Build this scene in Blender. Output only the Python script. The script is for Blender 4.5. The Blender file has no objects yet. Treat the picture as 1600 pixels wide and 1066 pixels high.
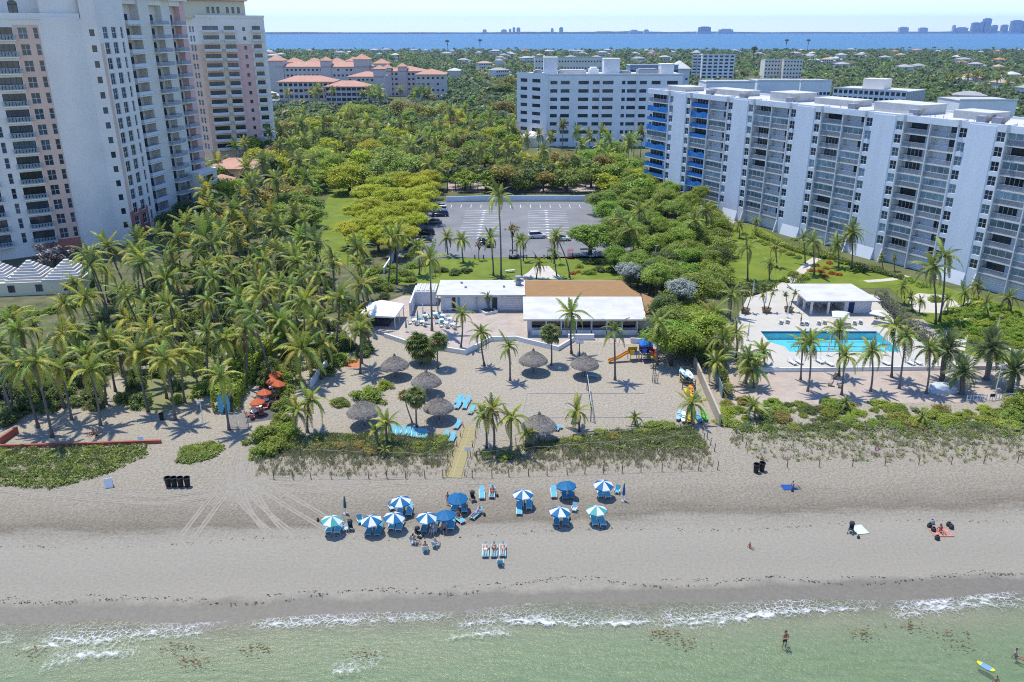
import bpy, bmesh, math, random
import numpy as np
from mathutils import Vector, Matrix
R = math.radians
random.seed(7); RNG = np.random.default_rng(7)
scene = bpy.context.scene
C = scene.collection
# ------------------------------------------------------------------ camera
F, H, PT = 1250.0, 48.0, math.atan(487 / 1250.0)
cd = bpy.data.cameras.new('camera'); cam = bpy.data.objects.new('camera', cd); C.objects.link(cam)
cam.location = (0, 0, H); cam.rotation_euler = (math.pi / 2 - PT, 0, 0)
cd.sensor_width = 36; cd.lens = F / 1600 * 36; cd.clip_start = 0.5; cd.clip_end = 60000
scene.camera = cam
# ------------------------------------------------------------------ sky and sun
SUN_EL = R(72); SUN_VEC = Vector((-0.72, 0.66, 0)).normalized()      # horizontal direction towards the sun
w = bpy.data.worlds.new('World'); scene.world = w; w.use_nodes = True
nt = w.node_tree; bg = nt.nodes['Background']
sky = nt.nodes.new('ShaderNodeTexSky'); sky.sky_type = 'NISHITA'; sky.sun_disc = False
sky.sun_elevation = SUN_EL; sky.sun_rotation = math.atan2(SUN_VEC.x, SUN_VEC.y)
sky.altitude = 0; sky.air_density = 1.0; sky.dust_density = 0.0; sky.ozone_density = 2.5
tint = nt.nodes.new('ShaderNodeMix'); tint.data_type = 'RGBA'; tint.blend_type = 'MULTIPLY'; tint.inputs[0].default_value = 1; tint.inputs[7].default_value = (.54, .675, .91, 1)
nt.links.new(sky.outputs[0], tint.inputs[6]); nt.links.new(tint.outputs[2], bg.inputs[0]); bg.inputs[1].default_value = 0.15
sd = bpy.data.lights.new('sun', 'SUN'); so = bpy.data.objects.new('sun', sd); C.objects.link(so)
sd.energy = 2.7; sd.angle = R(0.53); sd.color = (1.0, 0.965, 0.84)
sv = Vector((SUN_VEC.x * math.cos(SUN_EL), SUN_VEC.y * math.cos(SUN_EL), math.sin(SUN_EL)))
so.rotation_euler = sv.to_track_quat('Z', 'Y').to_euler(); so.location = (-60, 60, 200)
scene.view_settings.view_transform = 'Standard'; scene.view_settings.look = 'None'
scene.view_settings.exposure = 0.95; scene.view_settings.gamma = 1.0; scene.view_settings.use_curve_mapping = False
scene.cycles.use_denoising = False; scene.cycles.filter_width = 1.1; scene.cycles.sample_clamp_indirect = 4; scene.cycles.sample_clamp_direct = 12
scene.cycles.max_bounces = 6; scene.cycles.diffuse_bounces = 2; scene.cycles.glossy_bounces = 2
scene.cycles.transparent_max_bounces = 10; scene.cycles.volume_bounces = 0; scene.cycles.transmission_bounces = 3
# ------------------------------------------------------------------ pixel -> place on the ground (or a given height)
CP, SP = math.cos(PT), math.sin(PT)
def ray(px, py):
    x = (px - 800) / F; y = (533 - py) / F
    return x, CP + y * SP, -SP + y * CP
def G(px, py, z=0.0):
    d = ray(px, py); t = (z - H) / d[2]
    return Vector((d[0] * t, d[1] * t, z))
def XY(px, Y, z=0.0):                       # x of a pixel column at distance Y and height z
    return (px - 800) / F * (Y * CP - (z - H) * SP)
def ZY(py, Y):                              # height of a pixel row at distance Y
    d = ray(800, py); return H + Y / d[1] * d[2]
def top_z(p, py):
    return ZY(py, p.y)
# ------------------------------------------------------------------ materials
MATS = {}
def M(name, col, rough=.75, var=.14, scale=1.5, bump=0., bscale=None, metal=0., spec=.3, rand=0., hue=0., transl=0., col2=None, detail=3., stretch=None):
    if name in MATS: return MATS[name]
    m = bpy.data.materials.new(name); m.use_nodes = True; nt = m.node_tree; n = nt.nodes; L = nt.links
    b = n['Principled BSDF']; out = n['Material Output']
    b.inputs['Roughness'].default_value = rough; b.inputs['Metallic'].default_value = metal
    b.inputs['Specular IOR Level'].default_value = spec
    geo = n.new('ShaderNodeNewGeometry'); vec = geo.outputs['Position']
    if stretch:
        mp = n.new('ShaderNodeMapping'); mp.inputs['Scale'].default_value = stretch
        L.new(vec, mp.inputs[0]); vec = mp.outputs[0]
    no = n.new('ShaderNodeTexNoise'); no.inputs['Scale'].default_value = scale; no.inputs['Detail'].default_value = detail
    no.inputs['Roughness'].default_value = .62
    L.new(vec, no.inputs['Vector'])
    rp = n.new('ShaderNodeValToRGB'); c2 = col2 or tuple(min(1, c * (1 + var)) for c in col); c1 = col if col2 else tuple(c * (1 - var) for c in col)
    rp.color_ramp.elements[0].color = (*c1, 1); rp.color_ramp.elements[1].color = (*c2, 1)
    rp.color_ramp.elements[0].position = .3; rp.color_ramp.elements[1].position = .7
    L.new(no.outputs[0], rp.inputs[0]); c = rp.outputs[0]
    if rand or hue:
        oi = n.new('ShaderNodeObjectInfo'); hs = n.new('ShaderNodeHueSaturation')
        mr = n.new('ShaderNodeMapRange'); mr.inputs['To Min'].default_value = 1 - rand; mr.inputs['To Max'].default_value = 1 + rand
        L.new(oi.outputs['Random'], mr.inputs[0]); L.new(mr.outputs[0], hs.inputs['Value'])
        if hue:
            ml = n.new('ShaderNodeMath'); ml.operation = 'MULTIPLY'; ml.inputs[1].default_value = 7.31
            fr = n.new('ShaderNodeMath'); fr.operation = 'FRACT'; L.new(oi.outputs['Random'], ml.inputs[0]); L.new(ml.outputs[0], fr.inputs[0])
            mh = n.new('ShaderNodeMapRange'); mh.inputs['To Min'].default_value = .5 - hue; mh.inputs['To Max'].default_value = .5 + hue
            L.new(fr.outputs[0], mh.inputs[0]); L.new(mh.outputs[0], hs.inputs['Hue'])
        L.new(c, hs.inputs['Color']); c = hs.outputs[0]
    L.new(c, b.inputs['Base Color'])
    if bump:
        bp = n.new('ShaderNodeBump'); bp.inputs['Strength'].default_value = 1; bp.inputs['Distance'].default_value = bump
        nb = n.new('ShaderNodeTexNoise'); nb.inputs['Scale'].default_value = bscale or scale * 4; nb.inputs['Detail'].default_value = 4
        L.new(vec, nb.inputs['Vector']); L.new(nb.outputs[0], bp.inputs['Height']); L.new(bp.outputs[0], b.inputs['Normal'])
    if transl:
        tr = n.new('ShaderNodeBsdfTranslucent'); mx = n.new('ShaderNodeMixShader'); mx.inputs[0].default_value = transl
        L.new(c, tr.inputs[0]); L.new(b.outputs[0], mx.inputs[1]); L.new(tr.outputs[0], mx.inputs[2]); L.new(mx.outputs[0], out.inputs[0])
    m.use_backface_culling = False
    MATS[name] = m
    return m
def leafmat(name, col, col2, rand=.18, hue=.012, scale=.35, transl=.45):
    col = tuple(min(.5, c * 1.16) for c in col); col2 = tuple(min(.55, c * 1.16) for c in col2)
    return M(name, col, .45, col2=col2, scale=scale, rand=rand, hue=hue, transl=transl, spec=.4, detail=4)
# ------------------------------------------------------------------ mesh helpers
class MB:
    def __init__(s): s.v = []; s.f = []; s.m = []
    def quad(s, a, b, c, d, mi=0):
        i = len(s.v); s.v += [tuple(a), tuple(b), tuple(c), tuple(d)]; s.f.append((i, i + 1, i + 2, i + 3)); s.m.append(mi); return s
    def poly(s, pts, mi=0):
        i = len(s.v); s.v += [tuple(p) for p in pts]; s.f.append(tuple(range(i, i + len(pts)))); s.m.append(mi); return s
    def box(s, x0, x1, y0, y1, z0, z1, mi=0, mat=None):
        i = len(s.v); P = [(x, y, z) for z in (z0, z1) for y in (y0, y1) for x in (x0, x1)]
        if mat is not None: P = [tuple(mat @ Vector(p)) for p in P]
        s.v += P
        for f in ((0, 2, 3, 1), (4, 5, 7, 6), (0, 1, 5, 4), (2, 6, 7, 3), (0, 4, 6, 2), (1, 3, 7, 5)):
            s.f.append(tuple(i + k for k in f)); s.m.append(mi)
        return s
    def tube(s, pts, rads, n=8, mi=0, cap=True):
        pts = [Vector(p) for p in pts]; i0 = len(s.v)
        for k, p in enumerate(pts):
            d = (pts[min(k + 1, len(pts) - 1)] - pts[max(k - 1, 0)]).normalized()
            a = d.orthogonal().normalized() if abs(d.z) < .9 else Vector((1, 0, 0)) - d * d.x
            a.normalize(); b = d.cross(a); r = rads[k] if hasattr(rads, '__len__') else rads
            s.v += [tuple(p + (a * math.cos(t) + b * math.sin(t)) * r) for t in (2 * math.pi * j / n for j in range(n))]
        for k in range(len(pts) - 1):
            for j in range(n):
                s.f.append((i0 + k * n + j, i0 + k * n + (j + 1) % n, i0 + (k + 1) * n + (j + 1) % n, i0 + (k + 1) * n + j)); s.m.append(mi)
        if cap:
            s.f.append(tuple(i0 + j for j in range(n))[::-1]); s.m.append(mi)
            k = i0 + (len(pts) - 1) * n; s.f.append(tuple(k + j for j in range(n))); s.m.append(mi)
        return s
    def lathe(s, prof, n=16, c=(0, 0), mi=0):
        i0 = len(s.v)
        for r, z in prof:
            s.v += [(c[0] + r * math.cos(2 * math.pi * j / n), c[1] + r * math.sin(2 * math.pi * j / n), z) for j in range(n)]
        for k in range(len(prof) - 1):
            for j in range(n):
                s.f.append((i0 + k * n + j, i0 + k * n + (j + 1) % n, i0 + (k + 1) * n + (j + 1) % n, i0 + (k + 1) * n + j)); s.m.append(mi)
        return s
    def prism(s, pts, z0, z1, mi=0):           # pts: ccw outline
        n = len(pts); i = len(s.v)
        s.v += [(p[0], p[1], z0) for p in pts] + [(p[0], p[1], z1) for p in pts]
        s.f.append(tuple(i + k for k in range(n))[::-1]); s.f.append(tuple(i + n + k for k in range(n))); s.m += [mi, mi]
        for k in range(n): s.f.append((i + k, i + (k + 1) % n, i + n + (k + 1) % n, i + n + k)); s.m.append(mi)
        return s
    def hip(s, x0, x1, y0, y1, z, h, over=.6, mi=0):
        x0 -= over; x1 += over; y0 -= over; y1 += over
        dx, dy = x1 - x0, y1 - y0
        if dx >= dy: a = (x0 + dy / 2, (y0 + y1) / 2); b = (x1 - dy / 2, (y0 + y1) / 2)
        else: a = ((x0 + x1) / 2, y0 + dx / 2); b = ((x0 + x1) / 2, y1 - dx / 2)
        A = (*a, z + h); B = (*b, z + h)
        p = [(x0, y0, z), (x1, y0, z), (x1, y1, z), (x0, y1, z)]
        if dx >= dy: fs = [(p[0], p[1], B, A), (p[2], p[3], A, B), (p[3], p[0], A), (p[1], p[2], B)]
        else: fs = [(p[1], p[2], B, A), (p[3], p[0], A, B), (p[0], p[1], A), (p[2], p[3], B)]
        for f in fs: s.poly(f, mi)
        s.box(x0 + .02, x1 - .02, y0 + .02, y1 - .02, z - .3, z - .004, mi)
        return s
    def mesh(s, name, mats, smooth=False):
        me = bpy.data.meshes.new(name); me.from_pydata(s.v, [], s.f)
        for m in (mats if isinstance(mats, (list, tuple)) else [mats]): me.materials.append(m)
        if max(s.m, default=0): me.polygons.foreach_set('material_index', s.m)
        if smooth: me.polygons.foreach_set('use_smooth', [True] * len(s.f))
        me.update(); return me
    def build(s, name, mats, parent=None, smooth=False):
        return obj(name, s.mesh(name, mats, smooth), parent)
def obj(name, me, parent=None, loc=None, rot=None, sc=None):
    o = bpy.data.objects.new(name, me); C.objects.link(o)
    if parent is not None: o.parent = parent
    if loc is not None: o.location = loc
    if rot is not None: o.rotation_euler = rot
    if sc is not None: o.scale = (sc, sc, sc) if not hasattr(sc, '__len__') else sc
    return o
def tag(o, label=None, cat=None, group=None, kind=None):
    if label: o['label'] = label
    if cat: o['category'] = cat
    if group: o['group'] = group
    if kind: o['kind'] = kind
    return o
def thing(name, label, cat, loc=(0, 0, 0), rz=0., group=None):
    o = bpy.data.objects.new(name, None); C.objects.link(o); o.empty_display_size = .3
    o.location = loc; o.rotation_euler = (0, 0, rz); return tag(o, label, cat, group)
def np_mesh(name, V, Q, mats, smooth=False, mi=None):
    V = np.asarray(V, np.float32); Q = np.asarray(Q, np.int32); k = Q.shape[1]
    me = bpy.data.meshes.new(name); me.vertices.add(len(V)); me.vertices.foreach_set('co', V.ravel())
    me.loops.add(Q.size); me.loops.foreach_set('vertex_index', Q.ravel())
    me.polygons.add(len(Q)); me.polygons.foreach_set('loop_start', np.arange(0, Q.size, k, dtype=np.int32))
    for m in (mats if isinstance(mats, (list, tuple)) else [mats]): me.materials.append(m)
    if mi is not None: me.polygons.foreach_set('material_index', np.asarray(mi, np.int32))
    if smooth: me.polygons.foreach_set('use_smooth', np.ones(len(Q), bool))
    me.update(calc_edges=True); return me
def copy_tree(o, parent=None):
    c = o.copy(); C.objects.link(c); c.parent = parent
    for ch in o.children: copy_tree(ch, c)
    return c
def sheet(name, pts, mat, z=0.004, kind='structure', parent=None, thick=0.0):
    mb = MB(); mb.poly([(p[0], p[1], z) for p in pts])
    o = mb.build(name, mat, parent)
    if kind and parent is None: o['kind'] = kind
    return o
def px_poly(pts, z=0.0): return [G(x, y, z) for x, y in pts]
def ribbon(pts, wd, z):                       # flat strip along a path
    mb = MB(); L, Rr = [], []
    for k, p in enumerate(pts):
        a = pts[max(k - 1, 0)]; b = pts[min(k + 1, len(pts) - 1)]
        d = Vector((b[0] - a[0], b[1] - a[1], 0)).normalized(); n = Vector((-d.y, d.x, 0))
        ww = wd[k] if hasattr(wd, '__len__') else wd
        L.append((p[0] + n.x * ww / 2, p[1] + n.y * ww / 2, z)); Rr.append((p[0] - n.x * ww / 2, p[1] - n.y * ww / 2, z))
    for k in range(len(pts) - 1): mb.quad(Rr[k], Rr[k + 1], L[k + 1], L[k])
    return mb
def smooth_path(pts, n=6):
    P = [Vector((p[0], p[1], p[2] if len(p) > 2 else 0)) for p in pts]; out = []
    for i in range(len(P) - 1):
        a = P[max(i - 1, 0)]; b = P[i]; c = P[i + 1]; d = P[min(i + 2, len(P) - 1)]
        for k in range(n):
            t = k / n; out.append(.5 * ((2 * b) + (c - a) * t + (2 * a - 5 * b + 4 * c - d) * t * t + (3 * b - a - 3 * c + d) * t ** 3))
    return out + [P[-1]]
def inside(p, poly):
    x, y = p[0], p[1]; r = False; j = len(poly) - 1
    for i in range(len(poly)):
        xi, yi, xj, yj = poly[i][0], poly[i][1], poly[j][0], poly[j][1]
        if (yi > y) != (yj > y) and x < (xj - xi) * (y - yi) / (yj - yi) + xi: r = not r
        j = i
    return r
def scatter(poly, spacing, rnd, tries=30, avoid=()):
    xs = [p[0] for p in poly]; ys = [p[1] for p in poly]; area = (max(xs) - min(xs)) * (max(ys) - min(ys))
    pts = []; cell = {}; s2 = spacing * spacing
    for _ in range(int(area / s2 * tries)):
        x = rnd.uniform(min(xs), max(xs)); y = rnd.uniform(min(ys), max(ys))
        if not inside((x, y), poly) or any(inside((x, y), a) for a in avoid): continue
        ci, cj = int(x // spacing), int(y // spacing)
        if any((x - q[0]) ** 2 + (y - q[1]) ** 2 < s2 for a in (-1, 0, 1) for b in (-1, 0, 1) for q in cell.get((ci + a, cj + b), ())): continue
        cell.setdefault((ci, cj), []).append((x, y)); pts.append((x, y))
    return pts
# palette
WHITE = M('white_paint', (.66, .66, .65), .6, .05, .4)
ROOFW = M('white_roof_membrane', (.46, .44, .405), .7, .06, .32, col2=(.60, .59, .565), detail=9, stretch=(1, 1.6, 1))
CREAM = M('cream_stucco', (.82, .73, .63), .85, .06, .15); BEIGE = M('beige_stucco', (.74, .66, .55), .85, .06, .15)
PEACH = M('peach_stucco', (.78, .50, .36), .85, .06, .15); PINK = M('pink_stucco', (.76, .46, .40), .85, .06, .15)
CORAL = M('coral_stucco', (.50, .17, .12), .8, .1, .3); YELLOWS = M('pale_yellow_stucco', (.68, .60, .42), .85, .06, .2)
PAINTB = M('white_blue_stucco', (.62, .65, .70), .8, .06, .35, bump=.02, bscale=1.2, col2=(.70, .73, .78), detail=8, stretch=(1, 1, .22))
GREYW = M('pale_grey_stucco', (.74, .73, .72), .85, .06, .2)
CONC = M('concrete', (.45, .43, .40), .9, .15, .8); GREYM = M('grey_metal', (.30, .31, .32), .5, .1, 3)
DARK = M('dark_grey', (.03, .032, .035), .6, .2, 3); SHADE = M('dark_interior', (.05, .05, .052), .9, .2, .6)
GLASS = M('window_glass', (.030, .042, .055), .08, .5, .35, spec=.6, rand=.7, hue=.02)
GLASSC = M('curtained_glass', (.17, .23, .26), .12, .4, .5, spec=.5, rand=.55)
FRAME = M('white_window_frame', (.62, .62, .62), .5, .04, 1); FRAMED = M('dark_window_frame', (.05, .055, .06), .5, .1, 1)
RAILM = M('grey_railing', (.42, .44, .46), .5, .08, 1); RAILG = M('green_glass_railing', (.38, .46, .47), .2, .1, 1, spec=.5)
TARP = M('blue_tarp', (.025, .18, .50), .45, .25, 1.2, bump=.05)
TERRA = M('terracotta_tiles', (.42, .215, .15), .85, .18, .5, col2=(.52, .30, .22), detail=8)
BROWNR = M('brown_shingles', (.27, .15, .062), .9, .14, 1.2, col2=(.34, .20, .09), detail=8, stretch=(.6, 3, 3))
TRUNKP = M('palm_bark', (.16, .135, .115), .9, .25, 3, rand=.25, bump=.02, bscale=8); BARK = M('tree_bark', (.10, .075, .055), .9, .25, 2, rand=.2)
WOOD = M('weathered_wood', (.16, .12, .09), .9, .25, 4)
TEAL = M('aqua_vinyl', (.09, .34, .42), .5, .08, 2); NAVY = M('navy_blue', (.012, .03, .12), .6, .1, 2)
# ================================================================== SETTING
def shore_y(x): return 57.8 + .047 * x + .5 * math.sin(x * .11 + 1) + .3 * math.sin(x * .29)
def node_mat(name):
    m = bpy.data.materials.new(name); m.use_nodes = True; return m, m.node_tree, m.node_tree.nodes['Principled BSDF']
class NT:                                      # tiny node-graph helper
    def __init__(s, nt): s.nt = nt
    def n(s, t, ins=None, **kw):
        x = s.nt.nodes.new(t)
        for k, v in kw.items(): setattr(x, k, v)
        for k, v in (ins or {}).items():
            if isinstance(v, bpy.types.NodeSocket): s.nt.links.new(v, x.inputs[k])
            else: x.inputs[k].default_value = v
        return x
    def math(s, op, a, b=0., c=0.):
        x = s.n('ShaderNodeMath', operation=op)
        for i, v in enumerate((a, b, c)):
            if isinstance(v, bpy.types.NodeSocket): s.nt.links.new(v, x.inputs[i])
            else: x.inputs[i].default_value = v
        return x.outputs[0]
    def ramp(s, fac, stops, interp='LINEAR'):
        x = s.n('ShaderNodeValToRGB'); r = x.color_ramp; r.interpolation = interp
        while len(r.elements) < len(stops): r.elements.new(.5)
        for e, (p, c) in zip(r.elements, stops): e.position = p; e.color = (*c, 1)
        s.nt.links.new(fac, x.inputs[0]); return x.outputs[0]
    def noise(s, vec, scale, detail=4, rough=.6, stretch=None):
        if stretch: vec = s.n('ShaderNodeMapping', {0: vec, 'Scale': stretch}).outputs[0]
        return s.n('ShaderNodeTexNoise', {'Vector': vec, 'Scale': scale, 'Detail': detail, 'Roughness': rough}).outputs[0]
    def mix(s, f, a, b, mode='MIX'):
        x = s.n('ShaderNodeMix', data_type='RGBA', blend_type=mode)
        for i, v in ((0, f), (6, a), (7, b)):
            if isinstance(v, bpy.types.NodeSocket): s.nt.links.new(v, x.inputs[i])
            else: x.inputs[i].default_value = v if not hasattr(v, '__len__') else (*v, 1)
        return x.outputs[2]
def sand_material():
    m, nt, b = node_mat('beach_sand'); g = NT(nt)
    pos = g.n('ShaderNodeNewGeometry').outputs['Position']; sp = g.n('ShaderNodeSeparateXYZ', {0: pos})
    d = g.math('SUBTRACT', g.math('SUBTRACT', sp.outputs[1], 57.8), g.math('MULTIPLY', sp.outputs[0], .047))
    big = g.noise(pos, .09, 4, .6, (1, 2.4, 1)); med = g.noise(pos, .5, 5, .65, (.5, 1.6, 1)); fine = g.noise(pos, 3.2, 4, .7)
    d0 = d
    d = g.math('ADD', d, g.math('MULTIPLY', g.math('SUBTRACT', big, .5), 6.))
    d2 = g.math('ADD', d, g.math('MULTIPLY', g.math('SUBTRACT', med, .5), 2.2))
    zone = g.ramp(g.math('DIVIDE', d2, 50.), [(0.0, (.280, .252, .198)), (.12, (.262, .237, .190)), (.20, (.280, .253, .203)),
            (.262, (.273, .244, .193)), (.285, (.195, .165, .122)), (.315, (.235, .201, .152)), (.40, (.31, .269, .207)), (.75, (.375, .326, .252)), (1., (.405, .352, .274))])
    st = g.noise(pos, 1.1, 5, .7, (.22, 1.2, 1))
    c = g.mix(g.ramp(st, [(.50, (0, 0, 0)), (.78, (.34, .34, .34))]), zone, (.26, .235, .205), 'MIX')
    dw = g.math('ADD', d0, g.math('MULTIPLY', g.math('SUBTRACT', g.noise(pos, .3, 4, .55), .5), 2.4)); wet = g.ramp(g.math('DIVIDE', g.math('ADD', dw, 5.), 10.), [(.22, (.1, .1, .1)), (.42, (1, 1, 1)), (.68, (1, 1, 1)), (.77, (0, 0, 0))]); c = g.mix(wet, c, (.175, .155, .122))
    upm = g.ramp(g.math('DIVIDE', d, 50.), [(.20, (.5,) * 3), (.285, (1,) * 3)]); sp2 = g.mix(upm, (1, 1, 1), g.ramp(fine, [(.34, (.70, .70, .70)), (.64, (1.12, 1.12, 1.12))])); c = g.mix(1., c, sp2, 'MULTIPLY')
    nt.links.new(c, b.inputs['Base Color'])
    nt.links.new(g.ramp(wet, [(0., (.92,) * 3), (1., (.55,) * 3)]), b.inputs['Roughness'])
    b.inputs['Specular IOR Level'].default_value = .25
    foot = g.noise(pos, 2.6, 3, .55); fin2 = g.noise(pos, 9., 2, .5)
    amp = g.ramp(g.math('DIVIDE', d, 50.), [(.06, (.01,) * 3), (.22, (.10,) * 3), (.285, (1,) * 3), (1., (1,) * 3)])
    h = g.math('MULTIPLY', g.math('ADD', foot, g.math('MULTIPLY', fin2, .35)), amp)
    bp = g.n('ShaderNodeBump', {'Height': h, 'Distance': .30, 'Strength': 1.}); nt.links.new(bp.outputs[0], b.inputs['Normal'])
    return m
SAND = sand_material()
def lawn_mat(name, a, bb):
    return M(name, a, .9, col2=bb, scale=.22, bump=.05, bscale=6, detail=6)
LAWN = lawn_mat('lawn_grass', (.10, .145, .012), (.175, .22, .022)); LAWNDRY = lawn_mat('dry_lawn', (.15, .17, .06), (.22, .21, .11))
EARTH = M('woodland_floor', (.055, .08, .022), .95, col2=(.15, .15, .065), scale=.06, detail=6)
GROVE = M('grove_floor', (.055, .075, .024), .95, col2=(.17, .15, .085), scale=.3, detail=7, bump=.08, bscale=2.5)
MULCH = M('leaf_mulch', (.10, .075, .05), .95, col2=(.20, .165, .12), scale=.35, detail=6)
ASPH = M('asphalt', (.15, .152, .156), .9, col2=(.225, .223, .222), scale=.10, detail=7)
PATHC = M('pale_concrete_path', (.50, .46, .40), .9, .1, .5); DECK = M('pale_pool_deck', (.44, .41, .355), .85, .06, .3, col2=(.50, .465, .41), detail=6)
LINE = M('white_road_paint', (.68, .68, .66), .8, .2, 1.5)
def paver_mat(name, c1, c2, mortar, sc):
    m, nt, b = node_mat(name); g = NT(nt); pos = g.n('ShaderNodeNewGeometry').outputs['Position']
    br = g.n('ShaderNodeTexBrick', {'Vector': pos, 'Color1': (*c1, 1), 'Color2': (*c2, 1), 'Mortar': (*mortar, 1), 'Scale': sc, 'Mortar Size': .02})
    nz = g.ramp(g.noise(pos, .5, 5), [(.3, (.82,) * 3), (.7, (1.08,) * 3)])
    nt.links.new(g.mix(1., br.outputs[0], nz, 'MULTIPLY'), b.inputs['Base Color']); b.inputs['Roughness'].default_value = .9; return m
PAVER = paver_mat('terrace_pavers', (.40, .335, .285), (.45, .375, .315), (.33, .28, .24), 1.2)
PAVERP = paver_mat('pinkish_walk_pavers', (.40, .32, .265), (.44, .355, .295), (.34, .28, .235), .9)
# --- beach and sea bed in one sheet (open under the pool deck)
ZD = .45
outer = px_poly([(1158, 578), (1152, 540), (1150, 500), (1168, 465), (1215, 452), (1250, 446), (1375, 462), (1400, 500), (1452, 545), (1512, 574)], ZD)
xs = np.concatenate([np.linspace(-420, -72, 30)[:-1], np.linspace(-72, 82, 340), np.linspace(82, 420, 30)[1:]])
ys = np.concatenate([np.linspace(-160, 40, 20)[:-1], np.linspace(40, 100, 160), np.linspace(100, 134, 20)[1:]])
XX, YY = np.meshgrid(xs, ys); dd = YY - (57.8 + .047 * XX + .5 * np.sin(XX * .11 + 1) + .3 * np.sin(XX * .29))
ZZ = np.where(dd < 3, -.08 * (3 - dd), 0.); ZZ = np.where(dd < -16, -1.52 - .02 * (-16 - dd), ZZ)
ph = RNG.uniform(0, 6, 12); amp = np.clip((dd - 4) / 12, .15, 1) * np.clip((92 - YY) / 5, 0, 1)
und = sum(np.sin(XX * RNG.uniform(.15, .9) + YY * RNG.uniform(.3, 1.5) + p) for p in ph) / 12
ZZ = ZZ + und * .05 * amp * (dd > 0) - .02 * (dd > 0) * amp
NX, NY = len(xs), len(ys); idx = np.arange(NX * NY).reshape(NY, NX)
Q = np.stack([idx[:-1, :-1], idx[:-1, 1:], idx[1:, 1:], idx[1:, :-1]], -1).reshape(-1, 4)
keep = [not all(inside(c, outer) for c in ((XX.flat[a], YY.flat[a]) for a in q)) if XX.flat[q[0]] > 30 and XX.flat[q[0]] < 90 and YY.flat[q[0]] > 98 else True for q in Q]; Q = Q[np.array(keep)]
beach = obj('beach', np_mesh('beach', np.stack([XX, YY, ZZ], -1).reshape(-1, 3), Q, SAND, True)); beach['kind'] = 'structure'
# --- shallow sea: transparent sheet with glossy ripples, green by depth (absorbing volume)
def sea_material():
    m = bpy.data.materials.new('shallow_sea'); m.use_nodes = True; nt = m.node_tree; g = NT(nt); nt.nodes.remove(nt.nodes['Principled BSDF'])
    out = nt.nodes['Material Output']; pos = g.n('ShaderNodeNewGeometry').outputs['Position']
    h = g.math('ADD', g.noise(pos, .9, 5, .6, (.6, 1.4, 1)), g.math('MULTIPLY', g.noise(pos, 3.2, 4, .6), .35))
    bp = g.n('ShaderNodeBump', {'Height': h, 'Distance': .34, 'Strength': .9})
    gl = g.n('ShaderNodeBsdfGlossy', {'Color': (1, 1, 1, 1), 'Roughness': .22, 'Normal': bp.outputs[0]})
    tr = g.n('ShaderNodeBsdfTransparent', {'Color': (.93, .97, .94, 1)})
    df = g.n('ShaderNodeBsdfDiffuse', {'Color': (.30, .36, .19, 1), 'Normal': bp.outputs[0]})
    # sediment stirred up in the water grows with distance from the shore
    sp = g.n('ShaderNodeSeparateXYZ', {0: pos}); d = g.math('SUBTRACT', g.math('SUBTRACT', sp.outputs[1], 57.8), g.math('MULTIPLY', sp.outputs[0], .047))
    murk = g.ramp(g.math('MULTIPLY', d, -.05), [(0., (.03,) * 3), (.5, (.22,) * 3), (1., (.42,) * 3)])
    mm = g.math('MULTIPLY', murk, g.ramp(h, [(.42, (.25,) * 3), (.78, (1.1,) * 3)]))  # paler mottling along the ripples paints a caustic light pattern into the murk
    m1 = g.n('ShaderNodeMixShader', {0: mm, 1: tr.outputs[0], 2: df.outputs[0]})
    fr = g.n('ShaderNodeFresnel', {'IOR': 1.33, 'Normal': bp.outputs[0]})
    m2 = g.n('ShaderNodeMixShader', {0: fr.outputs[0], 1: m1.outputs[0], 2: gl.outputs[0]})
    nt.links.new(m2.outputs[0], out.inputs[0])
    va = g.n('ShaderNodeVolumeAbsorption', {'Color': (.38, .88, .50, 1), 'Density': .45}); nt.links.new(va.outputs[0], out.inputs['Volume'])
    return m
SEA = sea_material()
mb = MB()
sx = np.concatenate([np.linspace(-420, -60, 12)[:-1], np.linspace(-60, 66, 200), np.linspace(66, 420, 12)[1:]]); sy = np.concatenate([np.linspace(-160, 40, 8)[:-1], np.linspace(40, 63, 70)])
XX, YY = np.meshgrid(sx, sy); dd = YY - (57.8 + .047 * XX)
wv = .05 * np.sin(dd * 1.15 + .5 * np.sin(XX * .13) + .06 * XX) * np.clip(-dd / 3, 0, 1) + .02 * np.sin(XX * .5 + dd * .7)
ZZ = -.24 + wv * (YY > 41); NX, NY = len(sx), len(sy); idx = np.arange(NX * NY).reshape(NY, NX)
Qt = np.stack([idx[:-1, :-1], idx[:-1, 1:], idx[1:, 1:], idx[1:, :-1]], -1).reshape(-1, 4)
V = np.stack([XX, YY, ZZ], -1).reshape(-1, 3); nV = len(V); Vb = V.copy(); Vb[:, 2] = -7
Qb = Qt[:, ::-1] + nV
def strip(e): return np.stack([e[:-1], e[1:], e[1:] + nV, e[:-1] + nV], -1)
Qs = np.concatenate([strip(idx[0, ::-1]), strip(idx[-1]), strip(idx[:, 0]), strip(idx[::-1, -1])])
sea = obj('sea', np_mesh('sea', np.concatenate([V, Vb]), np.concatenate([Qt, Qb, Qs]), SEA, True)); sea['kind'] = 'structure'
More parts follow.
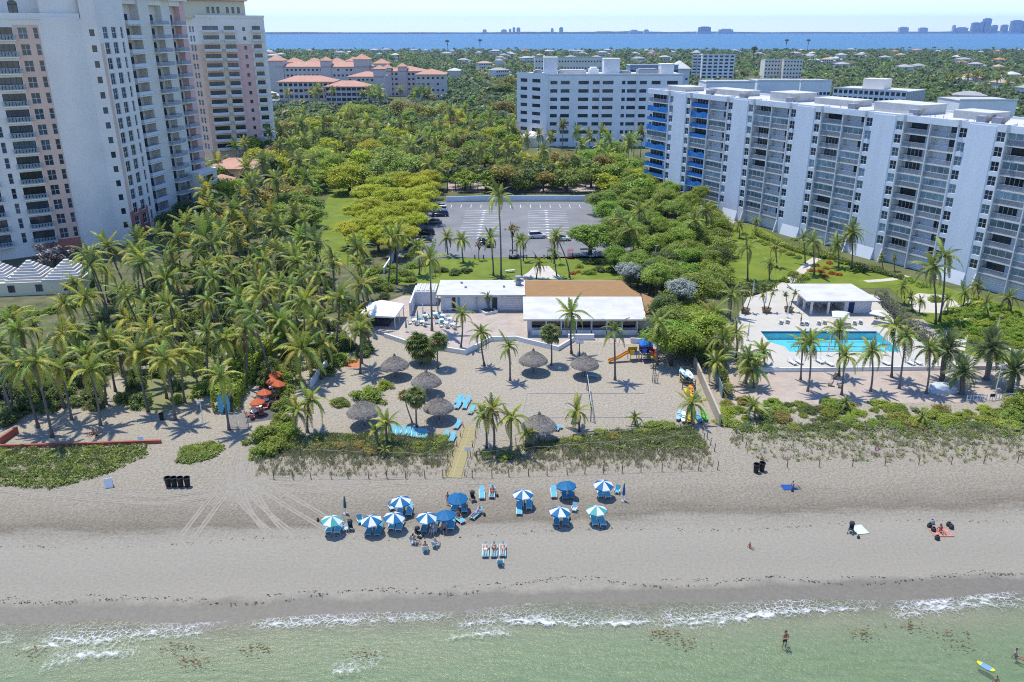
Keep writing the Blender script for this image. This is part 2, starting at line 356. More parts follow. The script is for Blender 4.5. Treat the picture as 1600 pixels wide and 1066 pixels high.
# --- foam of the small breakers
def foam_material():
    m = bpy.data.materials.new('sea_foam'); m.use_nodes = True; nt = m.node_tree; g = NT(nt); b = nt.nodes['Principled BSDF']
    b.inputs['Base Color'].default_value = (.78, .79, .78, 1); b.inputs['Roughness'].default_value = .8
    pos = g.n('ShaderNodeNewGeometry').outputs['Position']; uv = g.n('ShaderNodeAttribute', attribute_name='edge')
    a = g.math('ADD', g.math('MULTIPLY', g.noise(pos, 2.0, 8, .78, (.7, 1.1, 1)), 1.5), g.math('MULTIPLY', g.noise(pos, .25, 3, .6), .7)); e = uv.outputs['Fac']
    al = g.ramp(g.math('MULTIPLY_ADD', g.math('ADD', a, g.math('MULTIPLY', g.math('SUBTRACT', e, .5), .62)), 4.0, -5.12), [(0., (0,) * 3), (.4, (.22,) * 3), (1., (.7,) * 3)])
    wob = g.n('ShaderNodeTexNoise', {'Vector': pos, 'Scale': 1.2, 'Detail': 3}); vv = g.n('ShaderNodeVectorMath', {0: pos, 1: wob.outputs['Color']}, operation='ADD')
    vo = g.n('ShaderNodeTexVoronoi', {'Vector': vv.outputs[0], 'Scale': 2.2}, feature='DISTANCE_TO_EDGE')
    lace = g.math('MULTIPLY', g.ramp(vo.outputs['Distance'], [(0., (.40,) * 3), (.08, (0,) * 3)]), g.ramp(g.math('MULTIPLY', e, g.noise(pos, .5, 3)), [(.06, (0,) * 3), (.3, (1,) * 3)]))
    al = g.math('MAXIMUM', al, lace)
    nt.links.new(al, b.inputs['Alpha']); return m
FOAM = foam_material()
def foam(pts, wd, z=-.232, hump=.03):
    P = smooth_path([G(x, y, -.2) for x, y in pts], 10); n = len(P); V = []; E = []; Qf = []
    for k, p in enumerate(P):
        t = k / (n - 1); ww = 3.2 * wd * (.25 + .75 * math.sin(math.pi * t) ** .6) * (1 + .25 * math.sin(k * 1.7))
        for j, (o, hh, e) in enumerate(((.0, 0, .0), (.14, .5, .62), (.22, 1., 1.), (.40, .5, .62), (1.0, .0, 0.2))):
            V.append((p.x, p.y + (o - .4) * ww, max(z, 0 if False else z) + hh * hump)); E.append(e * min(1, math.sin(math.pi * t) * 2.2))
        if k:
            for j in range(4): a = (k - 1) * 5 + j; Qf.append((a, a + 5, a + 6, a + 1))
    me = np_mesh('foam', V, Qf, FOAM, True); at = me.attributes.new('edge', 'FLOAT', 'POINT'); at.data.foreach_set('value', E)
    return me
FO = 'foam crests along the waterline'
for i, (pts, wd) in enumerate([
    ([(20, 1012), (80, 1003), (150, 996), (215, 985)], .85), ([(60, 1040), (95, 1026), (140, 1014), (200, 1010), (225, 1014)], 1.35),
    ([(205, 1000), (250, 992), (300, 987), (335, 984)], .55), ([(390, 972), (450, 972), (520, 966), (580, 963)], .8), ([(510, 1050), (540, 1042), (580, 1036), (600, 1030)], .7),
    ([(690, 998), (730, 988), (770, 985), (805, 988)], .7), ([(880, 974), (930, 968), (980, 968), (1030, 966)], .85), ([(1030, 964), (1080, 962), (1130, 958)], .75),
    ([(1120, 962), (1180, 955), (1260, 948), (1330, 946), (1390, 942)], .9), ([(1395, 952), (1420, 938), (1470, 932), (1560, 926), (1610, 934)], 1.3), ([(800, 972), (840, 968), (880, 972)], .6),
    ([(-60, 1012), (-10, 1002), (30, 998)], .8), ([(60, 985), (140, 996), (220, 985), (300, 972), (370, 965)], 1.1), ([(380, 975), (470, 965), (560, 960), (640, 958), (720, 962)], 1.3), ([(700, 975), (780, 962), (860, 965), (960, 972)], 1.1), ([(1000, 972), (1100, 965), (1200, 952), (1300, 944)], 1.2), ([(1380, 960), (1440, 945), (1520, 935), (1610, 945)], 1.5)]):
    tag(obj('wave_foam', foam(pts, wd)), 'broken white foam of the small waves washing in at the waterline', 'foam', kind='stuff')
# --- seaweed: flakes of wrack on the sand and drifting clumps in the shallows
def flakes(n, pos_fn, size, mat, name, label):
    P = np.array([pos_fn() for _ in range(n)]); a = RNG.uniform(0, 6.28, n); s = RNG.uniform(.4, 1.4, n) * size
    ca, sa = np.cos(a) * s, np.sin(a) * s; zz = np.zeros(n); lift = RNG.uniform(0, .5, n) * s
    V = np.stack([P + np.stack([ca, sa * .4, lift], -1), P + np.stack([-sa * .4, ca * .4, zz], -1), P + np.stack([-ca, -sa * .4, zz], -1), P + np.stack([sa * .4, -ca * .4, lift], -1)], 1).reshape(-1, 3)
    o = obj(name, np_mesh(name, V, np.arange(4 * n).reshape(n, 4), mat)); return tag(o, label, 'seaweed', kind='stuff')
WEED = M('dried_seaweed', (.06, .045, .025), .9, .4, 2); WEEDR = M('drifting_seaweed', (.15, .075, .025), .7, .4, 1.5)
def wrack():
    x = random.uniform(-70, 75); k = random.choice((1, 1, 1, 2))
    if k == 1:
        q = math.sin(x * .7) + math.sin(x * 1.9 + 2)
        if q < -.3 and random.random() < .8: return (x, shore_y(x) + 3.2 + random.gauss(0, .1), .012)
        return (x, shore_y(x) + 2.6 + .4 * math.sin(x * .35) + random.gauss(0, .12), .012)
    return (x, 57.8 + .047 * x + 11.2 + .4 * math.sin(x * .2) + random.gauss(0, .1 + .15 * (math.sin(x * .4) > .3)), .012)
flakes(1500, wrack, .11, WEED, 'seaweed_wrack', 'thin line of dark dried seaweed left along the wet sand')
WP = [G(*p) for p in ((45, 1015), (275, 1010), (300, 1030), (400, 1010), (570, 1018), (1045, 985), (1065, 1000), (1480, 985), (1420, 975), (1500, 1003), (1350, 985))]
def drift():
    p = random.choice(WP); return (p.x + random.gauss(0, .9), p.y + random.gauss(0, .35) , -.225)
flakes(420, drift, .16, WEEDR, 'drifting_seaweed', 'reddish brown seaweed drifting in clumps in the green shallows')
# --- tyre tracks pressed into the sand
TRK = M('tracked_sand', (.315, .283, .232), .95, .12, 2.2, bump=.06, bscale=5, col2=(.225, .20, .16), detail=6)
def tracks(pts, gauge=1.5, wd=.34):
    P = smooth_path([G(x, y) for x, y in pts], 8); mbt = MB()
    for s in (-1, 1):
        q = []
        for k, p in enumerate(P):
            d = (P[min(k + 1, len(P) - 1)] - P[max(k - 1, 0)]).normalized(); q.append(Vector((p.x - d.y * s * gauge / 2, p.y + d.x * s * gauge / 2, 0)))
        for o, zz in ((-wd * .5, .012), (wd * .5, .012)):
            r = [Vector((v.x, v.y, 0)) for v in q]
            for k in range(len(r) - 1):
                d = (r[k + 1] - r[k]).normalized(); n = Vector((-d.y, d.x, 0)); a = r[k] + n * o; b2 = r[k + 1] + n * o; hw = n * wd * .36
                mbt.quad(a - hw + Vector((0, 0, -.012)), b2 - hw + Vector((0, 0, -.012)), b2 + Vector((0, 0, zz)), a + Vector((0, 0, zz)))
                mbt.quad(a + Vector((0, 0, zz)), b2 + Vector((0, 0, zz)), b2 + hw + Vector((0, 0, -.012)), a + hw + Vector((0, 0, -.012)))
    return mbt
for pts in ([(384, 690), (372, 730), (350, 765), (322, 800), (285, 850)], [(386, 700), (385, 745), (400, 790), (430, 830), (480, 868), (540, 880)],
            [(366, 725), (378, 770), (420, 815), (470, 850), (520, 866)], [(395, 748), (480, 800), (560, 846), (620, 868)],
            [(0, 760), (120, 772), (260, 780), (380, 762), (430, 752), (560, 752)], [(470, 765), (620, 752), (760, 752)]):
    o = tracks(pts).build('tyre_tracks', TRK); o['kind'] = 'structure'
# --- land
V = [(-3200, 131.5), (3200, 131.5), (3200, 2000)] + [(x, 1990 + 40 * math.sin(x * .004) + 25 * math.sin(x * .013)) for x in range(3000, -3001, -120)] + [(-3200, 2000)]
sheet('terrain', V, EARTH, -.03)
BAY = M('bay_water', (.024, .092, .155), .35, .1, .004, bump=.5, bscale=.15, col2=(.032, .125, .21), spec=.2, stretch=(.3, 1.6, 1), detail=5)
sheet('bay_water', [(-14000, 1800), (14000, 1800), (14000, 15500), (-14000, 15500)], BAY, -.6)
# far shore: a long low rise under trees
FARL = M('far_wooded_shore', (.035, .05, .03), .95, col2=(.06, .075, .05), scale=.012, detail=6)
xs = np.arange(-9000, 9001, 60.); prof = np.array([15 + 6 * math.sin(x * .0011) + 5 * math.sin(x * .0047 + 1) + RNG.uniform(-3.5, 3.5) for x in xs])
fy = np.array([9200 + 1900 * (x + 3000) / 9000 + 250 * math.sin(x * .0009) for x in xs])
V = []; Qf = []
for k in range(len(xs)):
    V += [(xs[k], fy[k], -.4), (xs[k], fy[k] + 30, prof[k] * .8), (xs[k], fy[k] + 200, prof[k]), (xs[k], fy[k] + 1500, prof[k] * .9), (xs[k], fy[k] + 3200, 0)]
    if k:
        for j in range(4): a = (k - 1) * 5 + j; Qf.append((a, a + 5, a + 6, a + 1))
obj('far_shore', np_mesh('far_shore', V, Qf, FARL))['kind'] = 'structure'
# lawns, parking lot, paths, paved areas
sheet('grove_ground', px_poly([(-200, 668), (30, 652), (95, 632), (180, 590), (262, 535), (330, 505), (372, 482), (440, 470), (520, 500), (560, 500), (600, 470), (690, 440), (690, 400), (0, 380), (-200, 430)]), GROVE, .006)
sheet('grove_lawn', px_poly([(175, 632), (205, 596), (262, 545), (318, 520), (352, 540), (338, 590), (300, 628), (255, 645), (215, 642)]), LAWNDRY, .012)
sheet('side_lawn', px_poly([(470, 392), (478, 362), (500, 330), (520, 296), (548, 288), (560, 300), (552, 350), (560, 415), (510, 412)]), LAWN, .012)
sheet('yard_lawn', px_poly([(600, 444), (640, 420), (690, 404), (980, 400), (985, 436), (690, 446)]), LAWN, .012)
sheet('garden_lawn', px_poly([(1120, 438), (1122, 390), (1140, 356), (1180, 352), (1240, 385), (1400, 428), (1620, 488), (1660, 560), (1560, 570), (1495, 548), (1390, 450), (1200, 452)]), LAWN, .012)
sheet('end_lawn', px_poly([(1630, 545), (1640, 480), (1950, 520), (1950, 632), (1642, 622)]), LAWN, .010)
sheet('garden_sand_court', px_poly([(1418, 468), (1432, 458), (1480, 462), (1502, 478), (1480, 490), (1432, 488)]), PATHC, .020)
sheet('hotel_garden', px_poly([(700, 300), (700, 262), (830, 258), (930, 275), (930, 300)]), PAVERP, .012)
lot = sheet('parking_lot', px_poly([(600, 402), (640, 370), (664, 330), (690, 316), (918, 316), (960, 340), (1010, 400), (930, 404)]), ASPH, .012)
for sp0, sp1, wL, wR in (((757, 329), (747, 372), 5.2, 5.0), ((853, 329), (857, 372), 5.2, 5.6)):
    a, b2 = G(*sp0), G(*sp1); n = 12
    for k in range(n):
        p = a.lerp(b2, k / (n - 1))
        for s, wd in ((-1, wL), (1, wR)):
            mb = MB(); mb.quad((p.x, p.y - .09, .018), (p.x + s * wd, p.y - .9 - .09, .018), (p.x + s * wd, p.y - .9 + .09, .018), (p.x, p.y + .09, .018))
            mb.build('painted_line', LINE, lot)
        mb = MB(); mb.poly([(p.x - .75, p.y - .35, .022), (p.x + .75, p.y - .35, .022), (p.x, p.y + .55, .022)]); mb.build('painted_chevron', LINE, lot)
for x in np.linspace(706, 905, 14):
    p = G(x, 320); mb = MB(); mb.quad((p.x - .07, p.y - 4.2, .018), (p.x + .07, p.y - 4.2, .018), (p.x + .07, p.y, .018), (p.x - .07, p.y, .018)); mb.build('painted_line', LINE, lot)
sheet('club_terrace', px_poly([(566, 524), (585, 480), (630, 462), (690, 462), (1020, 462), (1022, 540), (905, 534), (880, 548), (805, 534), (768, 530), (730, 553), (640, 538), (600, 526)]), PAVER, .010)
sheet('entrance_plaza', px_poly([(808, 436), (825, 426), (835, 416), (858, 416), (868, 426), (880, 436)]), PATHC, .020)
for pts, wd in (([(1142, 345), (1133, 362), (1134, 380), (1126, 395), (1118, 420)], 2.4), ([(1200, 462), (1222, 448), (1245, 430), (1270, 408), (1296, 394)], 2.0),
                ([(1352, 440), (1390, 437), (1420, 432)], 1.6), ([(1488, 545), (1494, 520), (1502, 502), (1515, 488), (1530, 470)], 3.6), ([(1560, 545), (1620, 540)], 2.4)):
    o = ribbon(smooth_path([G(*p) for p in pts]), wd, .024).build('garden_path', PATHC); o['kind'] = 'structure'
sheet('pink_walk', px_poly([(1120, 600), (1150, 578), (1570, 566), (1640, 580), (1640, 612), (1545, 628), (1300, 632), (1135, 632)]), PAVERP, .014)
sheet('orange_play_mat', px_poly([(536, 574), (545, 562), (562, 562), (560, 574)]), M('orange_mat', (.5, .16, .07), .9, .25, 3), .02)
sheet('grove_plaza', px_poly([(345, 585), (372, 520), (410, 470), (440, 480), (420, 530), (395, 560), (370, 610)]), PAVERP, .010)
# --- pool deck with its basin
PX0, PX1, PY0, PY1 = 42.0, 61.6, 117.4, 126.6
hole = [Vector(p) for p in ((PX0 + 1.9, PY0, ZD), (PX0 + 1.9, PY0 + 2.2, ZD), (PX0, PY0 + 4.2, ZD), (PX0, PY1, ZD), (PX1, PY1, ZD), (PX1, PY0, ZD))]
from mathutils.geometry import tessellate_polygon
tri = tessellate_polygon([[Vector(p) for p in outer], hole]); allp = list(outer) + hole
mb = MB()
for t in tri:
    a, b2, c = (allp[i] for i in t)
    if (b2 - a).cross(c - a).z < 0: b2, c = c, b2
    mb.poly([a, b2, c])
n = len(outer)
for k in range(n): a, b2 = outer[k], outer[(k + 1) % n]; mb.quad(a, b2, (b2.x, b2.y, -.1), (a.x, a.y, -.1), 1)
mb.build('pool_deck', [DECK, WHITE])['kind'] = 'structure'
POOLT = M('pool_tiles', (.20, .60, .68), .3, .06, .4); POOLD = M('dark_pool_tiles', (.012, .12, .26), .3, .1, 1)
t = thing('swimming_pool', 'rectangular turquoise swimming pool with dark lane lines set in a pale deck', 'pool', ((PX0 + PX1) / 2, (PY0 + PY1) / 2, 0))
ox, oy = t.location.x, t.location.y
mb = MB(); hb = [(p.x - ox, p.y - oy) for p in hole]
for k in range(6):
    a, b2 = hb[k], hb[(k + 1) % 6]; mb.quad((*a, ZD + .012), (*b2, ZD + .012), (*b2, -1.0), (*a, -1.0))
mb.poly([(*p, -1.0) for p in hb][::-1]); mb.build('basin', POOLT, t)
mb = MB(); mb.box(PX0 - ox + .03, PX1 - ox - .03, PY1 - oy - .03, PY1 - oy - .012, .06, ZD - .06); mb.build('tile_band', POOLD, t)
for k in range(4):
    mb = MB(); y = PY0 - oy + 1.6 + k * 2.1; mb.quad((-5.6, y - .13, -.99), (8.2, y - .13, -.99), (8.2, y + .13, -.99), (-5.6, y + .13, -.99)); mb.build('lane_line', POOLD, t)
def pool_water():
    m = bpy.data.materials.new('pool_water'); m.use_nodes = True; nt = m.node_tree; g = NT(nt); nt.nodes.remove(nt.nodes['Principled BSDF'])
    pos = g.n('ShaderNodeNewGeometry').outputs['Position']; bp = g.n('ShaderNodeBump', {'Height': g.noise(pos, 2.2, 3), 'Distance': .04, 'Strength': .6})
    gl = g.n('ShaderNodeBsdfGlossy', {'Roughness': .04, 'Normal': bp.outputs[0]}); tr = g.n('ShaderNodeBsdfTransparent', {'Color': (.72, .93, .97, 1)})
    fr = g.n('ShaderNodeFresnel', {'IOR': 1.33, 'Normal': bp.outputs[0]}); mx = g.n('ShaderNodeMixShader', {0: fr.outputs[0], 1: tr.outputs[0], 2: gl.outputs[0]})
    nt.links.new(mx.outputs[0], nt.nodes['Material Output'].inputs[0]); return m
mb = MB(); mb.poly([(*p, ZD - .14) for p in hb][::-1]); mb.build('water_surface', pool_water(), t)
for s in (0, .6):
    mb = MB(); mb.tube([(2.6 + s, PY1 - oy - .25, .1), (2.6 + s, PY1 - oy - .2, 1.25), (2.6 + s, PY1 - oy + .25, 1.3), (2.6 + s, PY1 - oy + .5, ZD)], .035, 6); mb.build('ladder_rail', RAILM, t)
# ================================================================== BUILDINGS
def wall_open(mb, x0, x1, z0, z1, ops, depth=.25, y=0., mi=0, mi_rev=None, band=None):
    """front wall in the plane y (facing -y) with real openings and reveals; band(x,z)->material index"""
    X = sorted({x0, x1, *[v for o in ops for v in o[:2] if x0 < v < x1]}); Z = sorted({z0, z1, *[v for o in ops for v in o[2:4] if z0 < v < z1]})
    if band: X = sorted({*X, *[v for v in band['x'] if x0 < v < x1]}); Z = sorted({*Z, *[v for v in band['z'] if z0 < v < z1]})
    cols = {}
    for i in range(len(X) - 1):
        xm = (X[i] + X[i + 1]) / 2; oc = [o for o in ops if o[0] < xm < o[1]]
        for j in range(len(Z) - 1):
            zm = (Z[j] + Z[j + 1]) / 2
            if any(o[2] < zm < o[3] for o in oc): continue
            k = band['f'](xm, zm) if band else mi
            mb.quad((X[i], y, Z[j]), (X[i + 1], y, Z[j]), (X[i + 1], y, Z[j + 1]), (X[i], y, Z[j + 1]), k)
    for a, b, c, d in (o[:4] for o in ops):
        k = mi if mi_rev is None else mi_rev; e = y + depth
        mb.quad((a, y, c), (a, e, c), (b, e, c), (b, y, c), k); mb.quad((a, y, d), (b, y, d), (b, e, d), (a, e, d), k)
        mb.quad((a, y, c), (a, y, d), (a, e, d), (a, e, c), k); mb.quad((b, y, c), (b, e, c), (b, e, d), (b, y, d), k)
WC = {}
def window(par, x, z, wd, ht, y=.2, cols=2, rows=1, frame=None, glass=None, name='window'):
    """x,z = centre of sill; window part with its pane as a sub-part"""
    frame = frame or FRAME; glass = glass or GLASS; key = (round(wd, 2), round(ht, 2), cols, rows, frame.name, glass.name)
    if key not in WC:
        f = .07; mb = MB(); h = wd / 2
        mb.box(-h, -h + f, -.05, .03, 0, ht); mb.box(h - f, h, -.05, .03, 0, ht); mb.box(-h + f, h - f, -.05, .03, 0, f); mb.box(-h + f, h - f, -.05, .03, ht - f, ht)
        for k in range(1, cols): xx = -h + wd * k / cols; mb.box(xx - .035, xx + .035, -.045, .025, f, ht - f)
        for k in range(1, rows): zz = ht * k / rows; mb.box(-h + f, h - f, -.043, .023, zz - .04, zz + .04)
        mp = MB(); mp.quad((-h + .02, 0, .02), (h - .02, 0, .02), (h - .02, 0, ht - .02), (-h + .02, 0, ht - .02))
        WC[key] = (mb.mesh('window', frame), mp.mesh('pane', glass))
    a = obj(name, WC[key][0], par, (x, y, z)); obj('pane', WC[key][1], a); return a
BC = {}
def balcony(par, x, z, wd, dp, y=0., curved=False, slab=None, rail=None, solid=False, rh=1.05):
    slab = slab or WHITE; rail = rail or RAILM; key = (round(wd, 2), round(dp, 2), curved, slab.name, rail.name, solid)
    if key not in BC:
        n = 9 if curved else 2; h = wd / 2
        P = [(-h + wd * k / (n - 1), -dp - (.55 * math.sin(math.pi * k / (n - 1)) if curved else 0)) for k in range(n)]
        mb = MB(); mb.prism([*P, (h, 0), (-h, 0)], -.22, 0)
        mr = MB(); path = [(-h + .05, -.03)] + [(min(max(p[0], -h + .05), h - .05), p[1] + .06) for p in P] + [(h - .05, -.03)]
        for k in range(len(path) - 1):
            a, b = Vector((*path[k], 0)), Vector((*path[k + 1], 0)); d = b - a; ln = d.length
            if ln < .05: continue
            ang = math.atan2(d.y, d.x); mt = Matrix.Translation(a) @ Matrix.Rotation(ang, 4, 'Z')
            mr.box(0, ln, -.025, .025, rh - .07, rh, mat=mt)
            if solid: mr.box(0, ln, -.015, .015, .08, rh - .08, mat=mt)
            else:
                mr.box(0, ln, -.02, .02, .06, .12, mat=mt)
                for q in range(int(ln / .16)): mr.box(q * .16, q * .16 + .07, -.012, .012, .12, rh - .07, mat=mt)
        BC[key] = (mb.mesh('balcony', slab), mr.mesh('railing', rail))
    a = obj('balcony', BC[key][0], par, (x, y, z)); obj('railing', BC[key][1], a); return a
def frame_of(A, u): return (A[0], A[1], 0), math.atan2(u[1], u[0])
# ------------------------------------------------------------------ long white apartment slab (right)
A = G(1015, 306); U = Vector((53.9, -104.)).normalized()
slab_b = thing('apartment_slab', 'long white ten storey slab of balconied apartments beside the pool garden', 'apartment building', (A.x, A.y, 0), math.atan2(U.y, U.x))
FL, Z0, NF = 2.72, 3.4, 10; ZR = Z0 + FL * NF + .5
LEN = 150.; DEP = 17.
mb = MB(); mb.box(-4.2, LEN, 2.2, DEP, 0, ZR - .6); mb.build('core', PAINTB, slab_b)
mb = MB(); mb.box(-4.3, LEN, .15, DEP + .1, ZR - .6, ZR - .1, 0); mb.box(-4.3, LEN, .05, .5, ZR - .1, ZR + .35, 1); mb.box(-4.3, LEN, DEP - .3, DEP + .1, ZR - .1, ZR + .35, 1); mb.box(-4.3, -3.95, .5, DEP - .3, ZR - .1, ZR + .35, 1)
mb.build('roof', [ROOFW, PAINTB], slab_b)
piers = [11.3, 36., 58., 80., 102., 124., 146.]
rr = random.Random(3)
for i, pc in enumerate(piers):
    mb = MB(); a, b = pc - 2.75, pc + 2.75                      # blank pier that splays outwards at its foot
    for z0, z1, o0, o1 in ((0, 2.6, -.75, -.06), (2.6, ZR - .05, -.06, -.06)):
        mb.quad((a, o0, z0), (b, o0, z0), (b, o1, z1), (a, o1, z1)); mb.quad((a, 2.2, z0), (a, o0, z0), (a, o1, z1), (a, 2.2, z1)); mb.quad((b, o0, z0), (b, 2.2, z0), (b, 2.2, z1), (b, o1, z1))
    mb.quad((a, -.06, ZR - .05), (b, -.06, ZR - .05), (b, 2.2, ZR - .05), (a, 2.2, ZR - .05)); mb.build('pier', PAINTB, slab_b)
    for s in (-1, 1):                                            # tall fins either side and the window strip between
        x0 = pc + s * 2.75; x1 = x0 + s * 2.1
        mb = MB(); lo, hi = min(x0, x1), max(x0, x1); ops = [(lo + .22, hi - .22, Z0 + k * FL + .42, Z0 + k * FL + 2.27) for k in range(NF)]
        wall_open(mb, lo, hi, 0, ZR - .1, ops, .3, .02); mb.build('window_strip', PAINTB, slab_b)
        for xx, pr in ((x1, -.55),):
            mb = MB(); mb.box(xx - .14, xx + .14, -.1, 2.2, 3.0, ZR - .6); mb.poly([(xx - .14, -.1, 3.0), (xx - .14, -1.0, 0), (xx - .14, 2.2, 0), (xx - .14, 2.2, 3.0)]); mb.poly([(xx + .14, -.1, 3.0), (xx + .14, 2.2, 3.0), (xx + .14, 2.2, 0), (xx + .14, -1.0, 0)])
            mb.quad((xx - .14, -1., 0), (xx + .14, -1., 0), (xx + .14, -.1, 3.), (xx - .14, -.1, 3.)); mb.build('fin', WHITE, slab_b)
            mb = MB(); mb.box(xx - .3, xx + .3, -.75, 2.2, ZR - .55, ZR + .5); mb.build('fin_head', WHITE, slab_b)
        for k in range(NF):
            if pc < 140: window(slab_b, (lo + hi) / 2, Z0 + k * FL + .42, 1.66, 1.85, .22, 2, 2, FRAME, GLASSC if rr.random() < .35 else GLASS)
gaps = [(-4.0, piers[0] - 4.85 - .14)] + [(piers[i] + 4.99, piers[i + 1] - 4.99) for i in range(6)]
for gi, (a, b) in enumerate(gaps):
    halves = [(a, b)] if gi == 0 else [(a, (a + b) / 2 - .1), ((a + b) / 2 + .1, b)]
    if gi: mb = MB(); mb.box((a + b) / 2 - .1, (a + b) / 2 + .1, .02, 2.2, 0, ZR - .6); mb.build('divider', WHITE, slab_b)
    mb = MB(); mb.box(a, b, .02, 2.2, ZR - .95, ZR - .12); mb.build('lintel', PAINTB, slab_b)
    if gi == 6: continue
    for hi, (p, q) in enumerate(halves):
        for k in range(NF):
            z = Z0 + k * FL; wd = q - p; cx = (p + q) / 2
            blue = (gi == 0 and k < 9 and k != 5) or (gi == 1 and hi == 0)
            blue = blue and not (gi == 1 and k == 5)
            kind = rr.random()
            balcony(slab_b, cx, z, wd - .02, 1.95, 2.2, False, WHITE, TARP if blue else RAILM, blue)
            if kind < .42 and not blue:                          # enclosed with storm glazing
                window(slab_b, cx, z + 1.07, wd - .1, FL - 1.35, .42, 4, 1, FRAME, GLASSC)
            w1 = wd * .62 if hi == 0 else wd * .42; xc = p + w1 / 2 + .2 if hi == 0 else q - w1 / 2 - .2
            window(slab_b, xc, z + .02, w1, 2.25, 2.14, 4 if hi == 0 else 3, 1, FRAME if rr.random() < .5 else FRAMED, GLASS)
            if blue and rr.random() < .45:
                mt = MB(); n = 8
                for j in range(n):
                    x0, x1 = p + wd * j / n, p + wd * (j + 1) / n; s0, s1 = .25 * math.sin(j * 1.3), .25 * math.sin((j + 1) * 1.3)
                    mt.quad((x0, .16 + s0 * .2, z + .1), (x1, .16 + s1 * .2, z + .1), (x1, .2, z + 1.5 + s1), (x0, .2, z + 1.5 + s0))
                mt.build('tarpaulin', TARP, slab_b)
    mb = MB(); n = int((b - a) / 2.2)                            # ground floor with garage louvres
    mb.box(a, b, 1.2, 2.2, 0, Z0 - .3)
    mb.build('ground_wall', WHITE, slab_b)
    for j in range(6): mb = MB(); mb.box(a + .4, b - .4, 1.1, 1.2, .35 + j * .42, .55 + j * .42); mb.build('louvre', GREYW, slab_b)
for x0, x1, y0, y1, hh in ((-2, 6, 6, 13, 1.0), (14, 28, 8, 14, 1.2), (40, 48, 6, 14, 1.9), (52, 64, 9, 15, 1.2), (72, 84, 6, 14, 1.8), (90, 98, 8, 14, 1.3), (106, 118, 6, 14, 1.9), (122, 134, 8, 15, 1.4)):
    mb = MB(); mb.box(x0, x1, y0, y1, ZR - .1, ZR + hh); mb.box(x0 - .15, x1 + .15, y0 - .15, y1 + .15, ZR + hh, ZR + hh + .18); mb.build('roof_house', ROOFW, slab_b)
for x, y in ((20, 3.2), (33, 3.5), (49.5, 3.4), (68.5, 3.4), (84.6, 3.2), (99.5, 3.4), (102.5, 3.6)):
    mb = MB(); mb.box(x - 1., x + .9, y - .5, y + .8, ZR - .1, ZR + 1.1); mb.poly([(x + .9, y - .6, ZR + .2), (x + 2.2, y - .6, ZR + 1.7), (x + 2.2, y + .9, ZR + 1.7), (x + .9, y + .9, ZR + .2)]); mb.box(x - 1.1, x + .6, y - .6, y + .9, ZR + 1.1, ZR + 1.25); mb.build('vent_unit', GREYM, slab_b)
for k in range(26):
    x, y = rr.uniform(0, 128), rr.uniform(1.2, 3.); mb = MB(); mb.tube([(x, y, ZR - .1), (x, y, ZR + rr.uniform(.3, .8))], .09, 6); mb.build('roof_pipe', ROOFW, slab_b)
# ------------------------------------------------------------------ cream tower (left, nearest)
TF = 3.3; zr = lambda k: 47.3 - TF * (k - 1)
Cc = Vector((-91.4, 189.3)); u1 = Vector((.8, .6)); u2 = Vector((.03, 1.)).normalized()
def to_local(root, P):
    a = root.rotation_euler.z; c, s = math.cos(a), math.sin(a); x, y = P[0] - root.location.x, P[1] - root.location.y
    return (x * c + y * s, -x * s + y * c)
tow = thing('cream_tower', 'tall cream tower with curved balconies and peach window bands beside the palm grove', 'apartment tower', (Cc.x, Cc.y, 0), math.atan2(u1.y, u1.x))
HT1, HT2 = 50.2, 64.
c2 = Cc + u2 * 13.2; body = [(-38., .5), (-.3, .5), to_local(tow, c2 + Vector((-.5, -.3))), to_local(tow, c2 + Vector((-26, 6))), (-38, 22)]
mb = MB(); mb.prism([(-38., .9), (-10.6, .9), (-10.6, 22.2), (-38, 22.2)], 0, HT1 - .3); mb.build('body', CREAM, tow)
mb = MB(); mb.prism([(-10.5, .9), (-.8, .9), body[2], body[3], (-10.5, 22)], 0, HT2); mb.build('core', CREAM, tow)
mats1 = [CREAM, PEACH, CORAL]
ops = []; wins = []
for k in range(1, 15):
    z = zr(k) - 1.2
    for cx in (-18.6, -27.3): ops.append((cx - 2.2, cx + 2.2, z - .2, z + 2.3)); wins.append(('b', cx, z - .2, 4.3, 2.5))
    for cx, wd in ((-14.55, 1.75), (-12.1, .95), (-22.6, .9)): ops.append((cx - wd / 2, cx + wd / 2, z, z + 2.3)); wins.append(('w', cx, z, wd, 2.3))
    ops.append((-1.75, -.75, z + .5, z + 1.9)); wins.append(('s', -1.25, z + .5, 1.0, 1.4))
mb = MB(); band = {'x': [-16.3, -11.4, -23.2, -22.0], 'z': [3.0, zr(1) + 1.6], 'f': lambda x, z: 2 if (z < 3.0 and -16.3 < x < -11.4) else 1 if (z < zr(1) + 1.6 and (-16.3 < x < -11.4)) else 0}
wall_open(mb, -38, -3.0, 0, HT1, [o for o in ops if o[1] < -3], .3, 0, band=band); wall_open(mb, -3.0, 0, 0, HT2, [o for o in ops if o[1] > -3], .3, 0)
mb.build('front_wall', mats1, tow)
for t_, cx, z, wd, ht in wins:
    if t_ == 'b': window(tow, cx, z, wd, ht, .3, 4, 1, FRAMED); balcony(tow, cx, z, 4.9, .9, 0, True, CREAM, RAILG)
    else: window(tow, cx, z, wd, ht, .22, 2 if wd > 1.2 else 1, 2 if t_ == 'w' else 1, FRAME if t_ == 'w' else FRAMED)
mb = MB(); n = 12                                                # softly bowed blank wall
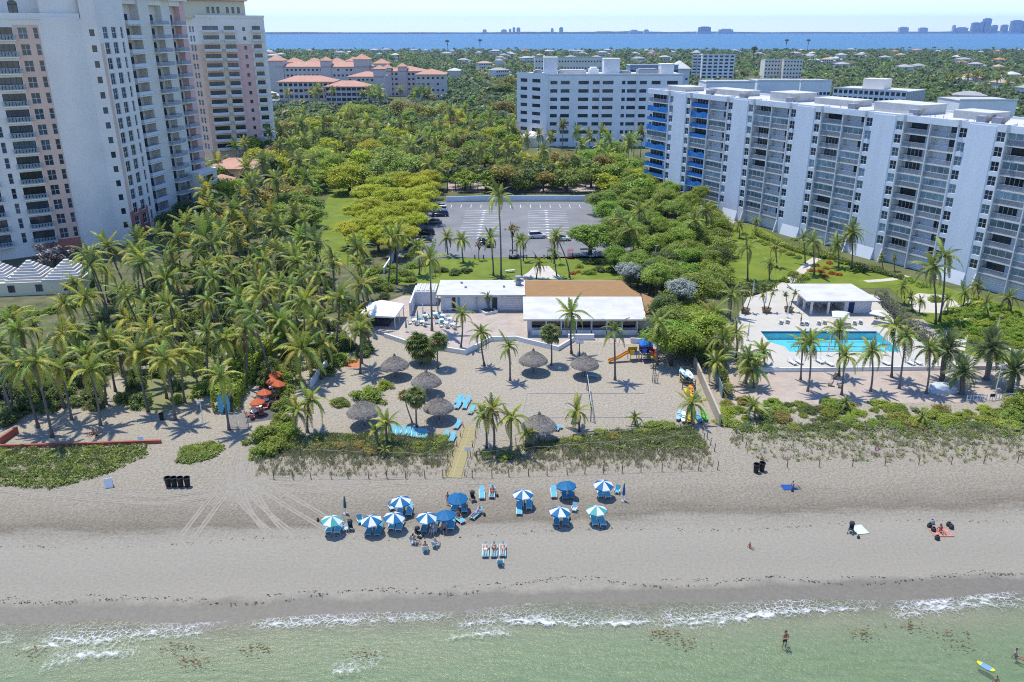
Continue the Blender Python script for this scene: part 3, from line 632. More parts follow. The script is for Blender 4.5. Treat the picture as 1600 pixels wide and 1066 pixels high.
for k in range(n):
    xa, xb = -10.9 + 7.7 * k / n, -10.9 + 7.7 * (k + 1) / n; ya, yb = -1.1 * math.sin(math.pi * k / n) - .01, -1.1 * math.sin(math.pi * (k + 1) / n) - .01
    mb.quad((xa, ya, 0), (xb, yb, 0), (xb, yb, HT1 + .2), (xa, ya, HT1 + .2)); mb.poly([(xa, ya, HT1 + .2), (xb, yb, HT1 + .2), (xb, .6, HT1 + .2), (xa, .6, HT1 + .2)])
mb.build('bowed_wall', CREAM, tow, True)
mb = MB(); mb.box(-38, -3.2, .02, .4, HT1, HT1 + 1.0); mb.box(-38, -3.2, -.25, .45, HT1 - .2, HT1 - .01); mb.build('parapet', CREAM, tow)
mb = MB(); ops = [(x - .9, x + .9, HT1 + .3, HT1 + 2.8) for x in (-26, -22, -18.5, -15, -9, -6)]; wall_open(mb, -38, -3.1, HT1, HT1 + 12, ops, .3, 3.6); mb.box(-38, -3.1, 4.5, 20, HT1, HT1 + 12); mb.build('penthouse', CREAM, tow)
for x in (-26, -22, -18.5, -15, -9, -6):
    window(tow, x, HT1 + .3, 1.75, 2.45, 3.85, 2, 1, FRAMED)
    mb = MB(); mb.poly([(x + .95 * math.cos(a), 3.57, HT1 + 2.8 + .8 * math.sin(a)) for a in np.linspace(0, math.pi, 9)]); mb.build('arch', GLASS, tow)
# right-hand face with paired windows
def face_child(root, name, mb, mats, P, u):
    o = mb.build(name, mats, root); lx, ly = to_local(root, P); o.location = (lx, ly, 0); o.rotation_euler = (0, 0, math.atan2(u[1], u[0]) - root.rotation_euler.z); return o
def face_window(root, P, u, x, z, wd, ht, y=.22, **kw):
    w_ = window(root, 0, 0, wd, ht, 0, **kw); q = P + u * x + Vector((-u.y, u.x)) * y; lx, ly = to_local(root, q); w_.location = (lx, ly, z); w_.rotation_euler = (0, 0, math.atan2(u[1], u[0]) - root.rotation_euler.z); return w_
def face_balcony(root, P, u, x, z, wd, dp, y, **kw):
    w_ = balcony(root, 0, 0, wd, dp, 0, **kw); q = P + u * x + Vector((-u.y, u.x)) * y; lx, ly = to_local(root, q); w_.location = (lx, ly, z); w_.rotation_euler = (0, 0, math.atan2(u[1], u[0]) - root.rotation_euler.z); return w_
ops = []; ww = []
for k in range(1, 15):
    z = zr(k) - 1.25
    for x, wd in ((3.3, 2.2), (7.2, 2.2), (10.9, 1.1)): ops.append((x - wd / 2, x + wd / 2, z, z + 2.5)); ww.append((x, z, wd))
mb = MB(); band = {'x': [.15, 1.6, 9.3], 'z': [7.2, zr(1) - 2.2], 'f': lambda x, z: 2 if (z < 7.2 and .15 < x < 9.3) else 1 if (.15 < x < 1.6 and z < zr(1) - 2.2) else 0}
wall_open(mb, 0, 13.2, 0, HT2, ops, .3, 0, band=band); face_child(tow, 'side_wall', mb, [CREAM, PEACH, CORAL], Cc, u2)
for x, z, wd in ww: face_window(tow, Cc, u2, x, z, wd, 2.5, .22, cols=2 if wd > 2 else 1, rows=2, frame=FRAME)
# ------------------------------------------------------------------ recessed balcony wing behind it
W0 = Vector((-93.2, 203.)); uw = Vector((.146, .99)).normalized()
wing = thing('balcony_wing', 'cream balcony wing set back between the cream tower and the pink tower', 'apartment tower', (W0.x, W0.y, 0), math.atan2(uw.y, uw.x))
HW = 55.; mb = MB(); mb.box(-.4, 32.5, 2.4, 26, 0, HW); mb.build('body', CREAM, wing)
bays = [(3.2, 9.6), (14.2, 20.8), (24.8, 29.8)]; px0 = -.4
for a, b in bays + [(32.5, 32.5)]:
    hh = HW if px0 < 33 else HW - 3
    mb = MB(); mb.box(px0, a, 0 if px0 < 20 else .6, 2.4, 0, hh); mb.build('pier', PINK if px0 > 28 else BEIGE, wing); px0 = b
for bi, (a, b) in enumerate(bays):
    for k in range(0, 15):
        z = zr(k) - 1.5; wd = b - a
        if z < 0: continue
        balcony(wing, (a + b) / 2, z, wd, 3.3 if bi != 1 else 3.7, 2.4, bi == 1, CREAM, WHITE if bi == 0 else RAILM, bi == 0, .95)
        window(wing, (a + b) / 2, z + .02, wd * .55, 2.4, 2.34, 3, 1, FRAMED)
    mb = MB(); mb.box(a, b, .4, 2.4, HW - 1.3, HW); mb.build('lintel', CREAM, wing)
mb = MB(); mb.box(-.7, 32.8, -.3, 26, HW, HW + .5); mb.build('cornice', CREAM, wing)
mb = MB(); mb.box(1, 12, 2, 20, HW + .5, HW + 5); mb.box(14, 30, 3, 20, HW + .5, HW + 3.6); mb.build('penthouse', YELLOWS, wing)
mb = MB(); mb.hip(1, 12, 2, 20, HW + 5, 2.5, .8); mb.hip(14, 30, 3, 20, HW + 3.6, 2.5, .8); mb.build('roof', TERRA, wing)
mb = MB(); mb.box(21, 31, -3.4, -.2, 0, 10.2); mb.box(20.8, 31.2, -3.6, -.1, 10.2, 11); mb.build('terrace_block', CREAM, wing)
for k in range(3): balcony(wing, 26, .6 + k * 3.3, 6, 1.4, -3.4, False, CREAM, WHITE, True); window(wing, 26, .65 + k * 3.3, 5, 2.3, -3.43, 3, 1, FRAMED)
# ------------------------------------------------------------------ pink tower
P0 = Vector((-116.6, 318.0)); up = Vector((.88, .476)).normalized()
pk = thing('pink_tower', 'pink and cream tower with terracotta roof beyond the palm garden', 'apartment tower', (P0.x, P0.y, 0), math.atan2(up.y, up.x))
HP = 52.; zp = lambda k: 48.2 - 3.3 * (k - 1)
mb = MB(); mb.box(.3, 24.4, .6, 26, 0, HP); mb.build('body', PINK, pk)
ops = []; it = []
for k in range(1, 15):
    z = zp(k) - 1.3
    for x, wd in ((4.6, 5.6), (11.4, 3.8), (21.3, 3.0)): ops.append((x - wd / 2, x + wd / 2, z, z + 2.3)); it.append((x, z, wd, 1))
    ops.append((16.2, 17.3, z + .5, z + 1.8)); it.append((16.75, z + .5, 1.1, 0))
ops = [o for o in ops if o[2] > 0]; it = [i for i in it if i[1] > 0]
band = {'x': [1.2, 8.1, 9.2, 14.2, 19.2], 'z': [zp(3) + 1.2], 'f': lambda x, z: 0 if z > zp(3) + 1.2 or x > 19.2 else (1 if x < 8.1 else 3 if x < 9.2 else 2)}
mb = MB(); wall_open(mb, 0, 24.6, 0, HP, ops, .35, 0, band=band); mb.build('front_wall', [CREAM, PEACH, PINK, YELLOWS], pk)
for x, z, wd, bl in it:
    window(pk, x, z, wd - .04, 2.28 if bl else 1.28, .25, 4 if wd > 4 else 2, 1, FRAMED)
    if bl: balcony(pk, x, z, wd + .7, 1.1, 0, True, CREAM, WHITE, True, .9)
ul = Vector((.72, -.69)).normalized(); PL = P0 - ul * 13
mb = MB(); ops = []; it = []
for k in range(1, 15):
    z = zp(k) - 1.2
    if z < .3: continue
    for x in (3., 7.2, 9.6): ops.append((x - .8, x + .8, z, z + 2.1)); it.append((x, z))
wall_open(mb, 0, 13, 0, HP, ops, .3, 0, band={'x': [], 'z': [zp(3) + 1.2], 'f': lambda x, z: 0 if z > zp(3) + 1.2 else 1}); face_child(pk, 'side_wall', mb, [CREAM, PEACH], PL, ul)
for x, z in it: face_window(pk, PL, ul, x, z, 1.58, 2.08, .2, cols=2, rows=2, frame=FRAME)
mb = MB(); q = [to_local(pk, PL + Vector((.6, .5))), (.35, .7), (.35, 20), to_local(pk, PL + Vector((6, 22)))]; mb.prism(q, 0, HP); mb.build('side_body', PEACH, pk)
mb = MB(); mb.box(-.2, 24.8, -.25, .1, HP, HP + .9); mb.build('parapet', CREAM, pk)
mb = MB(); ops = [(x - .5, x + .5, HP + 1.6, HP + 3.8) for x in (5, 6.8, 8.6, 12, 14, 16)]; wall_open(mb, -4, 18.5, HP, HP + 6.2, ops, .3, 2.2); mb.box(-4, 18.5, 2.9, 20, HP, HP + 6.2); mb.build('penthouse', YELLOWS, pk)
for x in (5, 6.8, 8.6, 12, 14, 16): window(pk, x, HP + 1.6, .96, 2.1, 2.4, 1, 1, FRAMED)
mb = MB(); mb.hip(-4, 18.5, 2.2, 20, HP + 6.2, 2.6, 1.1); mb.build('roof', TERRA, pk)
mb = MB(); mb.box(-1, 8, 6, 15, HP + 7.4, HP + 13); mb.build('roof_tower', CREAM, pk)
# ------------------------------------------------------------------ white hotel block
HX0, HY = 14.8, 358.
hot = thing('white_hotel', 'white hotel block with rows of dark ribbon windows beyond the parking lot', 'hotel', (HX0, HY, 0), 0)
HH = 30.2; HF = 3.42
zpx = lambda z: XY(800 + z * .28144, HY, 15) - HX0
mb = MB(); Wd = zpx(935); ops = []; it = []
for k in range(9):
    z = HH - 4.1 - HF * k
    for c, wd in ((230, 3.0), (292, 3.8), (393, 4.4), (462, 2.9), (527, 4.6), (613, 1.5), (657, 3.8), (720, 3.0), (790, 3.8), (880, 4.6)):
        x = zpx(c); ops.append((x - wd / 2, x + wd / 2, z, z + 1.45)); it.append((x, z, wd))
wall_open(mb, 0, Wd, 0, HH, ops, .35, 0); mb.box(.05, Wd - .05, .6, 22, 0, HH - .6); mb.quad((0, 0, 0), (0, 0, HH), (0, 22, HH), (0, 22, 0)); mb.quad((Wd, 0, 0), (Wd, 22, 0), (Wd, 22, HH), (Wd, 0, HH)); mb.build('front_wall', GREYW, hot)
for x, z, wd in it: window(hot, x, z, wd - .02, 1.43, .26, 3 if wd > 3 else 2, 1, FRAMED, GLASS)
for z in (195, 487, 690): x = zpx(z); mb = MB(); mb.box(x - .25, x + .25, -.35, .2, 0, HH + .3); mb.build('pilaster', GREYW, hot)
mb = MB(); mb.box(-.1, Wd + .1, -.1, 22.1, HH - .58, HH - .2, 0); mb.box(-.1, Wd + .1, -.1, .3, HH - .2, HH + .3, 1); mb.build('roof', [ROOFW, GREYW], hot)
ua = Vector((.72, -.69)).normalized(); PA = Vector((HX0, HY)) - ua * 17.5                       # faceted left wing
mb = MB(); ops = []; it = []
for k in range(8):
    z = HH - 3.6 - HF * k
    for x, wd in ((4.2, 4.0), (11.5, 4.8)): ops.append((x - wd / 2, x + wd / 2, z, z + 1.45)); it.append((x, z, wd))
wall_open(mb, 0, 17.5, 0, HH + .4, ops, .35, 0); mb.box(0, 17.3, .6, 12, 0, HH); face_child(hot, 'wing_wall', mb, GREYW, PA, ua)
for x, z, wd in it: face_window(hot, PA, ua, x, z, wd - .02, 1.43, .26, cols=3, rows=1, frame=FRAMED)
for z0, z1, hh in ((175, 250, 6.5), (505, 592, 6.0), (820, 890, 3.8)):
    mb = MB(); a, b = zpx(z0), zpx(z1); mb.box(a, b, 3, 10, HH - .2, HH + hh); mb.box(a - .2, b + .2, 2.8, 10.2, HH + hh, HH + hh + .25); mb.build('roof_house', GREYW, hot)
for z0, z1, hh, mt in ((258, 410, 1.6, ROOFW), (600, 660, 1.2, GREYM), (700, 810, 2.0, GREYM), (120, 168, 1.5, GREYM), (430, 480, 2.5, GREYW)):
    mb = MB(); a, b = zpx(z0), zpx(z1); mb.box(a, b, 5, 13, HH - .2, HH + hh * .7); mb.box(a + .6, b - .6, 6, 12, HH + hh * .7, HH + hh); mb.build('roof_plant', mt, hot)
mb = MB(); mb.lathe([(4.6, 0), (4.6, 4.0), (4.2, 4.8), (3, 5.8), (0, 6.4)], 18, (-6, 2.)); mb.build('round_porch', BEIGE, hot)
# ------------------------------------------------------------------ generic block with windows on its front
def block(name, label, cat, x0, x1, Y, dp, ht, wallm, roofm, rise, floors, cols, group=None, wsz=(1.6, 1.5), rz=0., frame=None, towers=(), skip=0., flat=False, bal=False):
    t = thing(name, label, cat, ((x0 + x1) / 2, Y, 0), rz, group); h = (x1 - x0) / 2; fh = ht / floors
    ops = []; 
    for k in range(floors):
        for c in range(cols):
            x = -h + (c + .5) * 2 * h / cols; z = k * fh + fh * .3; ops.append((x - wsz[0] / 2, x + wsz[0] / 2, z, z + min(wsz[1], fh * .6)))
    ops = [o for o in ops if random.random() >= skip]
    mb = MB(); wall_open(mb, -h, h, 0, ht, ops, .3, 0); mb.box(-h + .05, h - .05, .5, dp, 0, ht - .05); mb.quad((-h, 0, 0), (-h, 0, ht), (-h, dp, ht), (-h, dp, 0)); mb.quad((h, 0, 0), (h, dp, 0), (h, dp, ht), (h, 0, ht)); mb.build('wall', wallm, t)
    for o in ops:
        window(t, (o[0] + o[1]) / 2, o[2], o[1] - o[0] - .02, o[3] - o[2] - .02, .22, 2, 1, frame or FRAMED)
        if bal: balcony(t, (o[0] + o[1]) / 2, o[2] - .1, o[1] - o[0] + .8, 1.2, 0, False, WHITE, WHITE, True)
    mb = MB()
    if flat: mb.box(-h - .2, h + .2, -.2, dp + .2, ht, ht + .25, 0); mb.box(-h - .2, h + .2, -.2, .1, ht + .25, ht + .8, 1)
    else: mb.hip(-h, h, 0, dp, ht + .3, rise, .9)
    mb.build('roof', [roofm, wallm] if flat else roofm, t)
    for a, b, th, rs in towers:
        mb = MB(); mb.box(a, b, -.5, b - a - .5, 0, th); mb.build('tower', wallm, t)
        mb = MB(); mb.hip(a, b, -.5, b - a - .5, th + .3, rs, .7); mb.build('tower_roof', roofm if not flat else wallm, t)
    return t
def blk_px(name, label, cat, p0, p1, Y, eave_py, dp, *a, **k):
    ht = ZY(eave_py, Y); return block(name, label, cat, XY(p0, Y, ht), XY(p1, Y, ht), Y, dp, ht, *a, **k)
TG = 'pinkish low blocks with terracotta hip roofs'
STU = M('pinkish_stucco', (.58, .50, .46), .85, .06, .1)
bA = blk_px('terracotta_block', 'longest pinkish block with terracotta roof and square corner towers at the back of its complex', 'apartment building', 432, 578, 660, 105, 26, STU, TERRA, 3.2, 5, 22, towers=((-44, -31, 25, 4), (-2, 6, 25, 3), (24, 36, 26, 4)), skip=.1)
blk_px('terracotta_block', 'low pinkish block with broad terracotta roof nearest to the pink tower', 'apartment building', 434, 520, 560, 128.5, 20, STU, TERRA, 3.4, 4, 11, skip=.1, wsz=(2.2, 1.9))
blk_px('terracotta_block', 'smaller hip roofed pinkish block in front of the terracotta complex among palms', 'apartment building', 508, 573, 545, 136, 18, STU, TERRA, 3.2, 4, 8, wsz=(2.8, 1.9))
blk_px('terracotta_block', 'pinkish block with two stepped terracotta roofs in the middle of the complex', 'apartment building', 543, 598, 600, 120.5, 22, STU, TERRA, 3., 4, 8, towers=((6, 14, 21.5, 2.5),), skip=.15)
blk_px('terracotta_block', 'pinkish block with a slim square tower and terracotta roof', 'apartment building', 602, 662, 640, 112, 22, STU, TERRA, 3.2, 5, 9, towers=((-5, 1.5, 21.5, 2.5), (-16, -10, 20.5, 2.5)), skip=.15)
blk_px('terracotta_block', 'detached pinkish pavilion with wide terracotta hip roof at the end of its complex', 'apartment building', 650, 695, 615, 117, 20, STU, TERRA, 3.4, 4, 6, skip=.2)
for pa, pb, Y, e in ((446, 470, 690, 98), (478, 500, 690, 98), (514, 536, 690, 98), (540, 562, 700, 96.5), (584, 606, 650, 100)):
    blk_px('roof_pavilion', 'square pavilion with pyramid terracotta roof rising behind the pinkish blocks', 'pavilion', pa, pb, Y, e, 11, STU, TERRA, 3.4, 5, 3, group='terracotta pyramid roofs', skip=.3)
blk_px('garden_pavilion', 'peach pavilion with terracotta hip roof beside the cream tower', 'pavilion', 322, 392, 262, 265, 12, PEACH, TERRA, 2.6, 1, 3, wsz=(3., 2.4))
blk_px('garden_kiosk', 'small peach kiosk with terracotta roof in front of the peach pavilion', 'kiosk', 330, 357, 247, 284, 4.4, PEACH, TERRA, 1.6, 1, 1)
# mid-distance blocks of the town
tb = blk_px('white_block', 'white mid-rise with dark stacked balconies among the far trees', 'apartment building', 1098, 1149, 815, 86, 16, GREYW, ROOFW, 0, 8, 6, flat=True, wsz=(3.4, 1.7))
t = block('balcony_block', 'white balcony face at the side of the far mid-rise', 'apartment building', XY(1079, 830, 23), XY(1099, 830, 23) + 3, 822, 14, 24.5, WHITE, ROOFW, 0, 8, 3, flat=True, wsz=(4., 2.), rz=R(-35), bal=True)
blk_px('beige_block', 'long beige mid-rise with regular windows among the far trees', 'apartment building', 1196, 1225, 880, 93.5, 16, BEIGE, ROOFW, 0, 5, 6, flat=True)
blk_px('beige_block', 'short beige mid-rise joined to the right of the longer one', 'apartment building', 1225.6, 1255, 872, 93.5, 16, BEIGE, ROOFW, 0, 5, 6, flat=True)
gb = block('grey_block', 'grey flat roofed block with white framed windows and a rooftop box', 'office building', -22, 22, 0, 26, 14.5, GREYW, ROOFW, 0, 4, 14, flat=True, wsz=(2.2, 2.1)); gx = G(1358, 141, 14.5); gb.location = (gx.x, gx.y, 0); gb.rotation_euler.z = R(-47)
mb = MB(); mb.box(-8, 5, 8, 18, 14.75, 20.5); mb.build('roof_house', CREAM, gb)
mb = MB(); mb.box(22.05, 22.4, .2, 25.8, 0, 14.4); mb.build('end_wall', CONC, gb)
blk_px('long_low_block', 'long low beige block with flat roof behind the white hotel', 'apartment building', 836, 945, 900, 90, 16, BEIGE, CONC, 0, 3, 24, flat=True)
blk_px('blue_block', 'blue and grey flat roofed building behind the white hotel', 'office building', 985, 1060, 560, 103, 20, M('blue_grey_panels', (.22, .32, .42), .5, .2, .2), CONC, 0, 4, 10, flat=True, wsz=(3., 2.))
blk_px('white_hall', 'white hall with big pitched roof behind the white hotel', 'hall', 1052, 1078, 600, 108, 18, WHITE, ROOFW, 5, 2, 3)
for p0, p1, Y, e in ((1104, 1180, 420, 129), (1184, 1250, 440, 127), (1252, 1300, 470, 127), (1500, 1590, 340, 158)):
    blk_px('flat_roofed_building', 'low white flat roofed building behind the long white slab', 'building', p0, p1, Y, e, 18, GREYW, CONC, 0, 2, 8, group='low flat roofs behind the slab', flat=True, skip=.2)
# ------------------------------------------------------------------ beach club
cl = thing('beach_club', 'single storey white beach club with brown shingle roof and white flat roofs', 'club house', (0, 130, 0), 0)
def CL(x0, x1, y0, y1, z0, z1, nm, mat): mb = MB(); mb.box(x0, x1, y0 - 130, y1 - 130, z0, z1); return mb.build(nm, mat, cl)
# left wing
CL(-13.0, 2.4, 138.6, 146.4, 0, 3.0, 'wall', WHITE); rf = CL(-13.7, 19.8, 137.7, 147.0, 3.02, 3.28, 'flat_roof', ROOFW)
for x, y in ((-8.6, 142), (-1.5, 142.4), (2.0, 146.2), (-9.5, 144.8)): mb = MB(); mb.box(x - .22, x + .22, y - 130.2, y - 129.8, 3.28, 3.6); mb.build('roof_vent', GREYM, rf)
mb = MB(); mb.lathe([(.5, 3.28), (.5, 3.9), (.75, 3.9), (.75, 4.2), (.3, 4.35), (.3, 4.7), (.65, 4.75), (.65, 5.0), (0, 5.1)], 14, (1.2, 13.8)); mb.build('extractor_fan', GREYM, rf)
for x0, x1, m_ in ((-12.2, -11.1, WHITE), (-10.9, -10.3, SHADE), (-9.9, -9.5, TEAL), (-4.4, -4.0, TEAL), (-3.6, -2.7, SHADE)): CL(x0, x1, 138.48, 138.58, .05, 2.5, 'door', m_)
for k in range(7): CL(-1.8, 2.0, 138.50, 138.585, .3 + k * .36, .55 + k * .36, 'shutter_slat', GREYW)
CL(-13.6, -13.4, 137.9, 138.1, 0, 3.0, 'post', GREYM); CL(2.1, 2.4, 137.9, 138.2, 0, 3.0, 'post', WHITE); CL(-6.5, -6.3, 137.9, 138.1, 0, 3.0, 'post', GREYM)
# right wing with brown roof over the bar, white roof in front
CL(2.6, 21.2, 127.4, 140.0, 0, 3.0, 'wall', WHITE)
mb = MB()                                                          # brown double-pitch roof with clipped end, then small lower gable
a = [(2.4, 133.6 - 130, 4.25), (22.6, 133.6 - 130, 4.25), (19.8, 139.2 - 130, 5.6), (2.4, 139.2 - 130, 5.6)]; mb.poly(a)
mb.poly([(2.4, 9.2, 5.6), (19.8, 9.2, 5.6), (19.0, 11.2, 5.0), (2.4, 11.2, 5.0)]); mb.poly([(22.6, 3.6, 4.25), (23.4, 9.0, 3.1), (19.0, 11.2, 5.0), (19.8, 9.2, 5.6)]); mb.poly([(2.4, 3.6, 4.25), (2.4, 9.2, 5.6), (2.4, 11.2, 5.), (2.4, 11.2, 3.2), (2.4, 3.6, 3.2)])
mb.poly([(22.6, 3.6, 4.2), (22.7, -1.6, 3.15), (25.4, -1.6, 2.9), (25.2, 4.6, 3.6), (23.2, 6.5, 4.0)]); mb.poly([(25.4, -1.6, 2.9), (22.7, -1.6, 3.15), (22.7, -1.6, 2.7), (25.4, -1.6, 2.7)]); mb.poly([(25.4, -1.6, 2.9), (25.4, -1.6, 2.6), (25.2, 4.6, 2.6), (25.2, 4.6, 3.6)])
mb.build('shingle_roof', BROWNR, cl)
CL(21.25, 25.0, 129.0, 135.5, 0, 2.65, 'side_wall', CREAM)
mb = MB(); mb.poly([(1.9, -4.8, 3.1), (22.3, -4.8, 3.1), (22.7, 3.7, 4.28), (1.9, 3.7, 4.28)]); mb.poly([(1.9, -4.8, 3.1), (1.9, -4.8, 2.82), (22.3, -4.8, 2.82), (22.3, -4.8, 3.1)]); mb.poly([(1.9, -4.8, 3.1), (1.9, 3.7, 4.28), (1.9, 3.7, 4.0), (1.9, -4.8, 2.82)]); mb.poly([(1.9, -4.8, 2.82), (1.9, 3.7, 4.), (22.7, 3.7, 4.), (22.3, -4.8, 2.82)]); mb.build('porch_roof', ROOFW, cl)
for k in range(8): x = 3.2 + k * 2.55; CL(x - .07, x + .07, 126.0, 126.15, 0, 2.85, 'post', WHITE)
for k in range(7): x = 3.2 + k * 2.55; CL(x + .12, x + 2.42, 127.30, 127.38, .85, 2.5, 'window', GLASS)
CL(3.2, 21.0, 126.0, 126.14, 0, .85, 'low_wall', WHITE); CL(3.2, 21.0, 126.03, 126.12, 2.45, 2.6, 'rail', WHITE)
CL(9.3, 13.6, 123.6, 124.1, 0, .95, 'counter', WHITE)
# storage yard wall and ribbed roof left of the club
yd = thing('service_yard', 'white walled service yard with ribbed roof beside the club', 'yard wall', (-17, 141, 0)); 
for nm, x0, x1, y0, y1, z1 in (('wall', -18.4, -18.1, 135.5, 146, 2.5), ('wall', -18.1, -14.2, 141.6, 141.9, 2.6)): mb = MB(); mb.box(x0 + 17, x1 + 17, y0 - 141, y1 - 141, 0, z1); mb.build(nm, WHITE, yd)
for k in range(9): mb = MB(); mb.box(-1.05 + k * .44, -.66 + k * .44, .95, 5.4, 2.65 + .06 * (k % 2), 2.75 + .06 * (k % 2)); mb.build('roof_panel', ROOFW, yd)
# marquee tent
q = G(594, 512); te = thing('marquee_tent', 'white marquee tent with low pyramid roof beside the terrace', 'tent', (q.x, q.y + 2.6, 0), R(-6))
mb = MB(); mb.hip(-3.1, 3.1, -3, 3.6, 2.3, 1.7, .1); mb.build('canopy', M('tent_vinyl', (.80, .81, .82), .5, .04, .4), te)
for x in (-3, 3):
    for y in (-2.9, .3, 3.5): mb = MB(); mb.box(x - .06, x + .06, y - .06, y + .06, 0, 2.1); mb.build('pole', WHITE, te)
mb = MB(); mb.box(-2.7, 1.6, -1.9, 3.2, 0, 1.0); mb.build('bar_counter', SHADE, te)
# pool pavilion
q = G(1313, 489, ZD); pv = thing('pool_pavilion', 'white open pool pavilion with flat roof, posts and a navy door', 'pavilion', (q.x, q.y, ZD), 0)
mb = MB(); mb.poly([(-6.9, -1.4, 2.75), (6.2, -1.4, 2.75), (4.4, 7.4, 3.2), (-7.6, 7.4, 3.2)]); mb.poly([(-6.9, -1.4, 2.5), (-7.6, 7.4, 2.95), (4.4, 7.4, 2.95), (6.2, -1.4, 2.5)]); mb.poly([(-6.9, -1.4, 2.5), (6.2, -1.4, 2.5), (6.2, -1.4, 2.75), (-6.9, -1.4, 2.75)]); mb.poly([(-6.9, -1.4, 2.5), (-6.9, -1.4, 2.75), (-7.6, 7.4, 3.2), (-7.6, 7.4, 2.95)]); mb.poly([(6.2, -1.4, 2.5), (4.4, 7.4, 2.95), (4.4, 7.4, 3.2), (6.2, -1.4, 2.75)]); mb.build('roof', ROOFW, pv)
mb = MB(); mb.box(.6, 5.4, 0, 5, 0, 2.6); mb.box(-6, .6, 4.8, 5, 0, 2.6); mb.build('wall', WHITE, pv)
mb = MB(); mb.box(1.3, 2.3, -.05, -.01, 0, 2.1); mb.build('door', NAVY, pv)
mb = MB(); mb.box(3., 4.6, -.04, -.01, .9, 1.9); mb.build('notice_board', GREYW, pv)
for x, y in ((-5.6, -.7), (-2.6, -.7), (-6.0, 1.8), (-6.3, 4.2)): mb = MB(); mb.box(x - .17, x + .17, y - .17, y + .17, 0, 2.62 + .05 * (y + 1)); mb.build('post', WHITE, pv)
for k in range(3): mb = MB(); x = -4.6 + k * 1.7; mb.lathe([(.05, 0), (.05, .7), (.45, .7), (.45, .76), (0, .76)], 10, (x, 2.5)); mb.build('table', WHITE, pv)
# white ribbed-roof pavilion at the left
for i, (pxx, pyy, wd, lab) in enumerate(((92, 470, 11.5, 'pale yellow pool pavilion with three white stepped pyramid roofs at the tower foot'),)):
    q = G(75, 462); pp = thing('stepped_roof_pavilion', lab, 'pavilion', (q.x, q.y + 3, 0), R(8))
    mb = MB(); mb.box(-11, 5.6, -2.3, 5.3, 0, 2.6); mb.build('wall', YELLOWS, pp)
    for cx, cy, hw in ((2.4, 1.3, 3.7), (-4.6, 1.6, 3.5), (-11.0, 2.2, 3.4)):
        mb = MB(); n = 8
        for k in range(n):
            r0 = hw * (1 - k / n); z = 2.6 + k * .42; mb.box(cx - r0, cx + r0, cy - r0, cy + r0, z, z + .40)
        mb.build('stepped_roof', ROOFW, pp)
    for x in (-7, -2, 3): window(pp, x, .7, 1.2, 1.4, -2.34, 2, 1, FRAMED)
# far houses
rh = random.Random(11)
wm = [M('house_wall_white', (.62, .61, .58), .85, .05, .3), M('house_wall_cream', (.60, .52, .42), .85, .05, .3)]
rm = [M('pale_tile_roof', (.42, .41, .39), .9, .15, .4), ROOFW, M('grey_tile_roof', (.34, .335, .33), .9, .15, .4), M('orange_tile_roof', (.52, .22, .11), .9, .15, .4), M('tan_tile_roof', (.45, .33, .24), .9, .15, .4)]
lb = ['white roofed house half hidden among the far trees', 'white roofed house half hidden among the far trees', 'grey roofed house half hidden among the far trees', 'orange tile roofed house half hidden among the far trees', 'tan tile roofed house half hidden among the far trees']
HOUSES = []
meshes = {}
for i in range(520):
    py = 79 + 76 * rh.random() ** 1.7; pxx = rh.uniform(300, 1650)
    if 425 < pxx < 705 and py > 88: continue
    if 800 < pxx < 1070 and py > 96: continue
    if (1070 < pxx < 1270 and py > 88) or (1290 < pxx < 1510 and py > 108): continue
    if 690 < pxx < 810 and py > 115: continue
    q = G(pxx, py, 5.)
    if len(HOUSES) >= 115: break
    if any((q.x - a) ** 2 + (q.y - b) ** 2 < 1100 for a, b, c in HOUSES): continue
    k = rh.choice((0, 1, 0, 1, 2, 2, 3, 4, 2)); v = rh.randrange(3); key = (k, v)
    if key not in meshes:
        wd, dp, ht = 11 + 4 * v, 9 + 2 * v, (5., 5.8, 7)[v]; a = MB(); a.box(-wd / 2, wd / 2, 0, dp, 0, ht); a.box(wd / 2 - .1, wd / 2 + 5, 2, dp - 1, 0, ht * .6); b = MB(); b.hip(-wd / 2, wd / 2, 0, dp, ht + .3, 2.4, .7); b.hip(wd / 2 + .9, wd / 2 + 5, 2, dp - 1, ht * .6 + .3, 1.6, .6)
        g_ = MB(); 
        for xx in np.arange(-wd / 2 + 1.5, wd / 2 - 1, 3.): g_.box(xx, xx + 1.6, -.06, .0, 1., 2.6); g_.box(xx, xx + 1.6, -.06, .0, ht - 1.9, ht - .6) if ht > 5 else None
        meshes[key] = (a.mesh('wall', wm[k % 2]), b.mesh('roof', rm[k]), g_.mesh('windows', GLASS))
    HOUSES.append((q.x, q.y, 16)); t = thing('far_house', lb[k], 'house', (q.x, q.y, 0), R(rh.choice((0, 90, 15, -20, 40))), lb[k].split(' house')[0] + ' houses in the far trees')
    obj('wall', meshes[key][0], t); obj('roof', meshes[key][1], t); obj('window_row', meshes[key][2], t)['kind'] = 'stuff'
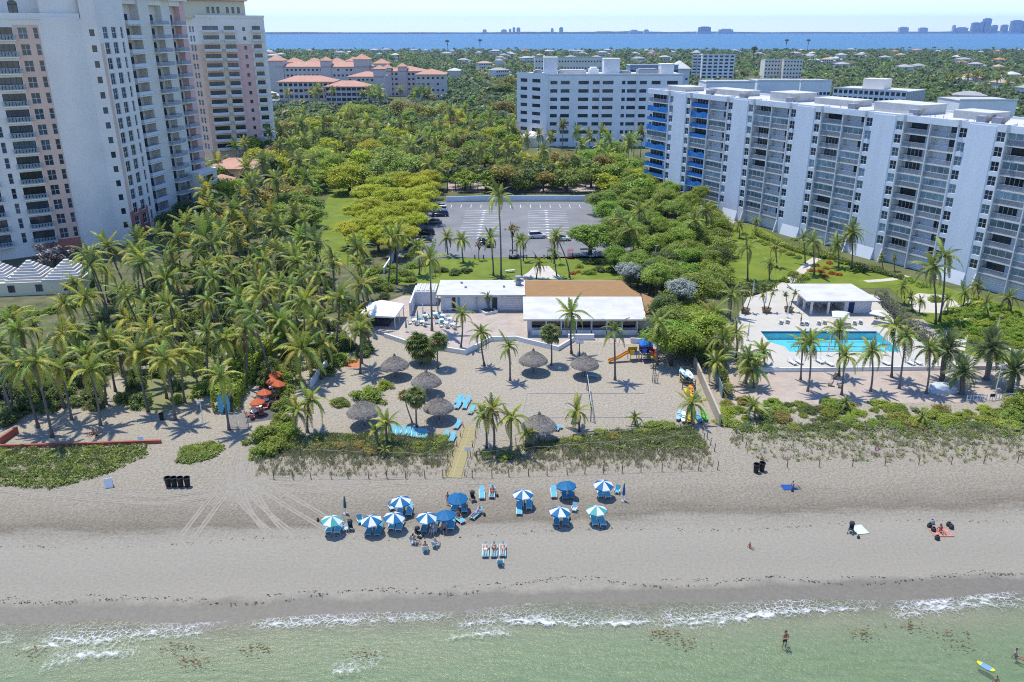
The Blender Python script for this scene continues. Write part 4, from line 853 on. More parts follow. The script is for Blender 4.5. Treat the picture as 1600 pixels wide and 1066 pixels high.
# skyline on the far shore
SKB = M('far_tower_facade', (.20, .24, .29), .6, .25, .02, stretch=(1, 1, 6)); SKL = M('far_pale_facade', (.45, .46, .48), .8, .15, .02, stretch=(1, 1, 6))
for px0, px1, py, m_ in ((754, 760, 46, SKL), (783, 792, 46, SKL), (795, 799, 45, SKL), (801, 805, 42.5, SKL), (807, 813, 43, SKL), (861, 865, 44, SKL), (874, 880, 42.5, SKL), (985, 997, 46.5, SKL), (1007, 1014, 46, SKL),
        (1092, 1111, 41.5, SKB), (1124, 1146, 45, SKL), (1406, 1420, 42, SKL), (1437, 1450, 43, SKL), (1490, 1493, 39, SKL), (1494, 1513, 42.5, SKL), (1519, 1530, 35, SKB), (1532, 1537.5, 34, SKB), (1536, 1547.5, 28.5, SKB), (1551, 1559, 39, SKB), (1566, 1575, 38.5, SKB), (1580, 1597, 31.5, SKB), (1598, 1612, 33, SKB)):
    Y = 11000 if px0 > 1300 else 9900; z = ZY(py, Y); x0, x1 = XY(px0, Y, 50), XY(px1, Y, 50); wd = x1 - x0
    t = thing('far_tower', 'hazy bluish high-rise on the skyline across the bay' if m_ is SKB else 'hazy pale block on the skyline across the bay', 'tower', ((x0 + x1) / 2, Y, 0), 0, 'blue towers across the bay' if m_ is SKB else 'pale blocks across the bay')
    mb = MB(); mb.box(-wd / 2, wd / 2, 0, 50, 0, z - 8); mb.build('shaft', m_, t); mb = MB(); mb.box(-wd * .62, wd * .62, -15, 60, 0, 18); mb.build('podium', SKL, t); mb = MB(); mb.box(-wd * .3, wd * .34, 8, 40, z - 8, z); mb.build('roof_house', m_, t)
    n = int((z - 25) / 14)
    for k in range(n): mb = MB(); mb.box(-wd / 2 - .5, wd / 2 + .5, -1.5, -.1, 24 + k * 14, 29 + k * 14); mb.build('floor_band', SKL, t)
# ================================================================== VEGETATION
PF = [leafmat('palm_frond_green', (.19, .25, .04), (.28, .33, .062), .3, .03, .8), leafmat('palm_frond_yellow', (.34, .34, .04), (.45, .41, .07), .25, .03, .8), leafmat('palm_frond_dark', (.10, .14, .045), (.155, .195, .065), .3, .02, .8),
      leafmat('palm_frond_dry', (.17, .12, .055), (.22, .16, .08), .2, .02, .8)]
def frond_mesh(seed, mat, droop, nl=30, half=.175, stiff=False):
    r = random.Random(seed); V = []; Qf = []
    def pt(t):                                  # arching midrib, unit length along +x
        return Vector((t * (1 - .22 * droop * t), .05 * math.sin(3 * t + seed), .12 * math.sin(math.pi * t * .6) - droop * .62 * t ** 2.2))
    n = 8
    for k in range(n + 1):
        p = pt(k / n); wd = .014 * (1 - .8 * k / n); V += [(p.x, p.y - wd, p.z), (p.x, p.y + wd, p.z)]
        if k: a = 2 * k - 2; Qf.append((a, a + 1, a + 3, a + 2))
    for i in range(nl):
        t = .13 + .86 * i / (nl - 1); p = pt(t); d = (pt(min(1, t + .02)) - pt(t - .02)).normalized(); side = Vector((0, 1, 0))
        ln = half * (math.sin(math.pi * (.12 + .83 * t)) ** .7) * r.uniform(.85, 1.12)
        for s in (-1, 1):
            f = r.uniform(.35, .62); dr = -.5 if not stiff else .25; dr *= r.uniform(.6, 1.6)
            tip = p + (side * s * .88 + d * f + Vector((0, 0, dr))).normalized() * ln; mid = p.lerp(tip, .5) + Vector((0, 0, .10 * ln)); wv = d * (.0145 if nl > 15 else .036)
            i0 = len(V); V += [tuple(p - wv), tuple(p + wv), tuple(mid + wv * 1.1), tuple(mid - wv * 1.1), tuple(tip)]
            Qf.append((i0, i0 + 1, i0 + 2, i0 + 3)); Qf.append((i0 + 3, i0 + 2, i0 + 4, i0 + 4))
    me = bpy.data.meshes.new('frond'); me.from_pydata([tuple(v) for v in V], [], [q if q[2] != q[3] else q[:3] for q in Qf]); me.materials.append(mat); me.update(); return me
FR = {(d, c): frond_mesh(d * 7 + c, PF[c], (.25, .7, 1.1, 1.5)[d]) for d in range(4) for c in range(4)}
DF = [frond_mesh(50 + d, leafmat('date_palm_frond', (.10, .14, .05), (.15, .19, .075), .2, .02), (.1, .5, .9)[d], 26, .15, True) for d in range(3)]
def fan_mesh(seed, mat):
    r = random.Random(seed); mb = MB(); c = Vector((.5, 0, 0)); n = 13
    mb.quad((0, -.012, 0), (.5, -.01, .02), (.5, .01, .02), (0, .012, 0))
    for k in range(n):
        a = -1.75 + 3.5 * k / (n - 1); ln = .5 * r.uniform(.85, 1.1); d = Vector((math.cos(a), math.sin(a), 0)); s = Vector((-d.y, d.x, 0)) * .055
        m_ = c + d * ln * .55 + Vector((0, 0, .05 + .05 * abs(a))); e = c + d * ln + Vector((0, 0, -.16 * r.uniform(.5, 1.4))); mb.quad(c, m_ - s, e, m_ + s)
    return mb.mesh('fan_frond', mat)
SAB = [leafmat('sabal_fan', (.12, .155, .035), (.18, .215, .055), .28, .03, .9), leafmat('sabal_fan_yellow', (.20, .15, .03), (.24, .19, .05), .2, .03, .9)]
FAN = {c: [fan_mesh(s, SAB[c]) for s in range(3)] for c in range(2)}
COCO = M('coconuts', (.14, .13, .03), .6, .4, 4); HEART = M('palm_heart', (.10, .12, .04), .7, .3, 3)
mb = MB(); mb.lathe([(.05, -.25), (.16, -.15), (.17, .1), (.10, .45), (.02, .9)], 8)
for k in range(7): a = k * .9; mb.lathe([(.0, -.22), (.1, -.16), (.12, -.05), (.08, .05), (0, .08)], 6, (.24 * math.cos(a), .24 * math.sin(a)), 1)
HEARTME = mb.mesh('crown', [HEART, COCO], True)
mb = MB(); mb.lathe([(.1, -.5), (.34, -.3), (.40, -.05), (.30, .2), (.10, .5), (.02, .9)], 10); DATEHEART = mb.mesh('crown', [M('date_heart', (.22, .11, .03), .8, .3, 3)], True)
mb = MB(); mb.lathe([(.12, -.5), (.22, -.35), (.22, 0), (.10, .4), (.02, .7)], 8); SABHEART = mb.mesh('crown', [WOOD], True)
def trunk_obj(par, top, r0, r1, bend=0., mat=None, n=8):
    mb = MB(); pts = []; rad = []; K = 8
    for k in range(K + 1):
        t = k / K; b = bend * math.sin(math.pi * t)
        pts.append((top[0] * (t ** 1.3) + b, top[1] * (t ** 1.3) + b * .5, top[2] * t - .05 * (k == 0))); rad.append((r0 * 1.55 if k == 0 else r0) * (1 - t) + r1 * t)
    mb.tube(pts, rad, n); return mb.build('trunk', mat or TRUNKP, par, True)
rp = random.Random(21)
def coconut(base, top, size, label, group, yellow=.2, nf=None, kind='coconut', detail=True, name=None):
    t = thing(name or {'coconut': 'coconut_palm', 'date': 'date_palm', 'sabal': 'sabal_palm'}[kind], label, 'palm tree', (base.x, base.y, base.z if len(base) > 2 else 0), 0, group)
    tp = Vector((top.x - base.x, top.y - base.y, top.z - base.z)); sc = size
    r0 = {'coconut': .15, 'date': .30, 'sabal': .16}[kind] * (size / 2.7) ** .5
    trunk_obj(t, tp, r0, r0 * (.62 if kind != 'date' else 1.25), rp.uniform(-.25, .25) * min(1, tp.z / 6))
    if not detail:
        cr = obj('crown', rp.choice(FARCROWN[kind]), t, tp, (rp.uniform(-.1, .1), rp.uniform(-.1, .1), rp.uniform(0, 6.28)), sc * rp.uniform(.9, 1.12)); return t
    cr = obj('crown', {'coconut': HEARTME, 'date': DATEHEART, 'sabal': SABHEART}[kind], t, tp, (rp.uniform(-.12, .12), rp.uniform(-.12, .12), rp.uniform(0, 6.28)))
    n = nf or {'coconut': rp.randint(15, 27), 'date': 44, 'sabal': 30}[kind]
    for k in range(n):
        f = (k + .5) / n; az = k * 2.39996 + rp.uniform(-.25, .25)
        if kind == 'coconut':
            el = R(78) - f ** .85 * R(112) + rp.uniform(-.15, .15); dr = min(3, int(f * 3.2 + rp.random() * .8)); c = 1 if rp.random() < yellow * (.35 + 1.3 * f) else (3 if f > .80 and rp.random() < .45 else (2 if rp.random() < .22 else 0)); me = FR[(dr, c)]; s = sc * rp.uniform(.70, 1.15) * (1 - .25 * (f < .12))
        elif kind == 'date':
            el = R(80) - f * R(105) + rp.uniform(-.08, .08); me = DF[min(2, int(f * 2.6))]; s = sc * rp.uniform(.9, 1.08)
        else:
            el = R(75) - f * R(125) + rp.uniform(-.15, .15); c = 1 if rp.random() < yellow else 0; me = rp.choice(FAN[c]); s = sc * rp.uniform(.85, 1.1)
        obj('frond', me, cr, (0, 0, .05), (rp.uniform(-.25, .25), -el, az), s)
    return t
def joined_crown(kind, seed, nf):
    r = random.Random(seed); vs = []; fs = []; mi = []; base = 0; mats = [PF[0], PF[1], PF[2]] if kind != 'sabal' else [SAB[0]]
    for k in range(nf):
        f = (k + .5) / nf; az = k * 2.4 + r.uniform(-.25, .25); el = R(75) - f * R(115) + r.uniform(-.15, .15); c = r.choice((0, 0, 2, 2, 1))
        me = FRL[min(2, int(f * 3))] if kind != 'sabal' else FAN[0][r.randrange(3)]
        mt = Matrix.Rotation(az, 4, 'Z') @ Matrix.Rotation(-el, 4, 'Y') @ Matrix.Scale(r.uniform(.85, 1.1), 4)
        for v in me.vertices: vs.append(tuple(mt @ v.co))
        for p in me.polygons: fs.append(tuple(base + i for i in p.vertices)); mi.append(c if kind != 'sabal' else 0)
        base += len(me.vertices)
    m2 = bpy.data.meshes.new('crown'); m2.from_pydata(vs, [], fs)
    for m_ in mats: m2.materials.append(m_)
    m2.polygons.foreach_set('material_index', mi); m2.update(); return m2
FRL = [frond_mesh(90 + d, PF[0], (.2, .7, 1.2)[d], 11, .27) for d in range(3)]
FARCROWN = {'coconut': [joined_crown('coconut', s, 17) for s in range(6)], 'sabal': [joined_crown('sabal', s, 20) for s in range(3)]}
FARCROWN['date'] = FARCROWN['coconut']
# --- broadleaf crowns out of leaf-sized faces gathered in clumps
def leaf_quads(P, N, S, rng):
    n = len(P); t = rng.normal(size=(n, 3)); t -= (t * N).sum(1, keepdims=True) * N; t /= np.linalg.norm(t, axis=1, keepdims=True) + 1e-9; b = np.cross(N, t)
    t = t * S[:, None]; b = b * (S * .62)[:, None]
    return np.stack([P - t, P - b, P + t, P + b], 1).reshape(-1, 3)
def crown_points(seed, nclump, per, flat=.75, rc=(.22, .36), under=-.15, hollow=.55):
    rng = np.random.default_rng(seed); P = []; N = []
    for k in range(nclump):
        z = rng.uniform(under, 1); a = rng.uniform(0, 6.283); rr_ = math.sqrt(max(0, 1 - z * z)) if z > 0 else 1 + z * .5
        q = rng.uniform(hollow, .80) if rng.random() < .8 else rng.uniform(.1, .6); lob = 1 + .22 * math.sin(2 * a + seed) + .15 * math.sin(5 * a + seed * 2)
        c = np.array([rr_ * math.cos(a) * q * lob, rr_ * math.sin(a) * q * lob, z * q * flat]); r = rng.uniform(*rc)
        d = rng.normal(size=(per, 3)); d[:, 2] += .55; d /= np.linalg.norm(d, axis=1, keepdims=True)
        P.append(c + d * r * rng.uniform(.55, 1.05, (per, 1)) * np.array([1, 1, .7])); nn = d + rng.normal(size=(per, 3)) * .6 + np.array([0, 0, .95]); N.append(nn / np.linalg.norm(nn, axis=1, keepdims=True))
    return np.concatenate(P), np.concatenate(N), rng
def crown_mesh(seed, mat, nclump=55, per=150, leaf=.037, **k):
    P, N, rng = crown_points(seed, nclump, per, **k); S = leaf * rng.uniform(.6, 1.35, len(P)); V = leaf_quads(P, N, S, rng)
    return np_mesh('crown', V, np.arange(len(V)).reshape(-1, 4), mat)
LM = {'dark': leafmat('dark_leaves', (.088, .132, .028), (.175, .225, .05), .22, .012, .5), 'mid': leafmat('mid_leaves', (.17, .235, .028), (.29, .35, .055), .22, .012, .5), 'lime': leafmat('lime_leaves', (.36, .40, .014), (.50, .52, .03), .12, .02, .4),
      'bright': leafmat('bright_leaves', (.19, .28, .022), (.29, .38, .045), .15, .02, .4), 'olive': leafmat('olive_leaves', (.23, .22, .036), (.34, .30, .06), .2, .03, .4), 'silver': leafmat('silvery_leaves', (.20, .23, .19), (.31, .33, .28), .15, .01, .6, .15),
      'bare': leafmat('bare_twigs', (.15, .115, .085), (.23, .18, .14), .15, .02, .6, .1), 'orange': leafmat('orange_croton', (.36, .11, .015), (.48, .18, .03), .2, .03, .9), 'hedge': leafmat('hedge_leaves', (.08, .12, .03), (.14, .18, .05), .1, .02, .7), 'seagrape': leafmat('sea_grape_leaves', (.19, .25, .026), (.29, .34, .05), .18, .012, .7),
      'greyhedge': leafmat('grey_hedge_leaves', (.10, .115, .075), (.16, .17, .12), .1, .02, .7)}
CR = {}
def crown_of(kind, shape='round'):
    key = (kind, shape)
    if key not in CR:
        kw = dict(round=dict(flat=.78), flat=dict(flat=.34, rc=(.16, .26), nclump=75, per=70, under=-.1, hollow=.35), bush=dict(flat=.7, nclump=34, per=105, leaf=.054, under=0.), dome=dict(flat=.5, rc=(.13, .2), nclump=170, per=110, under=-.02, hollow=.25, leaf=.026), sparse=dict(flat=.85, nclump=34, per=45, leaf=.05, rc=(.14, .24)), small=dict(flat=.75, nclump=26, per=84, leaf=.058), open=dict(flat=.62, nclump=70, per=130, rc=(.14, .26), under=.02))[shape]
        CR[key] = [crown_mesh(hash_i(kind + shape) + s, LM[kind], **kw) for s in range(3 if shape != 'small' else 4)]
    return rp.choice(CR[key])
def hash_i(s): return sum(ord(c) * (i + 3) for i, c in enumerate(s)) % 9973
TRK_ME = []
for s in range(4):
    r = random.Random(s + 5); mb = MB(); mb.tube([(0, 0, -.05), (.03, .02, .25), (.02 * s, .05, .5), (.05, .03, .75)], [.075, .055, .045, .03], 7)
    for k in range(7):
        a = k * 2.4 + r.uniform(0, 1); z = r.uniform(.38, .62); e = Vector((math.cos(a) * r.uniform(.3, .5), math.sin(a) * r.uniform(.3, .5), z + r.uniform(.15, .32)))
        mb.tube([(.02, .03, z - .08), (e.x * .45, e.y * .45, z + .08), tuple(e)], [.035, .026, .01], 5)
    TRK_ME.append(mb.mesh('trunk', BARK, True))
def tree(x, y, rad, ht, kind, shape, label, group=None, z=0., name=None):
    """ht: top of the crown"""
    t = thing(name or 'broadleaf_tree', label, 'tree', (x, y, z), rp.uniform(0, 6.28), group)
    fl = {'flat': .5, 'open': .72, 'dome': .6}.get(shape, .9); ch = min(rad * fl * 1.0, ht * .75); cb = ht - ch
    obj('trunk', rp.choice(TRK_ME), t, None, None, (max(rad, 1.) * 1.15, max(rad, 1.) * 1.15, cb / .62)); obj('crown', crown_of(kind, shape), t, (0, 0, cb), (0, 0, rp.uniform(0, 6.28)), (rad, rad, rad * .95)); return t
def shrub(x, y, rad, kind, label, group=None, hs=1., name='shrub', z=0.):
    t = thing(name, label, 'shrub', (x, y, z), rp.uniform(0, 6.28), group); obj('foliage', crown_of(kind, 'bush'), t, (0, 0, .05), None, (rad, rad, rad * hs))
    obj('stem', TRK_ME[0], t, None, None, (rad * .6, rad * .6, rad * .6)); return t
def hedge(pts, wd, ht, kind, label, name='hedge', dens=26, leaf=.16, group=None, z=0.):
    P = smooth_path(pts, 5); rng = np.random.default_rng(len(pts) * 7 + int(abs(pts[0][0]) * 10)); L_ = sum((P[k + 1] - P[k]).length for k in range(len(P) - 1)); n = int(L_ * (wd + 2 * ht) * dens)
    cum = np.cumsum([0] + [(P[k + 1] - P[k]).length for k in range(len(P) - 1)]); s = rng.uniform(0, L_, n); k = np.clip(np.searchsorted(cum, s) - 1, 0, len(P) - 2); A_ = np.array([[p.x, p.y] for p in P]); t = (s - cum[k]) / (cum[k + 1] - cum[k] + 1e-9)
    c = A_[k] * (1 - t)[:, None] + A_[k + 1] * t[:, None]; d = A_[k + 1] - A_[k]; d /= np.linalg.norm(d, axis=1, keepdims=True); nn = np.stack([-d[:, 1], d[:, 0]], -1)
    face = rng.random(n); tot = wd + 2 * ht; off = np.where(face < wd / tot, rng.uniform(-.5, .5, n), np.where(face < (wd + ht) / tot, .5, -.5)); hz = np.where(face < wd / tot, 1., rng.uniform(0, 1, n))
    wob = 1 + .18 * np.sin(s * 1.1) * np.sin(s * .37 + 1) + rng.normal(0, .06, n); Pp = np.concatenate([c + nn * (off * wd * wob)[:, None], (z + hz * ht * wob)[:, None]], 1)
    N = np.concatenate([nn * (np.sign(off) * (np.abs(off) > .49))[:, None], np.where(hz >= 1, 1., .2)[:, None]], 1) + rng.normal(0, .55, (n, 3)); N /= np.linalg.norm(N, axis=1, keepdims=True)
    V = leaf_quads(Pp, N, leaf * rng.uniform(.6, 1.3, n), rng); o = thing(name, label, 'hedge', (0, 0, 0), 0, group); obj('foliage', np_mesh('foliage', V, np.arange(len(V)).reshape(-1, 4), LM[kind]), o)
    mb = ribbon(P, wd * .6, z + ht * .6); mb.build('stems', BARK, o); return o
# ------------------------------------------------------------------ palms placed one by one: (base px, crown px, frond length, kind)
def place(bx, by, cx, cy, ln, kind, label, group, z=0., **k):
    b = G(bx, by, z); ln *= 1.14; zt = top_z(b, cy); top = Vector((XY(cx, b.y, zt), b.y + rp.uniform(-.4, .4), zt)); return coconut(b, top, ln, label, group, kind=kind, **k)
g1, l1 = 'coconut palms standing in the club sand', 'slim coconut palm standing in open club sand near the thatched umbrellas'
for a in ((563, 584, 563, 516, 2.6), (757, 571, 752, 519, 2.3), (797, 595, 795, 541, 2.3), (961, 594, 960, 516, 2.7), (1027, 570, 1030, 504, 2.9)): place(*a, 'coconut', l1, g1, yellow=.12)
place(893, 553, 893, 489, 3.2, 'coconut', 'coconut palm rising in front of the white porch roof', None)
place(675, 517, 671, 405, 3.4, 'coconut', 'very tall coconut palm rising from the paved terrace', None, yellow=.25)
place(720, 543, 722, 490, 2.4, 'coconut', 'coconut palm behind the corner of the low white terrace wall', None)
place(763, 484, 762, 464, 1.5, 'coconut', 'short palm growing in the square white planter', None, nf=13, z=.5)
g2, l2 = 'fan palms in the club sand', 'stout fan palm with round green crown in the club sand'
for a in ((657, 568, 652, 540, 2.0), (661, 567, 662, 548, 2.0), (684.5, 576, 685, 536, 1.6), (861.5, 571, 860, 525, 1.7)): place(*a, 'sabal', l2, g2, yellow=.06, nf=40)
place(651, 668, 650, 622, 1.5, 'sabal', 'fan palm with green crown behind the row of aqua loungers', None); place(644, 660, 632, 618, .9, 'sabal', 'small fan palm with yellowed crown leaning beside a green one', None, yellow=.8, nf=16)
g3, l3 = 'young palms along the dune', 'young coconut palm with yellow green fronds at the dune edge'
for a in ((760, 700, 756, 652, 2.2), (772, 703, 768, 640, 2.5), (798, 708, 799, 655, 2.4), (822, 697, 822, 676, 1.6), (905, 674, 902, 645, 2.3), (993, 664, 992, 652, 1.3), (1082, 664, 1082, 634, 2.6), (605, 692, 604, 660, 2.3), (592, 704, 586, 672, 1.5), (462, 682, 463, 640, 2.4), (481, 676, 484, 628, 2.7), (600, 714, 601, 702, 1.0), (1180, 655, 1178, 636, 2.0), (1318, 640, 1320, 628, 1.4), (1444, 664, 1440, 652, 1.4), (893, 662, 897, 652, .8), (834, 700, 832, 680, 1.0)):
    place(*a, 'coconut', l3, g3, yellow=.38, nf=15 if a[4] < 1.7 else 19)
place(471, 600, 470, 548, 4.3, 'coconut', 'large palm with long upright fronds beside the café hedge', None, yellow=.35, nf=24)
place(455, 560, 440, 528, 3.4, 'coconut', 'coconut palm above the café hedge', None, yellow=.3)
g4, l4 = 'palms at the beach edge of the grove', 'leaning coconut palm with pale trunk on the sandy beach edge of the grove'
for a in ((157, 665, 138, 582, 3.3), (60, 668, 34, 572, 3.3), (82, 683, 56, 566, 3.4), (112, 656, 96, 575, 3.2), (274, 656, 258, 562, 3.2), (232, 643, 217, 552, 3.2), (289, 629, 284, 556, 3.0), (358, 672, 344, 588, 2.9), (166, 632, 160, 560, 3.), (312, 612, 303, 545, 3.), (345, 602, 350, 530, 3.), (368, 590, 371, 528, 2.7), (385, 570, 382, 520, 2.7), (20, 640, 10, 560, 3.2), (200, 610, 185, 545, 3.0)):
    wh = 'behind the coral wall' if a[0] < 130 else 'on the dry grove lawn' if 195 < a[0] < 300 else 'beside the upright aqua boards and café hedge' if a[0] > 300 else 'near the pair sitting on the sand'
    place(*a, 'coconut', 'leaning yellowing coconut palm with pale trunk ' + wh, 'leaning palms ' + wh, yellow=.45)
g5, l5 = 'palms in front of the pool', 'coconut palm on the paved walk in front of the pool'
for a in ((1251, 594, 1255, 535, 2.3), (1262, 612, 1266, 534, 2.7), (1311, 588, 1313, 518, 2.8), (1315, 617, 1320, 556, 2.6), (1360, 612, 1364, 551, 2.6), (1393, 590, 1400, 512, 2.9), (1405, 607, 1417, 527, 2.7), (1447, 615, 1453, 548, 2.5)): place(*a, 'coconut', l5, g5, yellow=.12)
g6, l6 = 'date palms past the pool', 'date palm with thick bulging trunk past the end of the pool deck'
for a in ((1472, 594, 1477, 548, 3.1), (1503, 616, 1505, 586, 2.7), (1541, 593, 1547, 548, 3.4), (1578, 612, 1583, 582, 2.9)): place(*a, 'date', l6, g6)
g7, l7 = 'palms screening the deck from the club', 'coconut palm in the green screen between the club wall and pool deck'
for a in ((1178, 606, 1176, 578, 2.9), (1165, 600, 1168, 560, 2.8), (1135, 575, 1130, 530, 3.), (1150, 560, 1150, 520, 2.8), (1122, 600, 1118, 565, 2.6), (1140, 500, 1143, 462, 3.0), (1120, 540, 1115, 490, 2.8), (1195, 575, 1190, 548, 2.4)): place(*a, 'coconut', l7, g7, yellow=.25)
g8, l8 = 'palms on the garden lawn', 'coconut palm on the bright garden lawn below the white slab'
for a in ((1168, 438, 1168, 388, 3.3), (1214, 418, 1213, 386, 2.4), (1202, 437, 1203, 412, 2.0), (1330, 420, 1332, 364, 3.6), (1272, 430, 1270, 378, 3.4), (1310, 418, 1308, 382, 3.), (1258, 412, 1255, 372, 2.8), (1462, 506, 1458, 420, 3.6), (1468, 502, 1476, 400, 3.8), (1413, 474, 1410, 448, 2.), (1425, 486, 1424, 466, 1.7), (1436, 490, 1438, 470, 1.7), (1505, 478, 1506, 458, 2.2), (1480, 492, 1482, 468, 2.), (1398, 424, 1399, 404, 1.1), (1380, 424, 1377, 402, 1.2), (1155, 372, 1155, 352, 2.), (1180, 366, 1181, 346, 1.8), (1108, 380, 1102, 330, 3.4), (1092, 400, 1085, 345, 3.2), (1530, 470, 1528, 448, 2.4), (1580, 490, 1578, 466, 2.6), (1545, 500, 1542, 475, 2.4)):
    wh = 'very tall coconut palm of the pair beyond the pool pavilion' if a[4] > 3.5 and a[0] > 1400 else 'tiny coconut palm at the slab foot' if a[4] < 1.3 else 'small coconut palm beside the sandy garden court' if 1405 < a[0] < 1510 else 'coconut palm of the cluster beside the orange crotons' if 1250 < a[0] < 1340 else 'coconut palm above the glossy path shrubs' if a[0] > 1510 else 'coconut palm in the dark thicket edge beside the slab' if a[0] < 1110 else 'coconut palm on the open lawn between thicket and crotons'
    place(*a, 'coconut', wh, wh.replace('palm', 'palms', 1), yellow=.12)
g9, l9 = 'palms around the parking lot', 'tall coconut palm between the club and the parking lot'
for a in ((783, 436, 779, 306, 3.6), (771, 430, 766, 372, 2.9), (700, 400, 698, 372, 2.9), (724, 410, 722, 376, 2.9), (838, 436, 842, 412, 2.2), (870, 432, 866, 395, 2.0), (890, 434, 868, 368, 2.4), (815, 432, 813, 378, 2.2), (575, 470, 558, 388, 3.8), (606, 450, 612, 372, 3.4), (620, 445, 622, 365, 3.2), (560, 450, 565, 395, 3.3), (655, 430, 652, 385, 3.0), (975, 400, 970, 345, 3.2), (990, 410, 985, 360, 3.2), (1002, 385, 1000, 330, 3.)):
    place(*a, 'coconut', l9, g9, yellow=.2)
# ------------------------------------------------------------------ the grove between tower and beach
rg = random.Random(5)
poly = [G(x, y, 8) for x, y in ((-60, 540), (0, 505), (60, 485), (135, 440), (160, 400), (250, 372), (330, 345), (420, 330), (470, 345), (520, 395), (560, 415), (585, 450), (560, 492), (500, 515), (440, 505), (400, 530), (330, 535), (250, 545), (180, 552), (60, 560), (-60, 575))]
avoid = [[(v.x, v.y) for v in px_poly([(-40, 490), (-40, 420), (135, 415), (150, 480)])]]
pts = scatter(poly, 4.6, rg, avoid=avoid); pts.sort(key=lambda p: p[1])
LMK = [((-92, 150), 'beside the stepped roof pavilion'), ((-85, 175), 'at the foot of the cream tower'), ((-60, 165), 'in the middle of the dense grove'), ((-34, 160), 'between the dense grove and the side lawn'), ((-30, 132), 'beside the marquee tent'), ((-46, 124), 'around the grove plaza'), ((-66, 125), 'behind the dry grove lawn'), ((-50, 145), 'in the heart of the dense grove')]
for x, y in pts[:200]:
    h = rg.uniform(5.2, 11.0); b = Vector((x, y, 0)); ye = rg.choice((.12, .25, .4, .55)); wh = min(LMK, key=lambda k: (k[0][0] - x) ** 2 + (k[0][1] - y) ** 2)[1]
    lab = '%s coconut palm with %s fronds %s' % ('tall' if h > 8.4 else 'shorter', 'yellowing' if ye > .3 else 'green', wh)
    coconut(b, Vector((x + rg.uniform(-2.2, 1.4), y + rg.uniform(-1.2, .8), h)), rg.uniform(2.7, 4.6), lab, lab.replace('coconut palm', 'coconut palms'), yellow=ye, detail=y < 152)
for x, y in scatter(poly, 3.3, rg, 14, avoid)[:230]: shrub(x, y, rg.uniform(1.2, 2.4), rg.choice(('dark', 'mid', 'dark')), 'dark leafy shrub under the palms ' + min(LMK, key=lambda k: (k[0][0] - x) ** 2 + (k[0][1] - y) ** 2)[1], 'understorey shrubs ' + min(LMK, key=lambda k: (k[0][0] - x) ** 2 + (k[0][1] - y) ** 2)[1], 1.1)
# ------------------------------------------------------------------ trees seen one by one
def tpx(cx, cy, rpx, ht, kind, shape, label, group=None, name=None):
    q = G(cx, cy, ht * .72); dep = q.y * CP + (H - ht) * SP; return tree(q.x, q.y, rpx * dep / F, ht, kind, shape, label, group, name=name)
gl = 'lime flat crowned trees beside the parking lot'
for a in ((652, 280, 36, 8), (622, 275, 38, 8.5), (596, 282, 36, 8.5), (572, 295, 34, 8), (640, 300, 38, 8.5), (608, 302, 40, 8.5), (578, 318, 38, 8), (554, 326, 30, 7.5), (632, 322, 36, 8), (600, 330, 40, 8), (566, 345, 36, 7.5), (542, 356, 28, 7), (618, 346, 34, 7.5), (590, 360, 34, 7), (556, 374, 26, 6.5), (664, 296, 32, 7.5), (656, 318, 34, 7.5), (646, 340, 32, 7), (634, 360, 30, 6.5), (616, 376, 28, 6), (670, 272, 28, 8)): tpx(*a, 'lime', 'dome', 'broad flat crowned lime green shade tree beside the parking lot', gl)
tpx(925, 358, 46, 9.0, 'bright', 'open', 'bright green spreading tree with bare forked trunk at the parking lot corner')
tpx(801, 362, 13, 7.5, 'olive', 'sparse', 'yellowish thin tree with bare branches beside the parking lot'); tpx(818, 376, 13, 6.5, 'mid', 'sparse', 'thin green tree beside the yellowish one at the parking lot'); tpx(866, 380, 11, 6.5, 'olive', 'sparse', 'small yellowing tree beside a leaning palm at the parking lot'); tpx(748, 385, 9, 4.5, 'bare', 'sparse', 'small nearly bare tree at the lawn edge by the parking lot')
tpx(985, 420, 24, 7.0, 'silver', 'round', 'silvery shrub tree behind the brown roofed club'); tpx(1066, 450, 28, 8.5, 'silver', 'round', 'silvery shrub tree among the dark trees beside the club')
for a, lab in (((545, 262, 40, 11), 'lime'), ((610, 243, 46, 12), 'mid'), ((640, 250, 40, 11), 'mid'), ((500, 240, 34, 11), 'bright'), ((478, 262, 34, 10), 'bright'), ((520, 250, 30, 11), 'bright'), ((575, 225, 30, 11), 'lime'), ((570, 172, 34, 11), 'bright'), ((550, 168, 28, 11), 'lime'), ((620, 168, 32, 10), 'olive'), ((655, 172, 34, 10), 'olive'), ((690, 168, 32, 11), 'olive'), ((715, 175, 26, 11), 'lime'), ((640, 165, 28, 10), 'bare'), ((440, 325, 34, 8), 'bright'), ((455, 305, 36, 9), 'mid'), ((480, 325, 30, 7), 'mid'), ((420, 335, 24, 7), 'mid'), ((760, 180, 24, 11), 'bright'), ((770, 205, 28, 11), 'lime'), ((755, 215, 24, 10), 'olive'), ((790, 160, 26, 12), 'olive'), ((785, 135, 26, 12), 'mid'), ((795, 125, 24, 12), 'olive'), ((815, 265, 34, 9), 'dark'), ((790, 265, 30, 8), 'dark'), ((935, 235, 34, 10), 'bright'), ((965, 245, 34, 10), 'bright'), ((905, 250, 30, 9), 'mid'), ((955, 225, 30, 10), 'mid')):
    tpx(*a, lab, 'round', 'large %s tree in the park between the towers and hotel' % {'lime': 'lime green', 'mid': 'mid green', 'bright': 'fresh green', 'olive': 'yellow olive', 'bare': 'nearly bare brown', 'dark': 'dark green'}[lab], 'large %s trees of the park' % lab)
tpx(78, 385, 38, 7, 'bare', 'sparse', 'bare brown tree with twisted branches at the cream tower foot')
